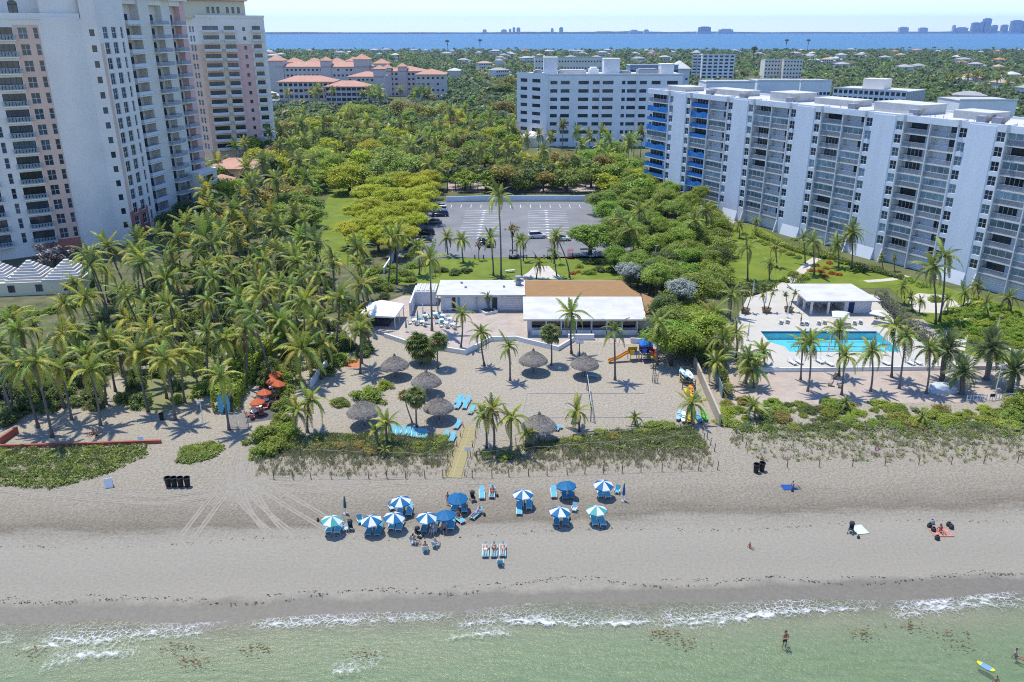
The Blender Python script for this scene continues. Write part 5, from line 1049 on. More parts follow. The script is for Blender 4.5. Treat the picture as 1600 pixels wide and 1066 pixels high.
tpx(290, 320, 34, 8, 'dark', 'round', 'dark tree against the foot of the balcony wing', 'dark trees at the wing foot'); tpx(262, 338, 26, 7, 'dark', 'round', 'dark tree against the foot of the balcony wing', 'dark trees at the wing foot')
tpx(560, 300, 16, 7, 'bare', 'sparse', 'bare brown tree at the edge of the lime trees')
for a, lab in (((948, 322, 26, 8), 'bright'), ((958, 345, 28, 8), 'mid'), ((968, 368, 28, 8), 'mid'), ((962, 392, 24, 6), 'bright'), ((935, 308, 22, 7), 'mid')): tpx(*a, lab, 'round', 'leafy %s tree overhanging the far side of the parking lot before the slab' % {'bright': 'fresh green', 'mid': 'mid green'}[lab], '%s trees over the lot side' % lab)
for k in range(22): q = G(rg.uniform(436, 700), rg.uniform(160, 176)); coconut(q, q + Vector((0, 0, rg.uniform(9, 13))), rg.uniform(3.8, 4.8), 'tall palm standing close before the terracotta roofed blocks', 'palms before the terracotta blocks', detail=False, name='royal_palm')
# dark mass between club, parking lot and slab
poly = [G(x, y, 5) for x, y in ((948, 300), (985, 270), (1030, 285), (1090, 300), (1128, 345), (1122, 400), (1098, 440), (1085, 480), (1108, 505), (1100, 522), (1075, 530), (1045, 522), (1038, 490), (1028, 440), (985, 405), (1000, 370))]
for x, y in scatter(poly, 4.6, rg):
    k = rg.choice(('dark', 'mid', 'bright', 'mid', 'seagrape', 'bright', 'seagrape')); tree(x, y, rg.uniform(2.8, 4.8), rg.uniform(4.5, 8.5), k, 'round', '%s rounded tree in the thicket between club and slab' % {'dark': 'dark green', 'mid': 'mid green', 'seagrape': 'yellow green', 'bright': 'fresh green'}[k], '%s trees of the thicket' % k)
# park woods: palms and trees
poly = [G(x, y, 8) for x, y in ((318, 262), (400, 205), (440, 195), (470, 172), (560, 178), (700, 188), (760, 120), (812, 118), (806, 220), (830, 240), (930, 225), (1006, 238), (1010, 280), (930, 292), (690, 292), (660, 262), (600, 250), (540, 268), (500, 300), (420, 305), (380, 330), (320, 330))]
park_avoid = [[(-34, 150), (-34, 252), (36, 252), (36, 150)], [(-96, 244), (-96, 278), (-72, 278), (-72, 244)], [(G(500, 400).x, G(500, 400).y), (G(470, 330).x, G(470, 330).y), (G(545, 285).x, G(545, 285).y), (G(560, 300).x, G(560, 300).y), (G(560, 410).x, G(560, 410).y)]]
PLM = [((-95, 310), 'at the foot of the pink tower'), ((-78, 255), 'beside the terracotta roofed garden pavilion'), ((-80, 370), 'between the pink tower and the terracotta complex'), ((-50, 400), 'in front of the terracotta complex'), ((-15, 395), 'in the wood left open beside the white hotel'), ((-8, 330), 'near the faceted end of the white hotel'), ((30, 300), 'in front of the white hotel'), ((20, 260), 'behind the white parking lot wall'), ((-45, 300), 'in the middle of the park'), ((-30, 255), 'behind the lime trees of the parking lot'), ((-60, 235), 'above the curving side lawn'), ((60, 285), 'behind the end of the long white slab')]
def near_label(head, x, y): return head + ' ' + min(PLM, key=lambda k: (k[0][0] - x) ** 2 + (k[0][1] - y) ** 2)[1]
kk = 0
for x, y in scatter(poly, 6.6, rg, 20, park_avoid):
    kk += 1
    if y > 430: continue
    if rg.random() < .34 and kk < 420: coconut(Vector((x, y, 0)), Vector((x + rg.uniform(-.8, .8), y, rg.uniform(7, 11.5))), rg.uniform(3.2, 4.3), near_label('palm with feathery crown', x, y), near_label('palms with feathery crown', x, y), detail=False, name='royal_palm')
    else:
        k = rg.choice(('dark', 'mid', 'lime', 'olive', 'bright', 'bright')); tree(x, y, rg.uniform(4.2, 7.2), rg.uniform(6.5, 10.5), k, 'small', near_label('medium %s tree' % {'dark': 'dark green', 'mid': 'mid green', 'olive': 'yellow olive', 'bright': 'fresh green', 'lime': 'lime green'}[k], x, y), near_label('medium %s trees' % k, x, y))
for k, px_ in enumerate(np.linspace(688, 770, 8)): q = G(px_, 296); coconut(q, Vector((q.x, q.y, 5.2 + .4 * (k % 3))), 2.3, 'clipped round palm in the row along the parking lot wall', 'row of round palms by the lot wall', kind='sabal', detail=False)
for px_, py in ((785, 292), (805, 290), (826, 295), (842, 292), (860, 294), (880, 292), (897, 290), (915, 292)): q = G(px_, py); coconut(q, Vector((q.x, q.y, rg.uniform(5, 8.5))), 2.6, 'fan palm behind the white parking lot wall near the hotel', 'fan palms behind the lot wall', kind='sabal', detail=False)
for px_, py in ((845, 205), (878, 218), (900, 224), (920, 228), (940, 226), (1000, 235), (990, 240), (842, 232), (980, 246), (822, 235), (860, 236)): q = G(px_, py + 16); coconut(q, Vector((q.x, q.y, rg.uniform(7.5, 11))), 3.6, 'palm standing against the white hotel front', 'palms along the hotel front', detail=False)
for px_, py in ((1490, 120), (1500, 122), (1512, 120), (1526, 118), (1541, 119), (1560, 122), (1480, 124), (1450, 124), (1575, 128), (1590, 126), (1540, 168), (1527, 172)): q = G(px_, py, 11); coconut(Vector((q.x, q.y, 0)), Vector((q.x, q.y, 11)), 4.2, 'tall palm behind the white roofs at the back of the slab', 'palms behind the slab', detail=False)
for px_, py in ((1178, 85), (1263, 68), (1229, 68), (699, 70), (750, 68)): q = G(px_, py, 14); tree(q.x, q.y, 6, 26, 'dark', 'round', 'tall dark pointed conifer standing above the far town', 'tall conifers above the far town')
# ------------------------------------------------------------------ distant wood: one mass of crowns
rng = np.random.default_rng(3); PTS = []
y = 330.
while y < 1990:
    sp = 8.5 if y < 700 else 11 + (y - 700) * .005; hw = y * .74 + 60; xs = np.arange(-hw, hw, sp); PTS.append(np.stack([xs + rng.uniform(-.5, .5, len(xs)) * sp, y + rng.uniform(-.5, .5, len(xs)) * sp], -1)); y += sp * 1.05
PTS = np.concatenate(PTS)
def keep_pt(p):
    x, y = p
    if y < 432 and inside((x, y), poly): return False
    if y < 480 and -150 < x < -85 and y < 375: return False
    if y < 700 and XY(428, y) < x < XY(702, y) and y > 530: return rng.random() < .10
    if y < 385 and XY(800, y) < x < XY(1075, y): return False
    if y < 345 and x < 40: return False
    if y < 470 and 60 < x < 190 and rng.random() < .45: return False
    if 700 < y < 900 and XY(1076, y) < x < XY(1258, y) and y > 795: return False
    d = gb.location
    if (x - d.x) ** 2 + (y - d.y - 8) ** 2 < 34 ** 2: return False
    if 540 < y < 585 and XY(980, y) < x < XY(1085, y): return False
    for a, b, r_ in HOUSES:
        if abs(x - a) < 14 and -(30 + b * .06) < y - b < 15: return rng.random() < .12 and y - b < -14
    return True
PTS = np.array([p for p in PTS if keep_pt(p)])
cols = ['dark', 'mid', 'dark', 'olive', 'bright', 'mid', 'dark']; far_mats = [leafmat('far_%s' % c, tuple(v * 2.2 for v in a), tuple(v * 2.3 for v in b), .0, .0, .05) for c, a, b in (('dark', (.035, .056, .022), (.07, .092, .034)), ('mid', (.058, .084, .026), (.098, .125, .036)), ('olive', (.10, .10, .036), (.145, .135, .05)), ('bright', (.075, .12, .022), (.11, .16, .03)))]
protoN = {n: [crown_points(40 + s, 9, n // 9, flat=.7, rc=(.3, .45)) for s in range(4)] for n in (90, 36)}
for band, (ya, yb, npq, ls) in enumerate(((0, 700, 90, .20), (700, 2100, 36, .32))):
    sel = PTS[(PTS[:, 1] >= ya) & (PTS[:, 1] < yb)]; Vs = []; mi = []
    for p in sel:
        P, N, _ = protoN[npq][rng.integers(4)]; r_ = rng.uniform(3.4, 6.2); hgt_ = rng.uniform(1.2, 4.2) + (4.5 if rng.random() < .05 else 0); a = rng.uniform(0, 6.28); ca, sa = math.cos(a), math.sin(a); Rm = np.array([[ca, -sa, 0], [sa, ca, 0], [0, 0, 1]])
        n = len(P); Vs.append(leaf_quads(P @ Rm.T * np.array([r_, r_, r_ * .9]) + np.array([p[0], p[1], hgt_]), N @ Rm.T, ls * r_ * rng.uniform(.6, 1.3, n), rng)); mi.append(np.full(n, rng.choice([0, 0, 0, 1, 1, 2, 3], p=[.2, .2, .15, .15, .12, .1, .08])))
    V = np.concatenate(Vs); tag(obj('distant_wood', np_mesh('distant_wood', V, np.arange(len(V)).reshape(-1, 4), far_mats, False, np.concatenate(mi))), 'dense wood of mixed trees around the distant houses' if band == 0 else 'hazy wooded belt reaching to the bay shore', 'wood', kind='stuff')
# ------------------------------------------------------------------ shrubs, hedges, dune plants
for a in ((578, 608, 30), (600, 590, 18), (560, 605, 15)): q = G(a[0], a[1], 1.5); shrub(q.x, q.y, a[2] * .085, 'seagrape', 'yellow green sea grape bush in the club sand beside the thatched umbrellas', 'sea grape bushes in the club sand', 1.0, 'sea_grape_bush')
for px_, py, rd in ((420, 676, 2.6), (432, 690, 2.1), (410, 700, 1.8), (446, 668, 2.0)): q = G(px_, py + 12); shrub(q.x, q.y, rd, 'seagrape', 'sea grape bush beside the wire gate', 'sea grapes beside the wire gate', 1.2, 'sea_grape_bush')
for px_, py, rd, kd in ((530, 632, 1.6, 'mid'), (450, 610, 1.8, 'mid'), (440, 640, 1.6, 'dark'), (505, 585, 1.8, 'mid'), (520, 560, 1.9, 'dark'), (600, 705, 1.0, 'dark'), (628, 712, 1.2, 'dark'), (655, 700, 1.4, 'mid'), (690, 690, 1.3, 'seagrape'), (560, 700, 1.3, 'olive'), (530, 698, 1.2, 'olive'), (500, 700, 1.1, 'olive'), (580, 708, 1.2, 'olive'), (900, 690, 1.2, 'olive'), (880, 692, 1.0, 'mid'), (940, 680, 1.3, 'mid'), (1025, 670, 2.0, 'seagrape'), (1045, 672, 1.6, 'seagrape'), (1008, 678, 1.2, 'olive'), (960, 684, 1.1, 'olive'), (850, 700, 1.1, 'olive'), (760, 712, 1.1, 'dark'), (790, 715, 1.2, 'mid')):
    q = G(px_, py); shrub(q.x, q.y, rd, kd, 'low %s bush on the dune in front of the club' % {'mid': 'green', 'dark': 'dark green', 'olive': 'olive', 'seagrape': 'yellow green'}[kd], 'low %s bushes of the club dune' % kd, .75, 'dune_bush')
pr = [G(x, y) for x, y in ((1128, 660), (1130, 630), (1180, 628), (1260, 632), (1440, 636), (1500, 640), (1640, 630), (1850, 632), (1850, 662), (1640, 668), (1500, 668), (1380, 668), (1260, 672), (1150, 676))]
for x, y in scatter([(p.x, p.y) for p in pr], 1.9, rg): shrub(x, y, rg.uniform(.8, 1.9), rg.choice(('bright', 'mid', 'seagrape', 'olive', 'dark')), 'leafy sea grape shrub in the thick dune belt below the pool', 'sea grape shrubs of the pool dune', rg.uniform(.45, .75), 'sea_grape_bush')
for px_, py, rd in ((1590, 640, 2.6), (1610, 625, 2.4), (1580, 655, 1.8)): q = G(px_, py); shrub(q.x, q.y, rd, 'mid', 'tall rounded green bush at the end of the pool walk', 'tall bushes at the walk end', 1.1)
for px_, py in ((310, 703), (325, 697), (300, 712), (290, 705), (338, 700), (318, 712)): q = G(px_, py); shrub(q.x, q.y, .95, 'mid', 'green dune bush on the sand island between the beach paths', 'bushes of the sand island', .7, 'dune_bush')
pg = [G(x, y, 1) for x, y in ((1475, 480), (1540, 465), (1640, 500), (1640, 540), (1560, 530), (1500, 525))]
for x, y in scatter([(p.x, p.y) for p in pg], 2.1, rg): shrub(x, y, rg.uniform(1.2, 1.9), 'bright', 'glossy green shrub in the planting beside the curving garden path', 'shrubs beside the curving path', .8)
for px_, py in ((1275, 416), (1282, 425), (1290, 420), (1300, 428), (1268, 424), (1296, 412), (1310, 430), (1288, 432)): q = G(px_, py); shrub(q.x, q.y, 1.0, 'orange', 'flaming orange croton shrub on the garden lawn', 'orange crotons on the lawn', .8, 'croton_shrub')
for px_, py in ((895, 428), (903, 426)): q = G(px_, py); shrub(q.x, q.y, .9, 'orange', 'orange flowering shrub on the club lawn', 'orange shrubs on the club lawn', .8)
for px_, py, rd, kd in ((920, 428, 1.6, 'mid'), (938, 424, 1.8, 'dark'), (955, 425, 1.8, 'dark'), (905, 418, 1.2, 'mid'), (925, 412, 1.8, 'dark'), (690, 425, 1.6, 'dark'), (710, 428, 1.8, 'dark'), (728, 425, 1.7, 'dark'), (640, 440, 1.5, 'mid'), (620, 430, 2.0, 'mid'), (585, 425, 2.2, 'mid'), (600, 465, 1.5, 'dark'), (540, 470, 2.2, 'mid'), (660, 415, 1.5, 'mid'), (650, 395, 1.6, 'bright'), (640, 385, 1.6, 'mid')):
    q = G(px_, py); shrub(q.x, q.y, rd, kd, '%s shrub in the beds between club and parking lot' % {'mid': 'green', 'dark': 'dark green', 'bright': 'fresh green'}[kd], '%s shrubs behind the club' % kd, .9)
for k in range(16):
    q = G(rg.uniform(1140, 1330), rg.uniform(345, 392)); 
    if k < 9: q = G(1150 + k * 12, 362 + k * 5.2)
    shrub(q.x, q.y, 1.2, 'mid', 'low rounded shrub at the foot of the white slab', 'shrubs at the slab foot', .7)
for px_, py, wd in ((1405, 434, 2.4), (1540, 552, 3.), (1558, 540, 3.2), (1518, 538, 1.6), (1335, 420, 1.5), (1350, 425, 1.5)): q = G(px_, py); shrub(q.x, q.y, wd * .7, 'hedge', 'clipped round shrub on the garden lawn', 'clipped shrubs on the garden lawn', .5)
hedge([G(1372, 470), G(1400, 500), G(1430, 525), G(1462, 552)], 1.6, 2.0, 'greyhedge', 'tall grey green hedge along the right side of the pool deck')
hedge([G(1150, 462), G(1180, 458), G(1212, 456)], 1.2, 2.0, 'hedge', 'dark clipped hedge behind the potted palms of the pool deck'); hedge([G(1232, 455), G(1256, 452)], 1.4, 2.0, 'hedge', 'short clipped hedge behind the pool pavilion corner')
hedge([G(350, 645), G(374, 606), G(396, 572), G(424, 545)], 2.8, 2.7, 'bright', 'tall green hedge along the café terrace', dens=34, leaf=.2)
for px_, py, rd in ((446, 592, 2.0), (442, 612, 2.0), (448, 632, 1.9), (440, 655, 1.8), (425, 570, 1.8), (438, 580, 1.8)): q = G(px_, py + 6); shrub(q.x, q.y, rd, 'mid', 'leafy green shrub screening the café parasols from the club sand', 'shrubs screening the café', 1.15)
for px_, py in ((20, 488), (50, 492), (85, 488), (118, 478), (140, 462), (150, 445), (5, 500)): q = G(px_, py); shrub(q.x, q.y, 1.9, 'mid', 'green shrub before the stepped roof pavilion', 'shrubs before the stepped roof pavilion', 1.0)
hedge([G(702, 313), G(780, 311), G(860, 312)], .9, 1.0, 'hedge', 'low hedge along the white parking lot wall')
hedge([G(1178, 366), G(1215, 382), G(1250, 395), G(1290, 405)], 1.6, 1.1, 'bright', 'low clipped hedge along the foot of the long white slab')
hedge([G(1305, 408), G(1350, 420), G(1395, 433)], 1.4, .9, 'hedge', 'dark clipped hedge along the slab foot near the path')
for px_, py, rd in ((1285, 400, 2.0), (1300, 404, 1.8), (1320, 412, 1.6), (1265, 396, 1.8), (1340, 424, 1.4), (1240, 432, 1.6), (1255, 436, 1.5), (1225, 440, 1.4), (1420, 440, 1.5), (1440, 448, 1.4), (1460, 470, 1.5), (1500, 492, 1.7), (1530, 480, 1.8)): q = G(px_, py); shrub(q.x, q.y, rd, 'mid', 'leafy tropical shrub in the beds of the garden lawn', 'tropical shrubs of the garden lawn', 1.0)
for px_, py, rd in ((602, 452, 2.2), (615, 440, 2.2), (632, 430, 2.0), (590, 442, 2.4), (572, 452, 2.2), (645, 418, 1.9), (605, 422, 2.2), (575, 430, 2.4), (640, 402, 1.7)): q = G(px_, py); shrub(q.x, q.y, rd, 'bright' if px_ % 2 else 'mid', 'leafy shrub in the rough strip left of the club lawn beside the lot wall' if False else 'leafy shrub in the rough strip between the marquee tent and the lot wall', 'shrubs of the rough strip', .95)
hedge([G(1130, 560), G(1124, 590), G(1140, 625)], 1.2, 1.6, 'mid', 'leafy hedge along the grey fence of the sand path')
for x, y in scatter([(p.x, p.y) for p in px_poly([(-60, 712), (0, 708), (225, 702), (190, 722), (120, 742), (60, 752), (-60, 755)])], 2.6, rg): shrub(x, y, rg.uniform(.7, 1.4), rg.choice(('mid', 'dark', 'olive', 'mid')), 'low bushy plant on the dune below the coral wall', 'low plants of the coral wall dune', .55, 'dune_bush')
for px_, py, rd in ((12, 660, 2.2), (30, 640, 2.4), (55, 628, 2.2), (80, 640, 1.9), (100, 615, 2.2), (118, 632, 1.7), (5, 620, 2.4), (40, 605, 2.3), (130, 600, 2.0), (75, 600, 2.2), (150, 585, 1.9), (22, 585, 2.2)): q = G(px_, py); shrub(q.x, q.y, rd, 'dark', 'dark green shrub massed behind the leaning palms of the beach edge', 'shrubs behind the leaning palms', 1.0)
for k in range(16): q = G(rg.uniform(1650, 1900), rg.uniform(500, 610)); coconut(q, q + Vector((rg.uniform(-.6, .6), 0, rg.uniform(5, 8))), rg.uniform(2.8, 3.6), 'coconut palm on the lawn past the end of the pool walk', 'palms past the pool walk', detail=False)
for k in range(26): q = G(rg.uniform(1650, 1900), rg.uniform(505, 625)); shrub(q.x, q.y, rg.uniform(1.2, 2.4), rg.choice(('mid', 'bright', 'dark')), 'garden shrub on the lawn past the end of the pool walk', 'shrubs past the pool walk', .9)
# dune grass and ground cover: uncountable
def dune_cover(name, label, poly_px, n_tuft, mat, hmax, dens_fn, leafy=False, seed=0):
    rng = np.random.default_rng(seed); pl = [G(x, y) for x, y in poly_px]; xs = [p.x for p in pl]; ys = [p.y for p in pl]; P = []
    ph = rng.uniform(0, 6, 6)
    while len(P) < n_tuft:
        x, y = rng.uniform(min(xs), max(xs)), rng.uniform(min(ys), max(ys))
        if inside((x, y), pl):
            cl = .5 + .5 * math.sin(x * .8 + ph[0] + 1.4 * math.sin(y * 1.1 + ph[1])) * math.sin(y * 1.3 + ph[2] + .7 * x)
            if rng.random() < dens_fn((y - min(ys)) / (max(ys) - min(ys))) * (.12 + 1.3 * cl * cl): P.append((x, y))
    P = np.array(P); nb = 9; n = len(P) * nb; base = np.repeat(P, nb, 0) + rng.normal(0, .10 if not leafy else .16, (n, 2)); a = rng.uniform(0, 6.28, n); h = rng.uniform(.35, 1., n) * hmax * np.repeat(rng.uniform(.5, 1.2, len(P)), nb)
    if leafy:
        Pp = np.concatenate([base, (h * rng.random(n))[:, None]], 1); N = rng.normal(0, .5, (n, 3)) + np.array([0, 0, 1]); N /= np.linalg.norm(N, axis=1, keepdims=True); V = leaf_quads(Pp, N, rng.uniform(.07, .17, n), rng)
    else:
        out = np.stack([np.cos(a), np.sin(a)], -1); w_ = np.stack([-np.sin(a), np.cos(a)], -1) * .022; z0 = np.zeros((n, 1)) - .01
        tip = base + out * (h * rng.uniform(.25, .8, n))[:, None]; mid = base + out * (h * .2)[:, None]
        V = np.stack([np.concatenate([base - w_, z0], 1), np.concatenate([base + w_, z0], 1), np.concatenate([mid + w_ * .9, (h * .6)[:, None]], 1), np.concatenate([tip, h[:, None]], 1)], 1).reshape(-1, 3)
    return tag(obj(name, np_mesh(name, V, np.arange(len(V)).reshape(-1, 4), mat)), label, 'ground cover' if leafy else 'grass', kind='stuff')
DG = leafmat('dune_grass_blades', (.24, .23, .12), (.40, .36, .22), 0, 0, .6, .2); DGG = leafmat('dune_grass_green', (.16, .19, .05), (.27, .27, .10), 0, 0, .5, .25); VINE = leafmat('beach_vine_leaves', (.13, .18, .03), (.23, .26, .055), 0, 0, .5, .3)
dl = [(-330, 706), (-120, 705), (0, 702), (120, 699), (232, 696), (228, 712), (196, 728), (160, 742), (80, 765), (0, 758), (-120, 770), (-330, 775)]
dm = [(398, 745), (402, 715), (440, 690), (500, 680), (700, 682), (712, 700), (696, 744), (560, 744)]; dr = [(735, 742), (742, 706), (800, 700), (860, 690), (960, 674), (1080, 668), (1106, 700), (1116, 735), (900, 738)]
dp = [(1140, 690), (1150, 664), (1300, 660), (1640, 660), (1850, 655), (1850, 722), (1640, 722), (1400, 722), (1180, 720)]
dune_cover('dune_vines', 'green vines and grass covering the dune below the coral wall', dl, 4000, VINE, .5, lambda t: .9, True, 1); dune_cover('dune_grass', 'tufts of grass on the dune below the coral wall', dl, 1500, DGG, .7, lambda t: .9, False, 2)
for i, d_ in enumerate((dm, dr)):
    wh = ('left', 'right')[i]; lab = ('beside the wire gate', 'beside the kayak rack')[i]
    dune_cover('dune_vines', 'olive ground cover on the upper club dune %s' % lab, d_, 1900, VINE, .45, lambda t: max(0, t - .45) * 1.8, True, 3 + i); dune_cover('dune_grass', 'dry grey green sea oats on the club dune %s' % lab, d_, 1500, DG, .62, lambda t: .18 + .5 * (t > .28), False, 5 + i); dune_cover('dune_grass', 'greener grass tufts on the club dune %s' % lab, d_, 800, DGG, .7, lambda t: max(.05, t - .2), False, 8 + i)
dune_cover('dune_vines', 'green ground cover on the dune below the pool', dp, 2500, VINE, .45, lambda t: max(.03, t - .4) * 1.5, True, 11); dune_cover('dune_grass', 'sparse sea oats on the open dune below the pool', dp, 1650, DG, .6, lambda t: .25 + .4 * (t > .35), False, 12)
dune_cover('dune_vines', 'tufted cover of the sand island between the beach paths', [(278, 722), (285, 700), (330, 690), (352, 700), (330, 716), (300, 726)], 500, VINE, .4, lambda t: .8, True, 13)
# ================================================================== THINGS
ro = random.Random(9)
BLUE = M('umbrella_blue', (.010, .135, .30), .6, .05, 2, transl=.15); UWHITE = M('umbrella_white', (.72, .73, .74), .7, .04, 2, transl=.2); UTEAL = M('umbrella_teal', (.06, .34, .33), .6, .05, 2, transl=.15)
def canopy_panel(n, k, r, z0, z1, mat, name='panel'):
    a0, a1 = 2 * math.pi * k / n, 2 * math.pi * (k + 1) / n; mb = MB(); rows = []
    for t in (0., .35, .7, 1.):
        z = z1 + (z0 - z1) * (t ** 1.25); sag = .04 * math.sin(math.pi * t)
        am = (a0 + a1) / 2; p0 = (r * t * math.cos(a0), r * t * math.sin(a0), z); p2 = (r * t * math.cos(a1), r * t * math.sin(a1), z); pm = ((p0[0] + p2[0]) / 2, (p0[1] + p2[1]) / 2, z - sag); rows.append((p0, pm, p2))
    for i in range(3):
        for j in range(2): mb.quad(rows[i + 1][j], rows[i + 1][j + 1], rows[i][j + 1], rows[i][j])
    for j in range(2): p, q = rows[3][j], rows[3][j + 1]; mb.quad((p[0], p[1], p[2] - .14), (q[0], q[1], q[2] - .14), q, p)
    return mb.mesh(name, mat, True)
PAN = {}
def umbrella(px, py, cols, label, group, r=1.3, zc=1.8, n=8, name='beach_umbrella', base=0.):
    q = G(px, py, zc + base); t = thing(name, label, 'umbrella', (q.x, q.y, base), ro.uniform(0, .7), group); t.rotation_euler = (ro.uniform(-.09, .09), ro.uniform(-.09, .09), ro.uniform(0, .78))
    for k in range(n):
        m_ = cols[k % len(cols)]; key = (n, k, r, m_.name)
        if key not in PAN: PAN[key] = canopy_panel(n, k, r, 1.78, 2.42, m_)
        obj('panel', PAN[key], t)
    if 'pole' not in PAN: mb = MB(); mb.tube([(0, 0, -.05), (0, 0, 2.42), (0, 0, 2.6)], [.03, .025, .015], 8); PAN['pole'] = mb.mesh('pole', WHITE)
    obj('pole', PAN['pole'], t)
    if name == 'beach_umbrella': t.scale = (.86,) * 3
    return q
US = 'blue and white striped beach umbrella standing over loungers on the open beach'; UB = 'plain blue beach umbrella standing over loungers on the open beach'; UT = 'teal and white striped beach umbrella standing over loungers on the open beach'
spots = []
for px_, py in ((581.3, 809.7), (614, 805.4), (628, 779.7), (666.3, 806), (818, 770), (942.8, 754.4), (874.7, 797)): spots.append(umbrella(px_, py, [BLUE, UWHITE], US, 'blue and white striped beach umbrellas'))
for px_, py in ((696.7, 802.8), (715, 775), (886, 756.6)): spots.append(umbrella(px_, py, [BLUE], UB, 'plain blue beach umbrellas', n=10))
for px_, py in ((516.4, 810.6), (933.4, 795)): spots.append(umbrella(px_, py, [UTEAL, UWHITE], UT, 'teal and white beach umbrellas'))
# lounger: frame, slatted seat, raised back, four legs
AQUA = M('aqua_lounger_fabric', (.10, .36, .44), .6, .06, 3); AQUAD = M('teal_lounger_fabric', (.035, .20, .27), .6, .06, 3)
def lounger_protos(mat, fr, back=.45):
    L = {}; mb = MB(); mb.box(-.33, -.28, -.95, .95, .27, .33); mb.box(.28, .33, -.95, .95, .27, .33); mb.box(-.28, .28, -.95, -.9, .27, .33); mb.box(-.28, .28, .9, .95, .27, .33); L['frame'] = mb.mesh('frame', fr)
    mb = MB(); mb.box(-.28, .28, -.9, .25, .335, .375); L['seat'] = mb.mesh('seat', mat)
    mb = MB(); s, c = math.sin(back), math.cos(back); mb.box(-.28, .28, 0, .72, 0, .04, mat=Matrix.Translation((0, .26, .345)) @ Matrix.Rotation(back, 4, 'X')); L['backrest'] = mb.mesh('backrest', mat)
    mb = MB(); mb.box(-.025, .025, -.025, .025, 0, .27); L['leg'] = mb.mesh('leg', fr); return L
LP = {'aqua': lounger_protos(AQUA, WHITE), 'teal': lounger_protos(AQUAD, GREYM), 'flat': lounger_protos(AQUA, WHITE, .06), 'white': lounger_protos(M('white_sling', (.66, .66, .64), .6, .05, 3), WHITE, .6)}
def lounger(x, y, rz, kind, label, group=None, z=0., name='sun_lounger'):
    t = thing(name, label, 'lounger', (x, y, z), rz, group); L = LP[kind]
    for k in ('frame', 'seat', 'backrest'): obj(k, L[k], t)
    for sx in (-.3, .3):
        for sy in (-.8, .7): obj('leg', L['leg'], t, (sx, sy, 0))
    return t
for i, q in enumerate(spots):
    for s in (-.55, .55):
        lounger(q.x + s * .8 + .15 + ro.uniform(-.12, .12), q.y + .55 + ro.uniform(-.3, .3), ro.uniform(-.12, .12), 'aqua' if i % 3 else 'teal', 'aqua lounger in the shade under a beach umbrella', 'loungers under the beach umbrellas')
def chair_proto(mat, fr):
    L = {}; mb = MB(); mb.box(-.27, .27, -.27, .25, .26, .30); L['seat'] = mb.mesh('seat', mat); mb = MB(); mb.box(-.27, .27, 0, .03, 0, .62, mat=Matrix.Translation((0, .25, .27)) @ Matrix.Rotation(-.35, 4, 'X')); L['backrest'] = mb.mesh('backrest', mat)
    mb = MB(); mb.box(-.02, .02, -.02, .02, 0, .26); L['leg'] = mb.mesh('leg', fr); mb = MB(); mb.box(-.025, .025, -.25, .3, .46, .5); mb.box(-.02, .02, -.25, -.21, .26, .46); L['armrest'] = mb.mesh('armrest', fr); return L
CPR = {'aqua': chair_proto(AQUA, WHITE), 'pale': chair_proto(M('pale_blue_sling', (.36, .50, .55), .6, .06, 3), WHITE), 'white': chair_proto(WHITE, WHITE), 'dark': chair_proto(WOOD, WOOD), 'red': chair_proto(CORAL, DARK)}
def chair(x, y, rz, kind, label, group=None, z=0., name='beach_chair'):
    t = thing(name, label, 'chair', (x, y, z), rz, group); L = CPR[kind]; obj('seat', L['seat'], t); obj('backrest', L['backrest'], t)
    for sx in (-.25, .25):
        for sy in (-.22, .22): obj('leg', L['leg'], t, (sx, sy, 0))
        obj('armrest', L['armrest'], t, (sx * 1.12, 0, 0))
    return t
def LG(px, py, rz, kind, lab, grp=None): q = G(px, py + 2); return lounger(q.x, q.y, rz, kind, lab, grp)
def CH(px, py, rz, kind, lab, grp=None): q = G(px, py + 3); return chair(q.x, q.y, rz, kind, lab, grp)
LG(753, 773, .05, 'aqua', 'empty aqua lounger in full sun beside a lounger with a sunbather'); LG(769, 771, -.04, 'aqua', 'aqua lounger in full sun carrying a sunbather in red beside an empty one')
LG(865, 771, .0, 'aqua', 'empty aqua lounger in full sun beside a plain blue umbrella')
for k, (px_, py) in enumerate(((758.5, 862), (772, 862), (785.6, 861))): LG(px_, py, 0, 'flat', 'aqua lounger in the row of three sunbathers on the lower sand', 'row of three loungers on the lower sand')
CH(781.5, 879, math.pi, 'aqua', 'small aqua chair standing at the foot of the three loungers in a row')
LG(716, 811, .7, 'aqua', 'aqua lounger turned diagonally beside a plain blue umbrella, with a sitter'); LG(744, 804, -.55, 'aqua', 'aqua lounger set diagonally in the sun with a reclining sunbather in blue')
LG(811, 797, 0, 'aqua', 'aqua lounger sticking out of the shade of a lone striped umbrella')
for px_, py, rz in ((648, 847, 1.3), (665, 858, math.pi), (681, 851, 2.7), (677, 830, -.6)): CH(px_, py, rz, 'pale', 'pale beach chair in the circle of sitters below the umbrellas', 'chairs in the circle of sitters')
CH(964, 768, -.4, 'aqua', 'aqua beach chair beside the striped umbrella furthest up the sand'); CH(897, 796, -.3, 'pale', 'pale beach chair at the edge of a striped umbrella near the teal one'); CH(563, 815, .4, 'aqua', 'aqua beach chair beside the striped umbrella next to the teal one')
CH(541, 826, -.5, 'pale', 'beach chair loaded with dark bags beside the teal and white umbrella'); CH(612, 794, .5, 'pale', 'pale beach chair beside the topmost striped umbrella of the cluster')
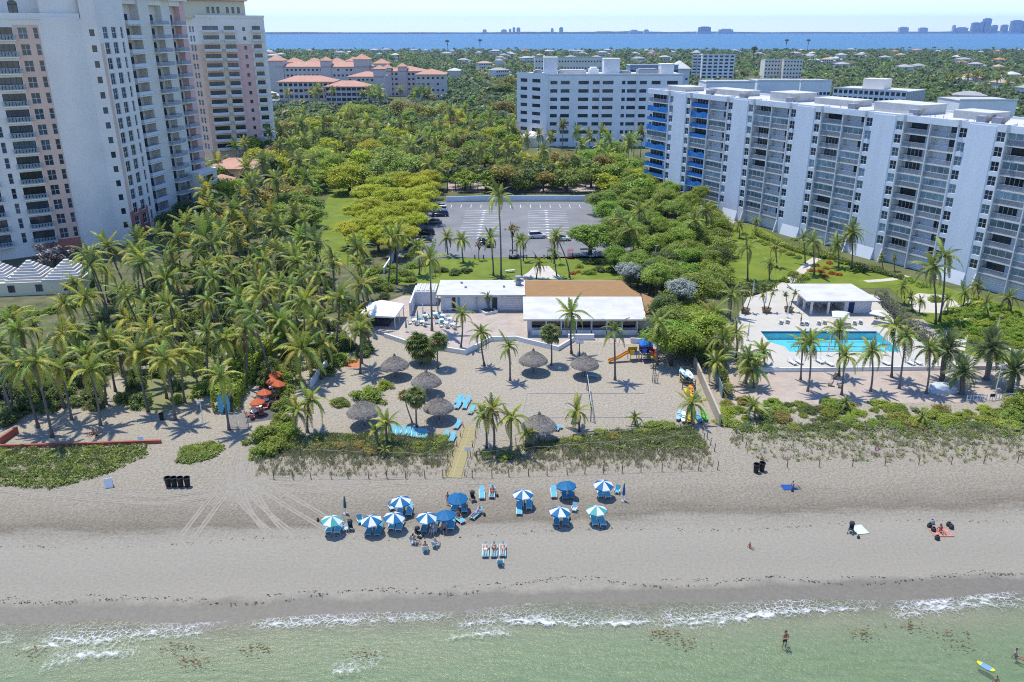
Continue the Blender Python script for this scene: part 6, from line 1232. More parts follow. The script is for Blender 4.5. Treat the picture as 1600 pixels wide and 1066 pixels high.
# loungers in the club
for k in range(7): q = G(614 + k * 8.3, 676 + k * 1.1); lounger(q.x, q.y, .1, 'aqua', 'aqua lounger in the row behind the dune bushes', 'row of aqua loungers behind the dune')
for px_, py in ((716, 632), (727, 632), (722, 624), (731, 625), (737, 640), (716, 624), (715, 663), (697, 680), (707, 683)): q = G(px_, py + 4); lounger(q.x, q.y, ro.uniform(-.3, -.1), 'aqua', 'aqua lounger on the club sand beside the thatched umbrellas', 'aqua loungers on the club sand')
for px_, py in ((867, 666), (862, 669), (925, 586)): q = G(px_, py + 3); lounger(q.x, q.y, R(80), 'aqua', 'aqua lounger beside a thatched umbrella near the volleyball court', 'loungers near the volleyball court')
# thatched umbrellas
THA = M('thatch', (.155, .135, .115), .95, col2=(.26, .23, .20), scale=3.5, bump=.12, bscale=7, detail=7, stretch=(1, 1, .25)); THD = M('old_thatch', (.12, .105, .09), .95, col2=(.22, .2, .17), scale=4, bump=.1, bscale=8, detail=6)
def thatch_mesh():
    r = random.Random(4); mb = MB(); prof = [(.10, 3.35), (.5, 3.18), (1.05, 2.92), (1.6, 2.55), (2.02, 2.12), (2.2, 1.80), (2.12, 1.72), (1.5, 2.2), (.1, 3.0)]; mb.lathe(prof, 32)
    mb.v = [(x * (1 + r.uniform(-.025, .025)), y * (1 + r.uniform(-.025, .025)), z + r.uniform(-.05, .05) * (z < 3.3)) for x, y, z in mb.v]
    for k in range(420):                         # loose palm-leaf ends
        a = r.uniform(0, 6.283); t = r.uniform(0, 1); rr_ = .5 + 1.68 * t; z = 3.20 - 1.36 * t ** 1.5; d = Vector((math.cos(a), math.sin(a), 0)); s = Vector((-d.y, d.x, 0)) * r.uniform(.03, .07); p = d * rr_ + Vector((0, 0, z + .03)); e = d * (rr_ + r.uniform(.15, .32)) + Vector((0, 0, z - r.uniform(.12, .3)))
        mb.quad(p - s, e - s * .4, e + s * .4, p + s)
    return mb.mesh('thatch_roof', THA)
TH = thatch_mesh(); mb = MB(); mb.lathe([(.02, 3.95), (.12, 3.82), (.24, 3.5), (.42, 3.3), (.6, 3.17)], 14); THC = mb.mesh('thatch_cap', THD); mb = MB(); mb.tube([(0, 0, -.05), (.02, 0, 1.5), (0, 0, 3.5)], .1, 8); THP = mb.mesh('post', WOOD)
mb = MB(); mb.lathe([(.55, .92), (.55, 1.0), (.1, 1.0)], 14); THT = mb.mesh('shelf', WOOD)
for px_, py in ((618, 589), (667, 616), (686, 656), (833, 582), (913, 588), (570, 664), (842, 688)):
    q = G(px_, py); t = thing('thatched_umbrella', 'round thatched palm leaf umbrella on a wooden post in the club sand', 'umbrella', q, ro.uniform(0, 6), 'thatched umbrellas in the club sand'); obj('thatch_roof', TH, t); obj('thatch_cap', THC, t); obj('post', THP, t); obj('shelf', THT, t); s = ro.uniform(.92, 1.04); t.scale = (s, s, s)
# folded umbrellas, bins, sign, towels, strollers
def folded(px_, py, mat, label, grp=None, h=2.2, z=0., name='folded_umbrella'):
    q = G(px_, py, z); t = thing(name, label, 'umbrella', q, 0, grp); mb = MB(); mb.lathe([(.03, .7), (.17, .8), (.14, 1.4), (.05, h), (0, h + .05)], 8); mb.build('folded_canopy', mat, t); mb = MB(); mb.tube([(0, 0, -.02), (0, 0, h)], .025, 6); mb.build('pole', WHITE, t); mb = MB(); mb.lathe([(.28, 0), (.28, .08), (.05, .12)], 10); mb.build('base', GREYM, t)
folded(540, 803, M('dark_teal_cloth', (.02, .12, .12), .7, .1, 3), 'folded teal umbrella beside the teal and white one'); folded(974, 783, BLUE, 'folded blue umbrella standing alone up the beach')
BINB = M('black_bin_plastic', (.012, .014, .016), .45, .2, 4)
def bin_(px_, py, lab, grp):
    q = G(px_, py); t = thing('rubbish_bin', lab, 'bin', q, ro.uniform(0, 3), grp); mb = MB(); mb.lathe([(0, .02), (.24, .02), (.30, .85), (.30, .9), (.26, .9), (.22, .1), (0, .1)], 14); mb.build('drum', BINB, t); mb = MB(); mb.lathe([(.30, .82), (.335, .84), (.335, .92), (.30, .93)], 14); mb.build('rim', DARK, t); mb = MB(); mb.lathe([(.23, .3), (.275, .95), (.29, .96)], 12); mb.build('liner', M('bin_liner', (.03, .035, .04), .3, .2, 5), t)
    for s in (-1, 1): mb = MB(); mb.box(s * .33 - .03, s * .33 + .03, -.07, .07, .7, .76); mb.build('handle', BINB, t)
    return t
for px_ in (263.5, 273, 283, 293.5): bin_(px_, 760, 'black rubbish bin in the row of four on the open sand', 'row of four black bins').scale = (1.15, 1.15, 1.25)
for px_, py in ((1181, 738), (1190, 736)): bin_(px_, py, 'black rubbish bin of the pair at the mouth of the sand path', 'pair of black bins').scale = (1.15, 1.15, 1.2)
bin_(253, 656, 'dark bin beside the palms at the edge of the grove lawn', None)
q = G(171, 761); t = thing('sandwich_board', 'grey sandwich board standing on the sand beside the dune', 'sign', q, .3)
for s in (-1, 1): mb = MB(); mb.box(-.42, .42, -.02, .02, 0, 1.15, mat=Matrix.Translation((0, s * .22, 0)) @ Matrix.Rotation(s * .2, 4, 'X')); mb.build('panel', GREYW, t)
def stroller(px_, py, lab, rz=0.):
    q = G(px_, py); t = thing('stroller', lab, 'stroller', q, rz); mb = MB(); mb.box(-.22, .22, -.3, .3, .45, .55); mb.box(-.22, .22, .25, .31, .5, 1.0); mb.build('seat', DARK, t)
    mb = MB(); mb.lathe([(.28, .95), (.26, 1.1), (.17, 1.22), (0, 1.27)], 10, (0, .1)); mb.build('hood', DARK, t)
    for sx in (-.22, .22): mb = MB(); mb.tube([(sx, -.4, .12), (sx, .1, .6), (sx, .5, 1.05)], .018, 6); mb.tube([(sx, .3, .12), (sx, 0, .5)], .018, 6); mb.build('frame_tube', GREYM, t)
    for sx in (-.25, .25):
        for sy in (-.4, .3): mb = MB(); mb.tube([(sx - .025, sy, .12), (sx + .025, sy, .12)], .12, 10); mb.build('wheel', DARK, t)
    mb = MB(); mb.tube([(-.22, .5, 1.05), (.22, .5, 1.05)], .02, 6); mb.build('handlebar', DARK, t)
stroller(739, 783, 'black stroller beside the plain blue umbrella and empty lounger', .4); stroller(654, 839, 'black stroller in the circle of sitters', 1.1); stroller(1329, 832, 'black stroller beside a pale blanket near the wet sand', -.5); stroller(548, 829, 'dark stroller in the shade beside the teal umbrella', .3)
def blanket(px_, py, w_, d_, mat, lab, rz=0.):
    q = G(px_, py); t = thing('beach_blanket', lab, 'blanket', (q.x, q.y, .01), rz); n = 10; V = []; Qf = []
    for j in range(n + 1):
        for i in range(n + 1): V.append(((i / n - .5) * w_, (j / n - .5) * d_, .03 + .03 * math.sin(i * 1.9 + j) * math.sin(j * 1.3 - i * .5)))
    for j in range(n):
        for i in range(n): a = j * (n + 1) + i; Qf.append((a, a + 1, a + n + 2, a + n + 1))
    obj('cloth', np_mesh('cloth', V, Qf, mat, True), t); mb = MB()
    for s in (-1, 1): mb.box(-w_ / 2, w_ / 2, s * d_ / 2 - .025, s * d_ / 2 + .025, .02, .055)
    mb.build('hem', mat, t); return t
blanket(1343, 828, 1.3, 1.5, M('pale_mint_cloth', (.52, .60, .50), .9, .06, 3), 'pale mint blanket beside the stroller near the wet sand', .15); blanket(1233, 762, 1.6, 1.0, M('blue_towel', (.015, .07, .28), .9, .15, 4), 'dark blue towel spread on the open upper sand', .05)
blanket(1470, 832, 2.0, 1.5, M('striped_towel', (.40, .20, .16), .9, .4, 6), 'reddish towel under the sunbather in red')
def bag(px_, py, mat, lab, grp=None, s=1.):
    q = G(px_, py); t = thing('beach_bag', lab, 'bag', q, ro.uniform(0, 3), grp); mb = MB(); mb.lathe([(0, 0), (.22 * s, .02), (.27 * s, .2 * s), (.2 * s, .42 * s), (.12 * s, .45 * s)], 10); mb.build('bag_body', mat, t); mb = MB(); mb.tube([(-.15 * s, 0, .4 * s), (-.08 * s, 0, .62 * s), (.08 * s, 0, .62 * s), (.15 * s, 0, .4 * s)], .018, 6); mb.build('handle', mat, t)
for px_, py in ((1452, 824), (1458, 830), (1456, 818), (1482, 822), (1486, 826), (1464, 843)): bag(px_, py, DARK if px_ != 1456 else GREYM, 'dark beach bag lying around the sunbather in red', 'bags around the sunbather in red')
for px_, py in ((757, 806), (730, 800), (1238, 768), (1341, 841), (777, 776), (706, 808), (890, 812), (497, 814)): bag(px_, py, DARK, 'small dark bag dropped on the beach sand', 'small dark bags on the sand', .6)
# people: one skinned body, swimwear and hair as its children
SKINS = [M('skin_tan', (.36, .19, .115), .55, .06, 6), M('skin_light', (.50, .30, .21), .55, .06, 6), M('skin_brown', (.20, .10, .06), .55, .06, 6)]
HAIRS = [M('dark_hair', (.018, .012, .010), .6, .2, 20), M('blond_hair', (.30, .20, .09), .6, .2, 20)]
TMPS = bpy.data.scenes.new('workbench')
def skin_mesh(V, E, Rd, name, mat):
    me = bpy.data.meshes.new('tmp'); me.from_pydata(V, E, []); o = bpy.data.objects.new('tmp', me); TMPS.collection.objects.link(o); md = o.modifiers.new('s', 'SKIN'); sb = o.modifiers.new('u', 'SUBSURF'); sb.levels = 1; sb.render_levels = 1
    for v, r_ in zip(me.skin_vertices[0].data, Rd): v.radius = (r_, r_)
    me.skin_vertices[0].data[0].use_root = True
    TMPS.view_layers[0].update(); dg = TMPS.view_layers[0].depsgraph; m2 = bpy.data.meshes.new_from_object(o.evaluated_get(dg)); bpy.data.objects.remove(o); m2.name = name; m2.materials.clear(); m2.materials.append(mat); m2.polygons.foreach_set('use_smooth', [True] * len(m2.polygons)); return m2
POSES = {
 'stand': dict(pel=(0, 0, .95), sp=(0, -.01, 1.12), ch=(0, .01, 1.33), ne=(0, .01, 1.5), he=(0, -.02, 1.63), el=(.27, .03, 1.16), wr=(.29, -.08, .93), kn=(.11, -.03, .5), an=(.12, .03, .08), to=(.13, -.14, .035)),
 'sit': dict(pel=(0, 0, .40), sp=(0, .07, .58), ch=(0, .12, .80), ne=(0, .13, .96), he=(0, .09, 1.08), el=(.27, .06, .62), wr=(.22, -.2, .55), kn=(.14, -.42, .47), an=(.15, -.55, .1), to=(.16, -.72, .05)),
 'lie': dict(pel=(0, -.05, .47), sp=(0, .14, .50), ch=(0, .34, .58), ne=(0, .48, .67), he=(0, .60, .76), el=(.28, .2, .53), wr=(.22, -.04, .50), kn=(.11, -.48, .50), an=(.11, -.88, .44), to=(.13, -.97, .55)),
 'ground': dict(pel=(0, 0, .12), sp=(0, .10, .29), ch=(0, .16, .51), ne=(0, .17, .67), he=(0, .13, .79), el=(.28, .24, .34), wr=(.25, .30, .07), kn=(.16, -.42, .36), an=(.15, -.68, .09), to=(.17, -.84, .05)),
 'carry': dict(pel=(0, 0, .95), sp=(0, .02, 1.12), ch=(0, .03, 1.33), ne=(0, .02, 1.5), he=(0, -.02, 1.63), el=(.25, -.10, 1.12), wr=(.06, -.28, 1.2), kn=(.12, -.05, .5), an=(.13, .06, .08), to=(.14, -.12, .035))}
PB = {}
def body_of(pose, skin):
    key = (pose, skin)
    if key in PB: return PB[key]
    J = POSES[pose]; V = []; E = []; Rd = []
    def add(p, r_, par=None):
        V.append(tuple(p)); Rd.append(r_); 
        if par is not None: E.append((par, len(V) - 1))
        return len(V) - 1
    pel = add(J['pel'], .125); sp = add(J['sp'], .115, pel); ch = add(J['ch'], .135, sp); ne = add(J['ne'], .052, ch); h0 = Vector(J['he']); nv = Vector(J['ne']); hd = add(h0, .092, ne); up = (h0 - nv).normalized(); add(h0 + up * .10, .075, hd)
    fingers = []
    for s in (-1, 1):
        m_ = lambda k: Vector((J[k][0] * s, J[k][1], J[k][2])); sh = add(Vector(J['ch']) * .28 + nv * .72 + Vector((s * .17, 0, -.03)), .06, ch); el = add(m_('el'), .042, sh); wr = add(m_('wr'), .03, el); d = (m_('wr') - m_('el')).normalized(); pa = add(m_('wr') + d * .07, .036, wr); fingers.append((m_('wr') + d * .08, d, s))
        hp = add(Vector(J['pel']) + Vector((s * .10, 0, -.04)), .085, pel); kn = add(m_('kn'), .058, hp); an = add(m_('an'), .04, kn); add(m_('to'), .035, an)
    me = skin_mesh(V, E, Rd, 'body', SKINS[skin]); bm = bmesh.new(); bm.from_mesh(me)
    def tub(pts, rs):
        mb = MB(); mb.tube(pts, rs, 5); tmp = bpy.data.meshes.new('t'); tmp.from_pydata(mb.v, [], mb.f); bm.from_mesh(tmp); bpy.data.meshes.remove(tmp)
    for p, d, s in fingers:
        sd_ = d.orthogonal().normalized(); pr = d.cross(sd_)
        for k, ln in enumerate((.075, .085, .08, .06)): o_ = sd_ * (k - 1.5) * .02; tub([p + o_ - d * .02, p + o_ + d * ln * .55, p + o_ + d * ln * .9 + pr * .02], [.010, .009, .007])
        tub([p - d * .05 + sd_ * .03, p + sd_ * .055, p + d * .03 + sd_ * .05], [.011, .010, .008])
    fw = Vector((0, -1, 0)) if pose not in ('lie',) else Vector((0, -.75, .66)); lat = Vector((1, 0, 0)); c = h0 + up * .03
    tub([c + fw * .085 + up * .015, c + fw * .115 - up * .02, c + fw * .09 - up * .03], [.010, .015, .008])                   # nose
    for s in (-1, 1): tub([c + lat * s * .085 - up * .02, c + lat * s * .105 + up * .01, c + lat * s * .088 + up * .035], [.010, .018, .008])   # ears
    bm.to_mesh(me); bm.free(); 
    def wear(chain, rs, nm, mt): return skin_mesh([tuple(p) for p in chain], [(i, i + 1) for i in range(len(chain) - 1)], rs, nm, mt)
    pv_ = Vector(J['pel']); hair = skin_mesh([tuple(c - fw * .025 + up * .03), tuple(c - fw * .05 + up * .085), tuple(c + fw * .01 + up * .115)], [(0, 1), (1, 2)], [.10, .095, .075], 'hair', HAIRS[0])
    lhair = skin_mesh([tuple(c - fw * .02 + up * .09), tuple(c - fw * .06 + up * .03), tuple(nv - fw * .06), tuple(nv - fw * .09 - up * .12)], [(0, 1), (1, 2), (2, 3)], [.10, .11, .085, .05], 'hair', HAIRS[0])
    kL, kR = Vector(J['kn']), Vector((-J['kn'][0], J['kn'][1], J['kn'][2])); hL, hR = pv_ + Vector((.10, 0, -.04)), pv_ + Vector((-.10, 0, -.04))
    shorts = skin_mesh([tuple(pv_), tuple(hL), tuple(hL.lerp(kL, .6)), tuple(hR), tuple(hR.lerp(kR, .6)), tuple(pv_.lerp(Vector(J['sp']), .5))], [(0, 1), (1, 2), (0, 3), (3, 4), (0, 5)], [.138, .105, .092, .105, .092, .13], 'shorts', NAVY)
    brief = skin_mesh([tuple(pv_), tuple(hL.lerp(kL, .05)), tuple(hR.lerp(kR, .05))], [(0, 1), (0, 2)], [.137, .096, .096], 'bikini_bottom', NAVY)
    top = wear([Vector(J['ch']).lerp(Vector(J['sp']), .35), Vector(J['ch']), Vector(J['ch']).lerp(nv, .25)], [.13, .147, .12], 'top', NAVY); shirt = wear([pv_.lerp(Vector(J['sp']), .6), Vector(J['sp']), Vector(J['ch']), Vector(J['ch']).lerp(nv, .45)], [.135, .135, .155, .11], 'shirt', NAVY)
    PB[key] = dict(body=me, hair=hair, long=lhair, shorts=shorts, brief=brief, top=top, shirt=shirt); return PB[key]
def person(x, y, z, rz, pose, label, skin=0, wear=('shorts',), colr=None, hair='hair', scale=1., hairm=None, group=None):
    B = body_of(pose, skin); t = thing('person', label, 'person', (x, y, z), rz, group); t.scale = (scale,) * 3; obj('body', B['body'], t); 
    for nm, src in [('hair', hair)] + [(w_, w_) for w_ in wear]:
        me = B[src]; mt = hairm if nm == 'hair' else colr
        if mt is not None: me = me.copy(); me.materials.clear(); me.materials.append(mt)
        obj({'hair': 'hair', 'shorts': 'shorts', 'brief': 'bikini_bottom', 'top': 'bikini_top', 'shirt': 'shirt'}[nm], me, t)
    return t
RED = M('red_swimwear', (.42, .03, .025), .7, .1, 5); BLK = M('black_swimwear', (.012, .012, .014), .7, .1, 5); WHT = M('white_shirt_cloth', (.66, .65, .63), .8, .05, 5); ORG = M('orange_shirt_cloth', (.50, .20, .10), .8, .05, 5); LBL = M('light_blue_cloth', (.16, .30, .52), .8, .05, 5); STRAW = M('straw_hat', (.50, .36, .14), .9, .15, 10)
def PP(px_, py, *a, **k): q = G(px_, py); return person(q.x, q.y, k.pop('z', 0.), *a, **k)
for px_, lab, sk, cl_ in ((758.5, 'sunbather in a white bikini lying on a lounger of the row of three', 1, WHT), (772, 'long haired sunbather lying on the middle lounger of the row of three', 0, BLK), (785.6, 'sunbather in orange bikini lying on a lounger of the row of three', 1, ORG)): PP(px_, 863.5, 0, 'lie', lab, skin=sk, wear=('brief', 'top'), colr=cl_, hair='long')
PP(769, 773, -.04, 'lie', 'sunbather in red lying on a lounger beside the empty one', skin=2, wear=('shirt', 'brief'), colr=RED, hair='long')
PP(744, 806, -.55, 'lie', 'sunbather with light blue shirt lying on the diagonal lounger', skin=0, wear=('shirt', 'shorts'), colr=LBL)
PP(716, 812, .7, 'sit', 'person in dark swimwear sitting on the diagonal lounger beside the blue umbrella', skin=0, wear=('brief', 'top'), colr=BLK, hair='long')
PP(665, 861, math.pi, 'sit', 'person in orange top sitting with back to the sea in the circle', skin=0, wear=('shirt', 'shorts'), colr=ORG); PP(681, 854, 2.7, 'sit', 'person in white shirt and straw hat sitting in the circle', skin=1, wear=('shirt', 'shorts'), colr=WHT, hairm=STRAW, hair='long')
PP(648, 850, 1.3, 'sit', 'person in black swimwear sitting sideways in the circle', skin=1, wear=('brief', 'top'), colr=BLK, hair='long'); PP(677, 833, -.6, 'sit', 'person in white top sitting at the shaded end of the circle', skin=1, wear=('shirt', 'shorts'), colr=WHT, hairm=HAIRS[1], hair='long')
PP(694, 832, .3, 'sit', 'person in dark shorts sitting in the shadow of the plain blue umbrella', skin=0, colr=BLK); PP(729, 797, .6, 'ground', 'person in black swimwear sitting on the sand beside the black stroller', skin=0, wear=('brief', 'top'), colr=BLK, hair='long'); PP(700, 789, -.4, 'stand', 'person in red standing behind the plain blue umbrella', skin=0, wear=('shirt', 'shorts'), colr=RED, scale=.9)
PP(1240, 763, 1.4, 'ground', 'person in blue sitting on the dark blue towel on the upper sand', skin=0, wear=('shorts', 'shirt'), colr=LBL); PP(1470, 832, .1, 'ground', 'sunbather in red swimsuit sitting on a reddish towel', skin=0, wear=('brief', 'top', 'shirt'), colr=RED, hair='long'); PP(1172, 856, .5, 'ground', 'small child in red crouching on the sand near the wet edge', skin=0, wear=('shirt', 'shorts'), colr=RED, scale=.65)
PP(1226, 1004, .2, 'carry', 'adult in black swimwear wading in the shallows with a child in arms', skin=0, wear=('shorts', 'top'), colr=BLK, hair='long', z=-.62, scale=1.05); PP(1226.5, 999, .2, 'sit', 'small child carried in the arms of the wading adult', skin=0, wear=('shorts',), colr=BLK, z=.25, scale=.5)
PP(1590, 1022, .8, 'ground', 'bather in teal swimwear sitting in the shallow green water', skin=0, wear=('brief', 'shirt'), colr=UTEAL, z=-.45); PP(1557, 1064, 2.8, 'stand', 'child with dark hair standing waist deep beside the bodyboard', skin=0, colr=LBL, z=-.85, scale=.75)
PP(152, 681, .4, 'ground', 'person in dark swimwear sitting on the sand under the leaning palms', skin=0, wear=('shorts',), colr=BLK); PP(145, 679, -.4, 'ground', 'person in red swimwear sitting on the sand under the leaning palms', skin=0, wear=('brief', 'top'), colr=RED, hair='long'); PP(1250, 512, 1.2, 'stand', 'dark figure in black walking at the far edge of the pool', skin=2, wear=('shirt', 'shorts'), colr=BLK, z=ZD)
bpy.data.scenes.remove(TMPS)
def board_mesh(L_, W_, mat, mat2, th=.11):
    mb = MB(); n = 16; V = []
    for k in range(n + 1):
        t = k / n; w_ = W_ / 2 * math.sin(math.pi * min(1, max(0, .03 + .94 * t))) ** .45; zz = .12 * (t - .5) ** 2 * 2; V.append((t * L_ - L_ / 2, w_, zz))
    for k in range(n):
        a, b = V[k], V[k + 1]; mi = 1 if k < 4 or k > 12 else 0
        mb.quad((a[0], -a[1], a[2] + th), (b[0], -b[1], b[2] + th), (b[0], b[1], b[2] + th), (a[0], a[1], a[2] + th), mi); mb.quad((a[0], a[1] * .9, a[2]), (b[0], b[1] * .9, b[2]), (b[0], -b[1] * .9, b[2]), (a[0], -a[1] * .9, a[2]), mi)
        for s in (-1, 1): mb.quad((a[0], s * a[1] * .9, a[2]), (b[0], s * b[1] * .9, b[2]), (b[0], s * b[1], b[2] + th), (a[0], s * a[1], a[2] + th), mi)
    return mb.mesh('hull', [mat, mat2])
YEL = M('yellow_foam', (.55, .60, .03), .6, .1, 4); q = G(1540, 1042, -.2); t = thing('bodyboard', 'yellow and blue bodyboard floating in the green shallows', 'bodyboard', (q.x, q.y, -.22), R(-52)); obj('hull', board_mesh(1.35, .6, LBL, YEL, .06), t); mb = MB(); mb.tube([(-.6, 0, .07), (-.8, .15, .05), (-.95, .05, .04)], .012, 5); mb.build('leash', DARK, t)
# kayaks and paddle boards by the tan wall
KO = M('kayak_orange', (.60, .25, .02), .45, .08, 2); KY = M('kayak_yellow', (.62, .42, .03), .45, .08, 2); KG = M('kayak_green', (.12, .42, .06), .45, .1, 2); KB = M('kayak_pale_blue', (.30, .48, .55), .45, .1, 2)
rk = G(1072, 598); kr = thing('board_rack', 'timber rack holding paddle boards beside the tan wall', 'rack', rk, R(-4))
for yy in (-2.6, 0, 2.6):
    for xx in (-.9, .9): mb = MB(); mb.box(xx - .05, xx + .05, yy - .05, yy + .05, 0, 1.7); mb.build('post', WOOD, kr)
    for zz in (.35, .85, 1.35): mb = MB(); mb.box(-.85, .85, yy - .04, yy + .04, zz - .04, zz + .04); mb.build('arm', WOOD, kr)
for k, (dx, dz, ma, mb_, lab, tl) in enumerate(((-.45, 1.42, TEAL, WHITE, 'aqua paddle board with white middle on top of the board rack', .25), (.35, 1.42, KB, WHITE, 'pale blue paddle board on top of the board rack', -.2), (-.45, .92, WHITE, TEAL, 'white paddle board with aqua tips on the middle shelf of the rack', .1), (.4, .92, KO, KO, 'orange kayak on the middle shelf of the rack', 0), (-.4, .42, KO, KY, 'orange and yellow kayak on the lowest shelf of the rack', 0), (.4, .42, TEAL, TEAL, 'all aqua paddle board on the lowest shelf of the rack', 0))):
    t = thing('paddle_board', lab, 'board', (rk.x + dx, rk.y + ro.uniform(-.5, .8), dz), R(90) + ro.uniform(-.06, .06)); o = obj('hull', board_mesh(3.3, .78, mb_, ma), t, None, (tl, 0, 0)); mb = MB(); mb.box(-.5, .1, -.18, .18, .125, .145); obj('deck_pad', mb.mesh('deck_pad', GREYM), o)
for px_, py, ma, rz, lab in ((1080, 612, KO, 84, 'orange kayak lying on the sand below the rack'), (1075, 617, KY, 98, 'yellow kayak lying on the sand below the rack'), (1061, 652, KB, 70, 'pale blue kayak lying under the young palm'), (1068, 655, WHITE, 78, 'white paddle board lying under the young palm'), (1075, 656, KY, 82, 'yellow board lying under the young palm'), (1090, 655, TEAL, 95, 'aqua board lying beside the tan wall'), (1100, 652, KG, 88, 'green kayak lying beside the tan wall end'), (1088, 622, NAVY, 100, 'navy kayak lying against the tan wall')):
    q = G(px_, py); t = thing('kayak', lab, 'kayak', (q.x, q.y, .15), R(rz)); o = obj('hull', board_mesh(3.1, .75, ma, ma, .24), t, None, (ro.uniform(-.15, .15), 0, 0)); mb = MB(); mb.lathe([(.24, .26), (.3, .29), (.3, .25)], 10); obj('cockpit_rim', mb.mesh('cockpit_rim', DARK), o)
for px_, lab in ((347, 'aqua paddle board standing upright beside the café gate, nearer the lawn'), (357, 'aqua paddle board standing upright beside the café gate, nearer the hedge')):
    q = G(px_, 645); t = thing('paddle_board', lab, 'board', q, 0.); obj('hull', board_mesh(2.7, .8, TEAL, TEAL), t, (0, 0, 1.35), (0, R(-86), R(90))); mb = MB(); mb.box(-.3, .3, -.1, .2, -.02, .06); mb.build('stand', WOOD, t)
# walls and fences
def wall_path(name, label, cat, pts, ht, th, mat, group=None, cap=None, z=0.):
    t = thing(name, label, cat, (pts[0].x, pts[0].y, z), 0, group); o = Vector((pts[0].x, pts[0].y, 0))
    for k in range(len(pts) - 1):
        a, b = pts[k] - o, pts[k + 1] - o; a.z = b.z = 0; d = b - a; mt = Matrix.Translation(a) @ Matrix.Rotation(math.atan2(d.y, d.x), 4, 'Z'); e = th * .5 if k < len(pts) - 2 else 0; mb = MB(); mb.box(0, d.length + e - .004, -th / 2 - .002 * k, th / 2 + .002 * k, 0, ht + .002 * k, mat=mt); mb.build('wall_section', mat, t)
        if cap: mb = MB(); mb.box(-.02, d.length + e, -th / 2 - .05, th / 2 + .05, ht + .004 + .002 * k, ht + .08, mat=mt); mb.build('coping', cap, t)
    return t
wall_path('low_wall', 'low white wall zigzagging along the terrace edge above the sand', 'wall', [G(601, 527), G(640, 540), G(728, 554), G(766, 533), G(806, 532), G(872, 548), G(897, 533)], .75, .3, WHITE)
wall_path('low_wall', 'low white wall behind the playground beside the club porch', 'wall', [G(985, 536), G(1020, 538), G(1030, 545)], .9, .25, WHITE)
CORW = M('coral_wall_paint', (.33, .09, .055), .8, .15, 1); wall_path('coral_wall', 'long low coral red wall between grove and dune', 'wall', [G(-120, 702), G(0, 700), G(120, 697), G(252, 692)], .42, .3, CORW); wall_path('coral_wall', 'short coral red wall returning into the grove', 'wall', [G(2, 694), G(28, 676)], .9, .3, CORW)
TANW = M('tan_wall_render', (.42, .35, .27), .9, .1, .8); wall_path('tan_wall', 'tall tan wall beside the kayaks running down to the beach', 'wall', [G(1084, 572), G(1100, 610), G(1124, 666)], 1.7, .25, TANW)
wall_path('lot_wall', 'white boundary wall behind the parking lot', 'wall', [G(697, 316), G(760, 314), G(840, 314), G(914, 314)], 1.6, .3, PAINTB); wall_path('lot_side_wall', 'white wall between the lime trees and the parked cars', 'wall', [G(600, 428), G(628, 385), G(650, 345), G(668, 325)], 1.4, .3, PAINTB)
wall_path('deck_wall', 'long white retaining wall along the front of the pool deck', 'wall', [G(1170, 581), G(1300, 580), G(1450, 578), G(1512, 577)], .62, .25, WHITE); wall_path('deck_wall', 'white screen wall at the corner hedge of the pool deck', 'wall', [G(1447, 536), G(1458, 548)], 1.5, .2, WHITE)
wall_path('walk_wall', 'low pale wall past the date palms', 'wall', [G(1520, 577), G(1640, 579)], .6, .3, CONC)
wall_path('cafe_wall', 'white garden wall half hidden behind the large palm', 'wall', [G(486, 606), G(510, 575)], 1.2, .25, WHITE)
GRF = M('grey_green_fence', (.20, .26, .28), .6, .1, 2); wall_path('grey_fence', 'grey metal fence along the sand path beside the hedge', 'fence', [G(1114, 590), G(1122, 606), G(1128, 622)], 1.7, .08, GRF)
def rope_fence(label, posts, h=1.05, rope=True, lean=0., wire=1):
    t = thing('rope_fence', label, 'fence', posts[0], 0); o = posts[0]
    for p in posts: mb = MB(); r = .055; l_ = ro.uniform(-.08, .08); mb.tube([(p.x - o.x, p.y - o.y, -.05), (p.x - o.x + l_, p.y - o.y + lean, h * ro.uniform(.9, 1.1))], [r, r * .9], 6); mb.build('post', WOOD, t)
    if rope:
        for hz in ((.92,) if wire == 1 else (.92, .5)):
            mb = MB(); P = []
            for k in range(len(posts) - 1):
                a, b = posts[k] - o, posts[k + 1] - o
                for j in range(5): s = j / 5; p = a.lerp(b, s); P.append((p.x, p.y, h * hz - .16 * math.sin(math.pi * s)))
            P.append((*(posts[-1] - o).xy, h * hz)); mb.tube(P, .02, 4); mb.build('rope', M('old_rope', (.38, .34, .27), .9, .15, 5), t)
    return t
def along(x0, y0, x1, y1, n): return [G(x0 + (x1 - x0) * k / (n - 1) + ro.uniform(-2, 2) * (0 < k < n - 1), y0 + (y1 - y0) * k / (n - 1)) for k in range(n)]
rope_fence('short weathered posts with rope along the dune foot from the gate to the mat', along(428, 749, 692, 747, 10)); rope_fence('short weathered posts with rope along the dune foot from the mat to the sand path', along(738, 747, 1121, 734, 14)); rope_fence('weathered posts along the open dune below the pool', along(1230, 731, 1640, 722, 9), rope=False)
rope_fence('rope line across the club dune from the gate to the mat', along(470, 712, 700, 720, 8), wire=1); rope_fence('rope line slanting across the club dune to the sand path', along(745, 716, 1100, 688, 9)); rope_fence('upper rope line behind the club dune bushes', along(760, 700, 1080, 674, 8)); rope_fence('rope rail along the tan sand path side of the club dune', along(1098, 676, 1116, 706, 4)); rope_fence('rope rail on the pool side of the sand path', along(1144, 668, 1165, 700, 4))
for sgn, (a, b) in enumerate((((724, 668), (697, 744)), ((746, 668), (726, 744)))): rope_fence('rope rail on the %s side of the beach mat' % ('gate' if sgn == 0 else 'kayak'), along(*a, *b, 6), h=.9)
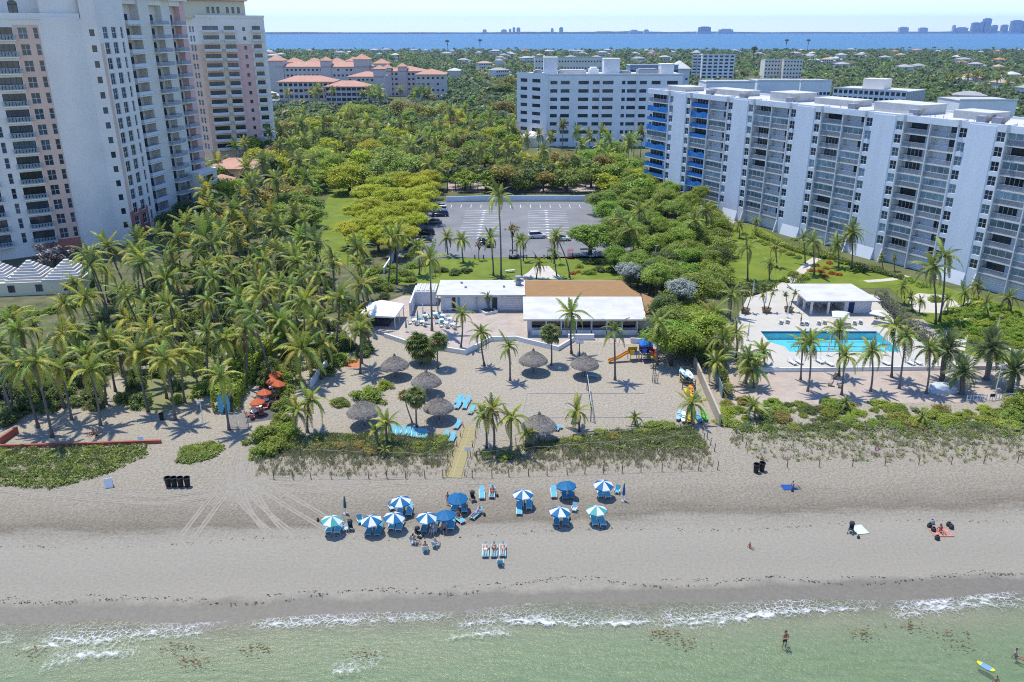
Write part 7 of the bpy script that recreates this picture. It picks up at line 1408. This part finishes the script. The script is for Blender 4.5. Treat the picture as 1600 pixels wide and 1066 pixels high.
# beach access mat of ribbed sections
MATM = M('olive_beach_mat', (.30, .25, .12), .9, .1, 5, stretch=(1, 8, 1)); MATS2 = M('pale_mat_edge', (.40, .35, .22), .9, .1, 4); t = thing('beach_mat', 'olive ribbed access mat curving over the dune to the beach', 'mat', G(715, 710), 0); P = smooth_path([G(735, 666), G(728, 690), G(716, 718), G(707, 747)], 5); o = Vector(t.location)
for k in range(len(P) - 1):
    for s in (-1, 1):
        a, b = P[k] - o, P[k + 1] - o; d = (b - a).normalized(); n = Vector((-d.y, d.x, 0)); c0 = n * s * .52; hw = n * .48; b2 = a + (b - a) * .985; zz = Vector((0, 0, .045 + .003 * (k % 2)))
        mb = MB(); mb.quad(a + c0 - hw + zz, b2 + c0 - hw + zz, b2 + c0 + hw + zz, a + c0 + hw + zz); mb.build('mat_section', MATM, t)
mb = ribbon([p - o for p in P], .07, .052); mb.build('centre_strip', MATS2, t)
# volleyball net and court
t = thing('volleyball_net', 'volleyball net strung between two wooden posts in the club sand', 'net', G(920, 632)); o = Vector(t.location); pa, pb = G(917, 610) - o, G(923, 659) - o
for p in (pa, pb): mb = MB(); mb.tube([(p.x, p.y, -.05), (p.x, p.y, 2.5)], .07, 8); mb.build('post', WOOD, t)
mb = MB()
for z in np.arange(1.45, 2.45, .1): mb.tube([(pa.x, pa.y, z), (pb.x, pb.y, z)], .006, 3)
for s in np.linspace(0, 1, 70): p = pa.lerp(pb, s); mb.tube([(p.x, p.y, 1.45), (p.x, p.y, 2.4)], .006, 3)
mb.build('mesh', DARK, t)
mb = MB(); mb.tube([(pa.x, pa.y, 2.42), (pb.x, pb.y, 2.42)], .035, 6); mb.build('tape', WHITE, t)
t = thing('court_lines', 'thin dark cord marking the volleyball court on the sand', 'court lines', G(915, 632)); o = Vector(t.location); cs = [G(824, 615.5) - o, G(1007, 615) - o, G(1019, 652.5) - o, G(815, 653) - o]
for k in range(4): mb = MB(); a, b = cs[k], cs[(k + 1) % 4]; mb.tube([(a.x, a.y, .03), (b.x, b.y, .03)], .03, 5); mb.build('cord', GREYM, t)
# playground
q = G(1003, 562); t = thing('playground_tower', 'playground tower with blue canopy, orange slide and red tube on the club sand', 'playground', q, R(8)); BLUP = M('blue_plastic', (.02, .14, .50), .4, .06, 2); YELP = M('yellow_plastic', (.62, .36, .02), .4, .06, 2); REDP = M('red_plastic', (.42, .02, .03), .4, .06, 2); ORP = M('orange_plastic', (.66, .27, .02), .4, .06, 2)
for sx in (-.7, .7):
    for sy in (-.7, .7): mb = MB(); mb.tube([(sx + .4, sy, -.05), (sx + .4, sy, 2.7)], .06, 8); mb.build('post', NAVY, t); mb = MB(); mb.tube([(sx - 1.4, sy, -.05), (sx - 1.4, sy, 1.9)], .06, 8); mb.build('post', YELP, t)
mb = MB(); mb.box(-2.1, -.7 + .35, -.7, .7, 1.12, 1.2); mb.box(-.3, 1.1, -.7, .7, 1.3, 1.38); mb.build('platform', NAVY, t); mb = MB(); mb.hip(-.35, 1.15, -.75, .75, 2.75, .8, .2); mb.build('canopy', BLUP, t)
for x0, x1, y_, z0, m_ in ((-.25, 1.05, .72, 1.4, REDP), (-2.05, -.75, .72, 1.2, YELP), (-.25, .45, -.74, 1.4, BLUP), (-2.05, -1.5, -.74, 1.2, YELP), (.5, 1.05, -.74, .3, YELP)): mb = MB(); mb.box(x0, x1, y_ - .03, y_ + .03, z0, z0 + .75); mb.build('panel', m_, t)
mb = MB(); n = 12
for k in range(n):
    s0, s1 = k / n, (k + 1) / n; f = lambda s: (-2.15 - 3.4 * s, -.1 - .5 * s, 1.2 * (1 - s) ** 1.15 + .22 + .07 * math.sin(s * 9)); a, b = f(s0), f(s1)
    mb.quad((a[0], a[1] - .3, a[2]), (b[0], b[1] - .3, b[2]), (b[0], b[1] + .3, b[2]), (a[0], a[1] + .3, a[2]))
    for s in (-.3, .3): mb.quad((a[0], a[1] + s, a[2]), (b[0], b[1] + s, b[2]), (b[0], b[1] + s, b[2] + .22), (a[0], a[1] + s, a[2] + .22)); mb.quad((a[0], a[1] + s * 1.15, a[2] - .06), (b[0], b[1] + s * 1.15, b[2] - .06), (b[0], b[1] + s * 1.15, b[2] + .22), (a[0], a[1] + s * 1.15, a[2] + .22))
mb.build('slide', ORP, t)
mb = MB(); mb.tube([(.9, .1, 1.75), (1.5, .1, 1.7), (2.0, -.2, 1.2), (1.9, -.7, .7), (2.4, -1.0, .35)], .36, 12); mb.build('tube_slide', REDP, t); mb = MB(); mb.tube([(1.1, -.5, 1.35), (1.7, -.9, .8), (2.1, -1.2, .25)], [.3, .3, .3], 10); mb.build('spiral_slide', YELP, t)
for k in range(4): mb = MB(); mb.box(-.2 + 0, .9, -.95 - .25 * k, -.72 - .25 * k, 1.1 - .3 * k, 1.18 - .3 * k); mb.build('step', NAVY, t)
q = G(905, 560); t = thing('shower_post', 'dark post carrying two pale speaker boxes on the club sand', 'post', q); mb = MB(); mb.tube([(0, 0, -.05), (0, 0, 2.6)], .07, 8); mb.build('post', DARK, t)
for s in (-.35, .3): mb = MB(); mb.box(s - .28, s + .28, -.25, .25, 2.5, 3.1); mb.build('box', CREAM, t)
for px_, h, lab in ((1021, 3., 'taller dark climbing post at the edge of the club sand'), (1026, 1.5, 'shorter dark climbing post at the edge of the club sand')):
    q = G(px_, 598); t = thing('climbing_post', lab, 'post', q)
    for s in (-.15, .15): mb = MB(); mb.tube([(s, 0, -.05), (s, 0, h)], .045, 6); mb.build('upright', DARK, t)
    for k in range(int(h / .4)): mb = MB(); mb.tube([(-.15, 0, .3 + k * .4), (.15, 0, .3 + k * .4)], .03, 6); mb.build('rung', DARK, t)
q = G(763, 488); t = thing('planter', 'square white planter on the club terrace', 'planter', q, R(30)); mb = MB(); 
for a in ((-1.3, 1.3, -1.3, -1.1), (-1.3, 1.3, 1.1, 1.3), (-1.3, -1.1, -1.1, 1.1), (1.1, 1.3, -1.1, 1.1)): m2 = MB(); m2.box(*a, 0, .5); m2.build('side', WHITE, t)
mb.box(-1.1, 1.1, -1.1, 1.1, 0, .4); mb.build('soil', MULCH, t)
def cafe_table(px_, py, lab, grp, seat='pale', z=0., n=4):
    q = G(px_, py, z); t = thing('terrace_table', lab, 'table', q, 0, grp); mb = MB(); mb.lathe([(0, .74), (.45, .74), (.45, .70), (0, .70)], 14); mb.build('table_top', GREYW, t); mb = MB(); mb.lathe([(.25, 0), (.25, .03), (.04, .06), (.04, .70)], 8); mb.build('pedestal', GREYM, t)
    for k in range(n): a = k * 2 * math.pi / n + ro.uniform(0, .6); chair(q.x + .85 * math.cos(a), q.y + .85 * math.sin(a), a - math.pi / 2, seat, 'chair drawn up to a round table on the club terrace' if grp else 'dark chair at the poolside table', 'chairs of the terrace tables' if grp else 'chairs at the poolside table', z, 'terrace_chair')
for px_, py in ((648, 505), (660, 508), (690, 505), (697, 510), (703, 503), (692, 498), (708, 512), (665, 498), (680, 495)): cafe_table(px_, py, 'round table on the club terrace', 'round tables on the terrace', ro.choice(('aqua', 'pale', 'white', 'dark')))
for px_, py, m_, lab in ((635, 519, UTEAL, 'teal'), (653, 507, UTEAL, 'teal'), (645, 492, GREYW, 'pale grey'), (661, 496, GREYW, 'pale grey')): folded(px_, py, m_, 'closed %s parasol on the club terrace' % lab, 'closed %s parasols of the terrace' % lab, 2.6)
# café parasols behind the hedge
for px_, py in ((430, 585), (424, 597), (434, 601), (412, 615), (403, 629)): umbrella(px_, py, [M('orange_parasol', (.58, .13, .045), .6, .06, 2, transl=.2)], 'orange parasol over the café tables behind the hedge', 'orange parasols of the café', 1.0, n=8, name='cafe_parasol')
for px_, py in ((426, 612), (416, 632), (432, 618), (405, 642), (398, 650)): cafe_table(px_, py, 'small table under the café parasols', 'café tables', 'red')
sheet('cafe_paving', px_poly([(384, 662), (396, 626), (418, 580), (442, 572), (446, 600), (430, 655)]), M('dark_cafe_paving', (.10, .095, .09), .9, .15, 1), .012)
q = G(374, 670); t = thing('wire_gate', 'tall wire mesh gate with metal frame at the end of the café lane', 'gate', q, R(-2))
for x in (-1.25, 1.25): mb = MB(); mb.tube([(x, 0, -.05), (x, 0, 2.5)], .05, 8); mb.build('post', GREYM, t)
for s in (-1, 1):
    mb = MB(); mb.box(s * .62 - .58, s * .62 + .58, -.02, .02, .1, .15); mb.box(s * .62 - .58, s * .62 + .58, -.02, .02, 2.25, 2.3)
    for k in range(12): x = s * .62 - .55 + k * .1; mb.box(x - .008, x + .008, -.008, .008, .15, 2.25)
    for k in range(20): mb.box(s * .62 - .58, s * .62 + .58, -.007, .007, .2 + k * .1, .215 + k * .1)
    mb.build('mesh_leaf', GREYM, t)
# pool furniture
gpl = 'white loungers around the pool'
for px_, py in ((1220, 505), (1230, 504), (1253, 507), (1260, 507), (1279, 506), (1288, 505), (1335, 506), (1344, 505)): q = G(px_, py, ZD); lounger(q.x, q.y, R(155), 'white', 'white lounger on the pale deck around the pool', gpl, ZD)
for px_, py in ((1237, 568), (1247, 567), (1279, 566), (1288, 566), (1295, 570), (1383, 569), (1422, 569), (1432, 568)): q = G(px_, py, ZD); lounger(q.x, q.y, R(20), 'white', 'white lounger on the pale deck around the pool', gpl, ZD)
for px_, py in ((1176, 462), (1195, 480), (1230, 497), (1293, 556), (1382, 555), (1168, 532)): folded(px_, py, UWHITE, 'closed white parasol standing on the pool deck', 'closed white parasols of the pool deck', 3.0, ZD, 'closed_parasol')
for px_, py, lab in ((1315, 486, 'open square white parasol in front of the pool pavilion'), (1374, 485, 'open square white parasol at the end of the pool pavilion')): umbrella(px_, py, [UWHITE], lab, None, 1.95, 2.4, 4, 'square_parasol', ZD)
POT = M('brown_planter', (.24, .15, .085), .8, .15, 3)
for i, (px_, py) in enumerate(((1164, 489), (1197, 488), (1232, 487))):
    q = G(px_, py, ZD); t = thing('palm_planter', 'round brown planter holding a small palm on the pool deck', 'planter', q, 0, 'palm planters of the pool deck'); mb = MB(); mb.lathe([(.6, 0), (.85, .75), (.92, .8), (.8, .8), (.75, .7)], 16); mb.build('pot', POT, t); mb = MB(); mb.lathe([(0, .72), (.78, .72)], 14); mb.build('soil', MULCH, t)
    for s in (-.35, .3): b = q + Vector((s, 0, .7)); coconut(b, b + Vector((s * 1.6, 0, 2.4 + .4 * (s > 0))), 1.25, 'small arching palm growing in a round deck planter', 'small planter palms', nf=11, yellow=.4)
cafe_table(1375, 497, 'dark table with chairs at the far end of the pool', None, 'dark', ZD)
for px_, py, k in ((1296, 603, 'dark'), (1303, 592, 'dark'), (1312, 606, 'dark')): q = G(px_, py); chair(q.x, q.y, ro.uniform(0, 6), k, 'dark chair left on the paved walk before the pool', 'dark chairs on the walk')
q = G(1472, 612); t = thing('covered_pile', 'pile of furniture wrapped in pale grey plastic on the pool walk', 'covered pile', (q.x, q.y, 0)); bm = bmesh.new(); bmesh.ops.create_icosphere(bm, subdivisions=4, radius=1); 
for v in bm.verts:
    n_ = math.sin(v.co.x * 5) * math.cos(v.co.y * 4 + 1) * .06 + math.sin(v.co.z * 9 + v.co.x * 7) * .03; c_ = v.co; v.co = Vector((math.copysign(abs(c_.x) ** .5, c_.x) * 2.0, math.copysign(abs(c_.y) ** .6, c_.y) * .9, max(-.02, (math.copysign(abs(c_.z) ** .6, c_.z)) * 1.25))) * (1 + n_)
me = bpy.data.meshes.new('plastic_cover'); bm.to_mesh(me); bm.free(); me.materials.append(M('grey_plastic_sheet', (.46, .50, .53), .3, .12, 1.5, bump=.1, bscale=3)); obj('plastic_cover', me, t); mb = MB(); mb.tube([(-1.9, -.82, .5), (0, -.98, .6), (1.9, -.82, .5)], .02, 5); mb.build('strap', GREYM, t)
def lamp(px_, py, h, lab, grp=None):
    q = G(px_, py); t = thing('lamp_post', lab, 'lamp post', q, 0, grp); mb = MB(); mb.tube([(0, 0, -.05), (0, 0, h)], [.07, .05], 8); mb.build('pole', GREYW, t); mb = MB(); mb.box(-.2, .5, -.12, .12, h, h + .12); mb.build('lamp_head', GREYM, t)
lamp(1553, 622, 5.0, 'slim grey lamp post past the date palms'); lamp(1551, 545, 5.5, 'slim grey lamp post beside the glossy shrubs'); lamp(1022, 432, 6.5, 'tall pole in front of the dark thicket beside the club'); lamp(318, 665, 3.5, 'thin pole with lamp on the sand near the café gate')
for k, px_ in enumerate((1532, 1540, 1552, 1562, 1574)):
    pass
t = thing('white_fence', 'low white picket fence at the end of the pool walk', 'fence', G(1535, 626)); o = Vector(t.location); P = along(1510, 628, 1585, 624, 16)
for p in P: mb = MB(); mb.box(p.x - o.x - .05, p.x - o.x + .05, p.y - o.y - .02, p.y - o.y + .02, 0, 1.0); mb.build('picket', WHITE, t)
for z in (.3, .85): mb = MB(); mb.tube([(P[0].x - o.x, P[0].y - o.y + .04, z), (P[-1].x - o.x, P[-1].y - o.y + .04, z)], .03, 5); mb.build('rail', WHITE, t)
mb = MB(); mb.box(.9, 1.6, -.08, -.03, .6, 1.05); mb.build('notice', DARK, t)
q = G(1368, 712); t = thing('warning_sign', 'small red and white warning sign among the dune grass', 'sign', q); mb = MB(); mb.tube([(0, 0, -.05), (0, 0, .9)], .03, 6); mb.build('post', WOOD, t); mb = MB(); mb.lathe([(0, 0), (.3, 0), (.3, .03), (0, .03)], 16); o_ = mb.build('disc', WHITE, t); o_.location = (0, -.04, .95); o_.rotation_euler = (R(70), 0, 0); mb = MB(); mb.lathe([(.2, .032), (.3, .032), (.3, .042), (.2, .042)], 16); mb.box(-.22, .22, -.035, .035, .032, .042); mb.build('red_ring', RED, o_)
for px_, py, lab in ((731, 714, 'small white notice beside the beach mat'), (222, 697, 'small white notice on the end of the coral wall')): q = G(px_, py); t = thing('notice_board', lab, 'sign', q); mb = MB(); mb.tube([(0, 0, -.05), (0, 0, 1.3)], .04, 6); mb.build('post', WOOD, t); mb = MB(); mb.box(-.35, .35, -.06, -.042, .8, 1.35); mb.build('board', GREYW, t)
# parked cars
TYRE = M('tyre_rubber', (.015, .015, .016), .8, .1, 4); RIM = M('alloy_rim', (.45, .45, .46), .35, .05, 3, metal=.7); CGL = M('car_glass', (.012, .015, .018), .05, .2, 1, spec=.6)
HL = M('headlight_glass', (.75, .76, .78), .2, .05, 2); TLM = M('tail_light', (.4, .01, .01), .3, .05, 2)
CARM = {}
def car_meshes(suv):
    if suv in CARM: return CARM[suv]
    h0, h1 = (.62, 1.72) if suv else (.52, 1.46); L = 2.3
    def loft(rows):                                     # rows of (x, half width, z bottom, z top)
        mb = MB(); n = 8; i0 = 0
        for x, w_, zb, zt in rows: mb.v += [(x, -w_ * .9, zb), (x, -w_, zb + .15), (x, -w_, zt - .16), (x, -w_ * .88, zt), (x, w_ * .88, zt), (x, w_, zt - .16), (x, w_, zb + .15), (x, w_ * .9, zb)]
        for k in range(len(rows) - 1):
            for j in range(n): mb.f.append((k * n + j, k * n + (j + 1) % n, (k + 1) * n + (j + 1) % n, (k + 1) * n + j)); mb.m.append(0)
        mb.f.append(tuple(range(n))[::-1]); mb.f.append(tuple(range((len(rows) - 1) * n, len(rows) * n))); mb.m += [0, 0]; return mb
    bt = h0 + .42; body = loft([(-L, .72, .42, h0 + .12), (-L + .12, .84, .3, bt - .02), (-1.4, .9, .22, bt), (0, .92, .22, bt + .02), (1.0, .9, .22, bt), (1.9, .86, .26, bt - .12), (L - .08, .76, .34, h0 + .12), (L, .64, .42, h0)])
    cab = loft([((-2.1 if suv else -1.75), .72, bt - .12, bt + .02), ((-1.95 if suv else -1.2), .70, bt - .1, h1 - .12), (-.6, .70, bt - .1, h1), (.2, .70, bt - .1, h1 - .02), (1.15, .72, bt - .12, bt + .04)])
    roof = MB(); xa = -1.85 if suv else -1.1; roof.v = [(xa, -.6, h1 - .06), (xa, .6, h1 - .06), (-.6, .62, h1 + .02), (-.6, -.62, h1 + .02), (.25, .6, h1 - .005), (.25, -.6, h1 - .005)]; roof.f = [(0, 3, 2, 1), (3, 5, 4, 2)]; roof.m = [0, 0]
    wh = MB(); wh.tube([(0, -.11, 0), (0, .11, 0)], .33, 14); ri = MB(); ri.tube([(0, -.125, 0), (0, .125, 0)], .2, 10); li = MB(); li.box(-.05, .05, -.16, .16, -.06, .06)
    CARM[suv] = (body, cab.mesh('cabin', CGL, True), roof, wh.mesh('wheel', TYRE), ri.mesh('rim', RIM), li.mesh('headlight', HL), li.mesh('tail_light', TLM)); return CARM[suv]
def car(px_, py, rz, paint, suv, label):
    q = G(px_, py); b, cb, rf_, wh, ri, hl, tl = car_meshes(suv); t = thing('parked_car', label, 'car', (q.x, q.y, .012), rz); obj('body', b.mesh('body', paint, True), t); obj('cabin', cb, t); obj('roof', rf_.mesh('roof', paint), t)
    for x in (-1.42, 1.4):
        for s in (-.82, .82): o_ = obj('wheel', wh, t, (x, s, .33)); obj('rim', ri, o_)
    h0 = .62 if suv else .52
    for s in (-.6, .6): obj('headlight', hl, t, (2.27, s * .9, h0 + .02)); obj('tail_light', tl, t, (-2.28, s, h0 + .05))
    return t
def paint(n, c): return M('car_paint_' + n, c, .25, .03, 1, spec=.6)
for a in ((686, 326, R(185), paint('silver', (.55, .56, .57)), False, 'silver car parked at the head of the row under the lime trees'), (686, 331, R(184), paint('white', (.72, .72, .72)), True, 'white SUV parked second in the row under the lime trees'), (688, 338, R(184), paint('navy', (.02, .035, .08)), True, 'navy blue SUV parked beside the white one'), (677, 350, R(184), paint('grey', (.10, .115, .11)), False, 'dark grey green car with space on either side'), (665, 367, R(184), paint('black', (.015, .016, .018)), True, 'black SUV in the pair nearest the young palms'), (660, 378, R(184), paint('charcoal', (.03, .035, .045)), False, 'charcoal car in the pair nearest the young palms'),
          (840, 372, R(8), paint('silver', (.55, .56, .57)), True, 'silver SUV parked alone in the middle of the lot'), (877, 376, R(4), paint('white', (.72, .72, .72)), False, 'white car half hidden behind a leaning palm'), (764, 384, R(100), paint('darkgrey', (.05, .055, .06)), True, 'dark grey SUV parked behind the young palms'), (753, 380, R(96), paint('black', (.015, .016, .018)), False, 'black car parked behind the young palms')): car(*a)
def cart(px_, py, rz, mat, lab):
    q = G(px_, py); t = thing('golf_cart', lab, 'golf cart', (q.x, q.y, .012), rz); mb = MB(); mb.box(-1.15, 1.15, -.55, .55, .25, .5); mb.box(.75, 1.15, -.5, .5, .5, .85); mb.build('body', mat, t); mb = MB(); mb.box(-.45, .1, -.5, .5, .5, .72); mb.box(-.5, -.38, -.5, .5, .72, 1.15); mb.build('seat', CREAM, t); mb = MB(); mb.box(-1.0, .75, -.6, .6, 1.82, 1.9); mb.build('roof', mat if mat is not DARK else DARK, t)
    for x in (-.9, .7):
        for s in (-.52, .52): mb = MB(); mb.tube([(x, s, .5), (x, s, 1.82)], .025, 6); mb.build('roof_post', DARK, t); mb = MB(); mb.tube([(x, s * 1.02 - .08, .24), (x, s * 1.02 + .08, .24)], .24, 10); mb.build('wheel', TYRE, t)
    mb = MB(); mb.tube([(.6, .2, .85), (.42, .2, 1.05)], .02, 5); mb.lathe([(.14, 1.06), (.16, 1.08), (.14, 1.1)], 8, (.4, .2)); mb.build('steering_wheel', DARK, t)
cart(803, 404, R(5), DARK, 'dark golf cart under the yellowish thin tree'); cart(862, 404, R(0), DARK, 'dark golf cart beside the leaning palm'); cart(891, 403, R(80), paint('red', (.35, .02, .02)), 'red golf cart at the lawn edge'); cart(913, 402, R(10), M('teal_paint', (.03, .10, .11), .4, .05, 1), 'dark teal golf cart with long roof at the lawn edge'); cart(925, 402, R(0), GREYW, 'pale golf cart beside the teal one')
for px_ in np.linspace(742, 850, 9): q = G(px_, 405); t = thing('bollard', 'short dark wooden bollard along the parking lot edge', 'bollard', q, 0, 'bollards of the parking lot edge'); mb = MB(); mb.tube([(0, 0, -.05), (0, 0, .9)], .14, 8); mb.build('post', WOOD, t); mb = MB(); mb.lathe([(.15, .88), (.15, .93), (0, .97)], 8); mb.build('cap', DARK, t)
q = G(797, 426); t = thing('stone_bench', 'white curved bench on the bright club lawn', 'bench', q, R(15)); mb = MB(); mb.box(-1.0, 1.0, -.3, .3, .4, .55); mb.build('seat', WHITE, t)
for s in (-.7, .7): mb = MB(); mb.box(s - .12, s + .12, -.25, .25, 0, .4); mb.build('leg', WHITE, t)
# boats on the bay
for px_, py, lab in ((1316, 58, 'white motor boat crossing the bay with a short wake'), (960, 55, 'tiny white boat far out on the bay'), (1349, 57, 'dark hulled boat on the bay'), (1397, 55, 'small white boat near the far shore')):
    q = G(px_, py, -.6); t = thing('motor_boat', lab, 'boat', (q.x, q.y, -.6), R(10)); s = 1.4; mb = MB(); mb.v = [(-7, -2, 0), (-7, 2, 0), (4, 2, 0), (8, 0, .4), (4, -2, 0), (-7, -2.4, 2), (-7, 2.4, 2), (4, 2.4, 2.2), (9, 0, 2.6), (4, -2.4, 2.2)]; mb.f = [(0, 4, 9, 5), (4, 3, 8, 9), (3, 2, 7, 8), (2, 1, 6, 7), (1, 0, 5, 6), (5, 9, 8, 7, 6)]; mb.m = [0] * 6; mb.build('hull', WHITE if 'dark' not in lab else DARK, t); mb = MB(); mb.box(-3, 2.5, -1.6, 1.6, 2.1, 4.2); mb.build('cabin', WHITE, t)
    mb = MB(); mb.poly([(-7, -1.5, .05), (-7, 1.5, .05), (-30, 4, .05), (-30, -4, .05)]); mb.build('wake', WHITE, t)
# ------------------------------------------------------------------ air
hz = bpy.data.materials.new('haze_air'); hz.use_nodes = True; nt = hz.node_tree; nt.nodes.remove(nt.nodes['Principled BSDF']); pvn = nt.nodes.new('ShaderNodeVolumePrincipled'); pvn.inputs['Color'].default_value = (.42, .62, 1.0, 1); pvn.inputs['Density'].default_value = 5e-5; pvn.inputs['Anisotropy'].default_value = .2
nt.links.new(pvn.outputs[0], nt.nodes['Material Output'].inputs['Volume'])
mb = MB(); mb.box(-14500, 14500, -400, 15800, -9, 260); o = mb.build('haze', hz); tag(o, 'thin bluish haze in the air over the bay and far shore', 'haze', kind='stuff')
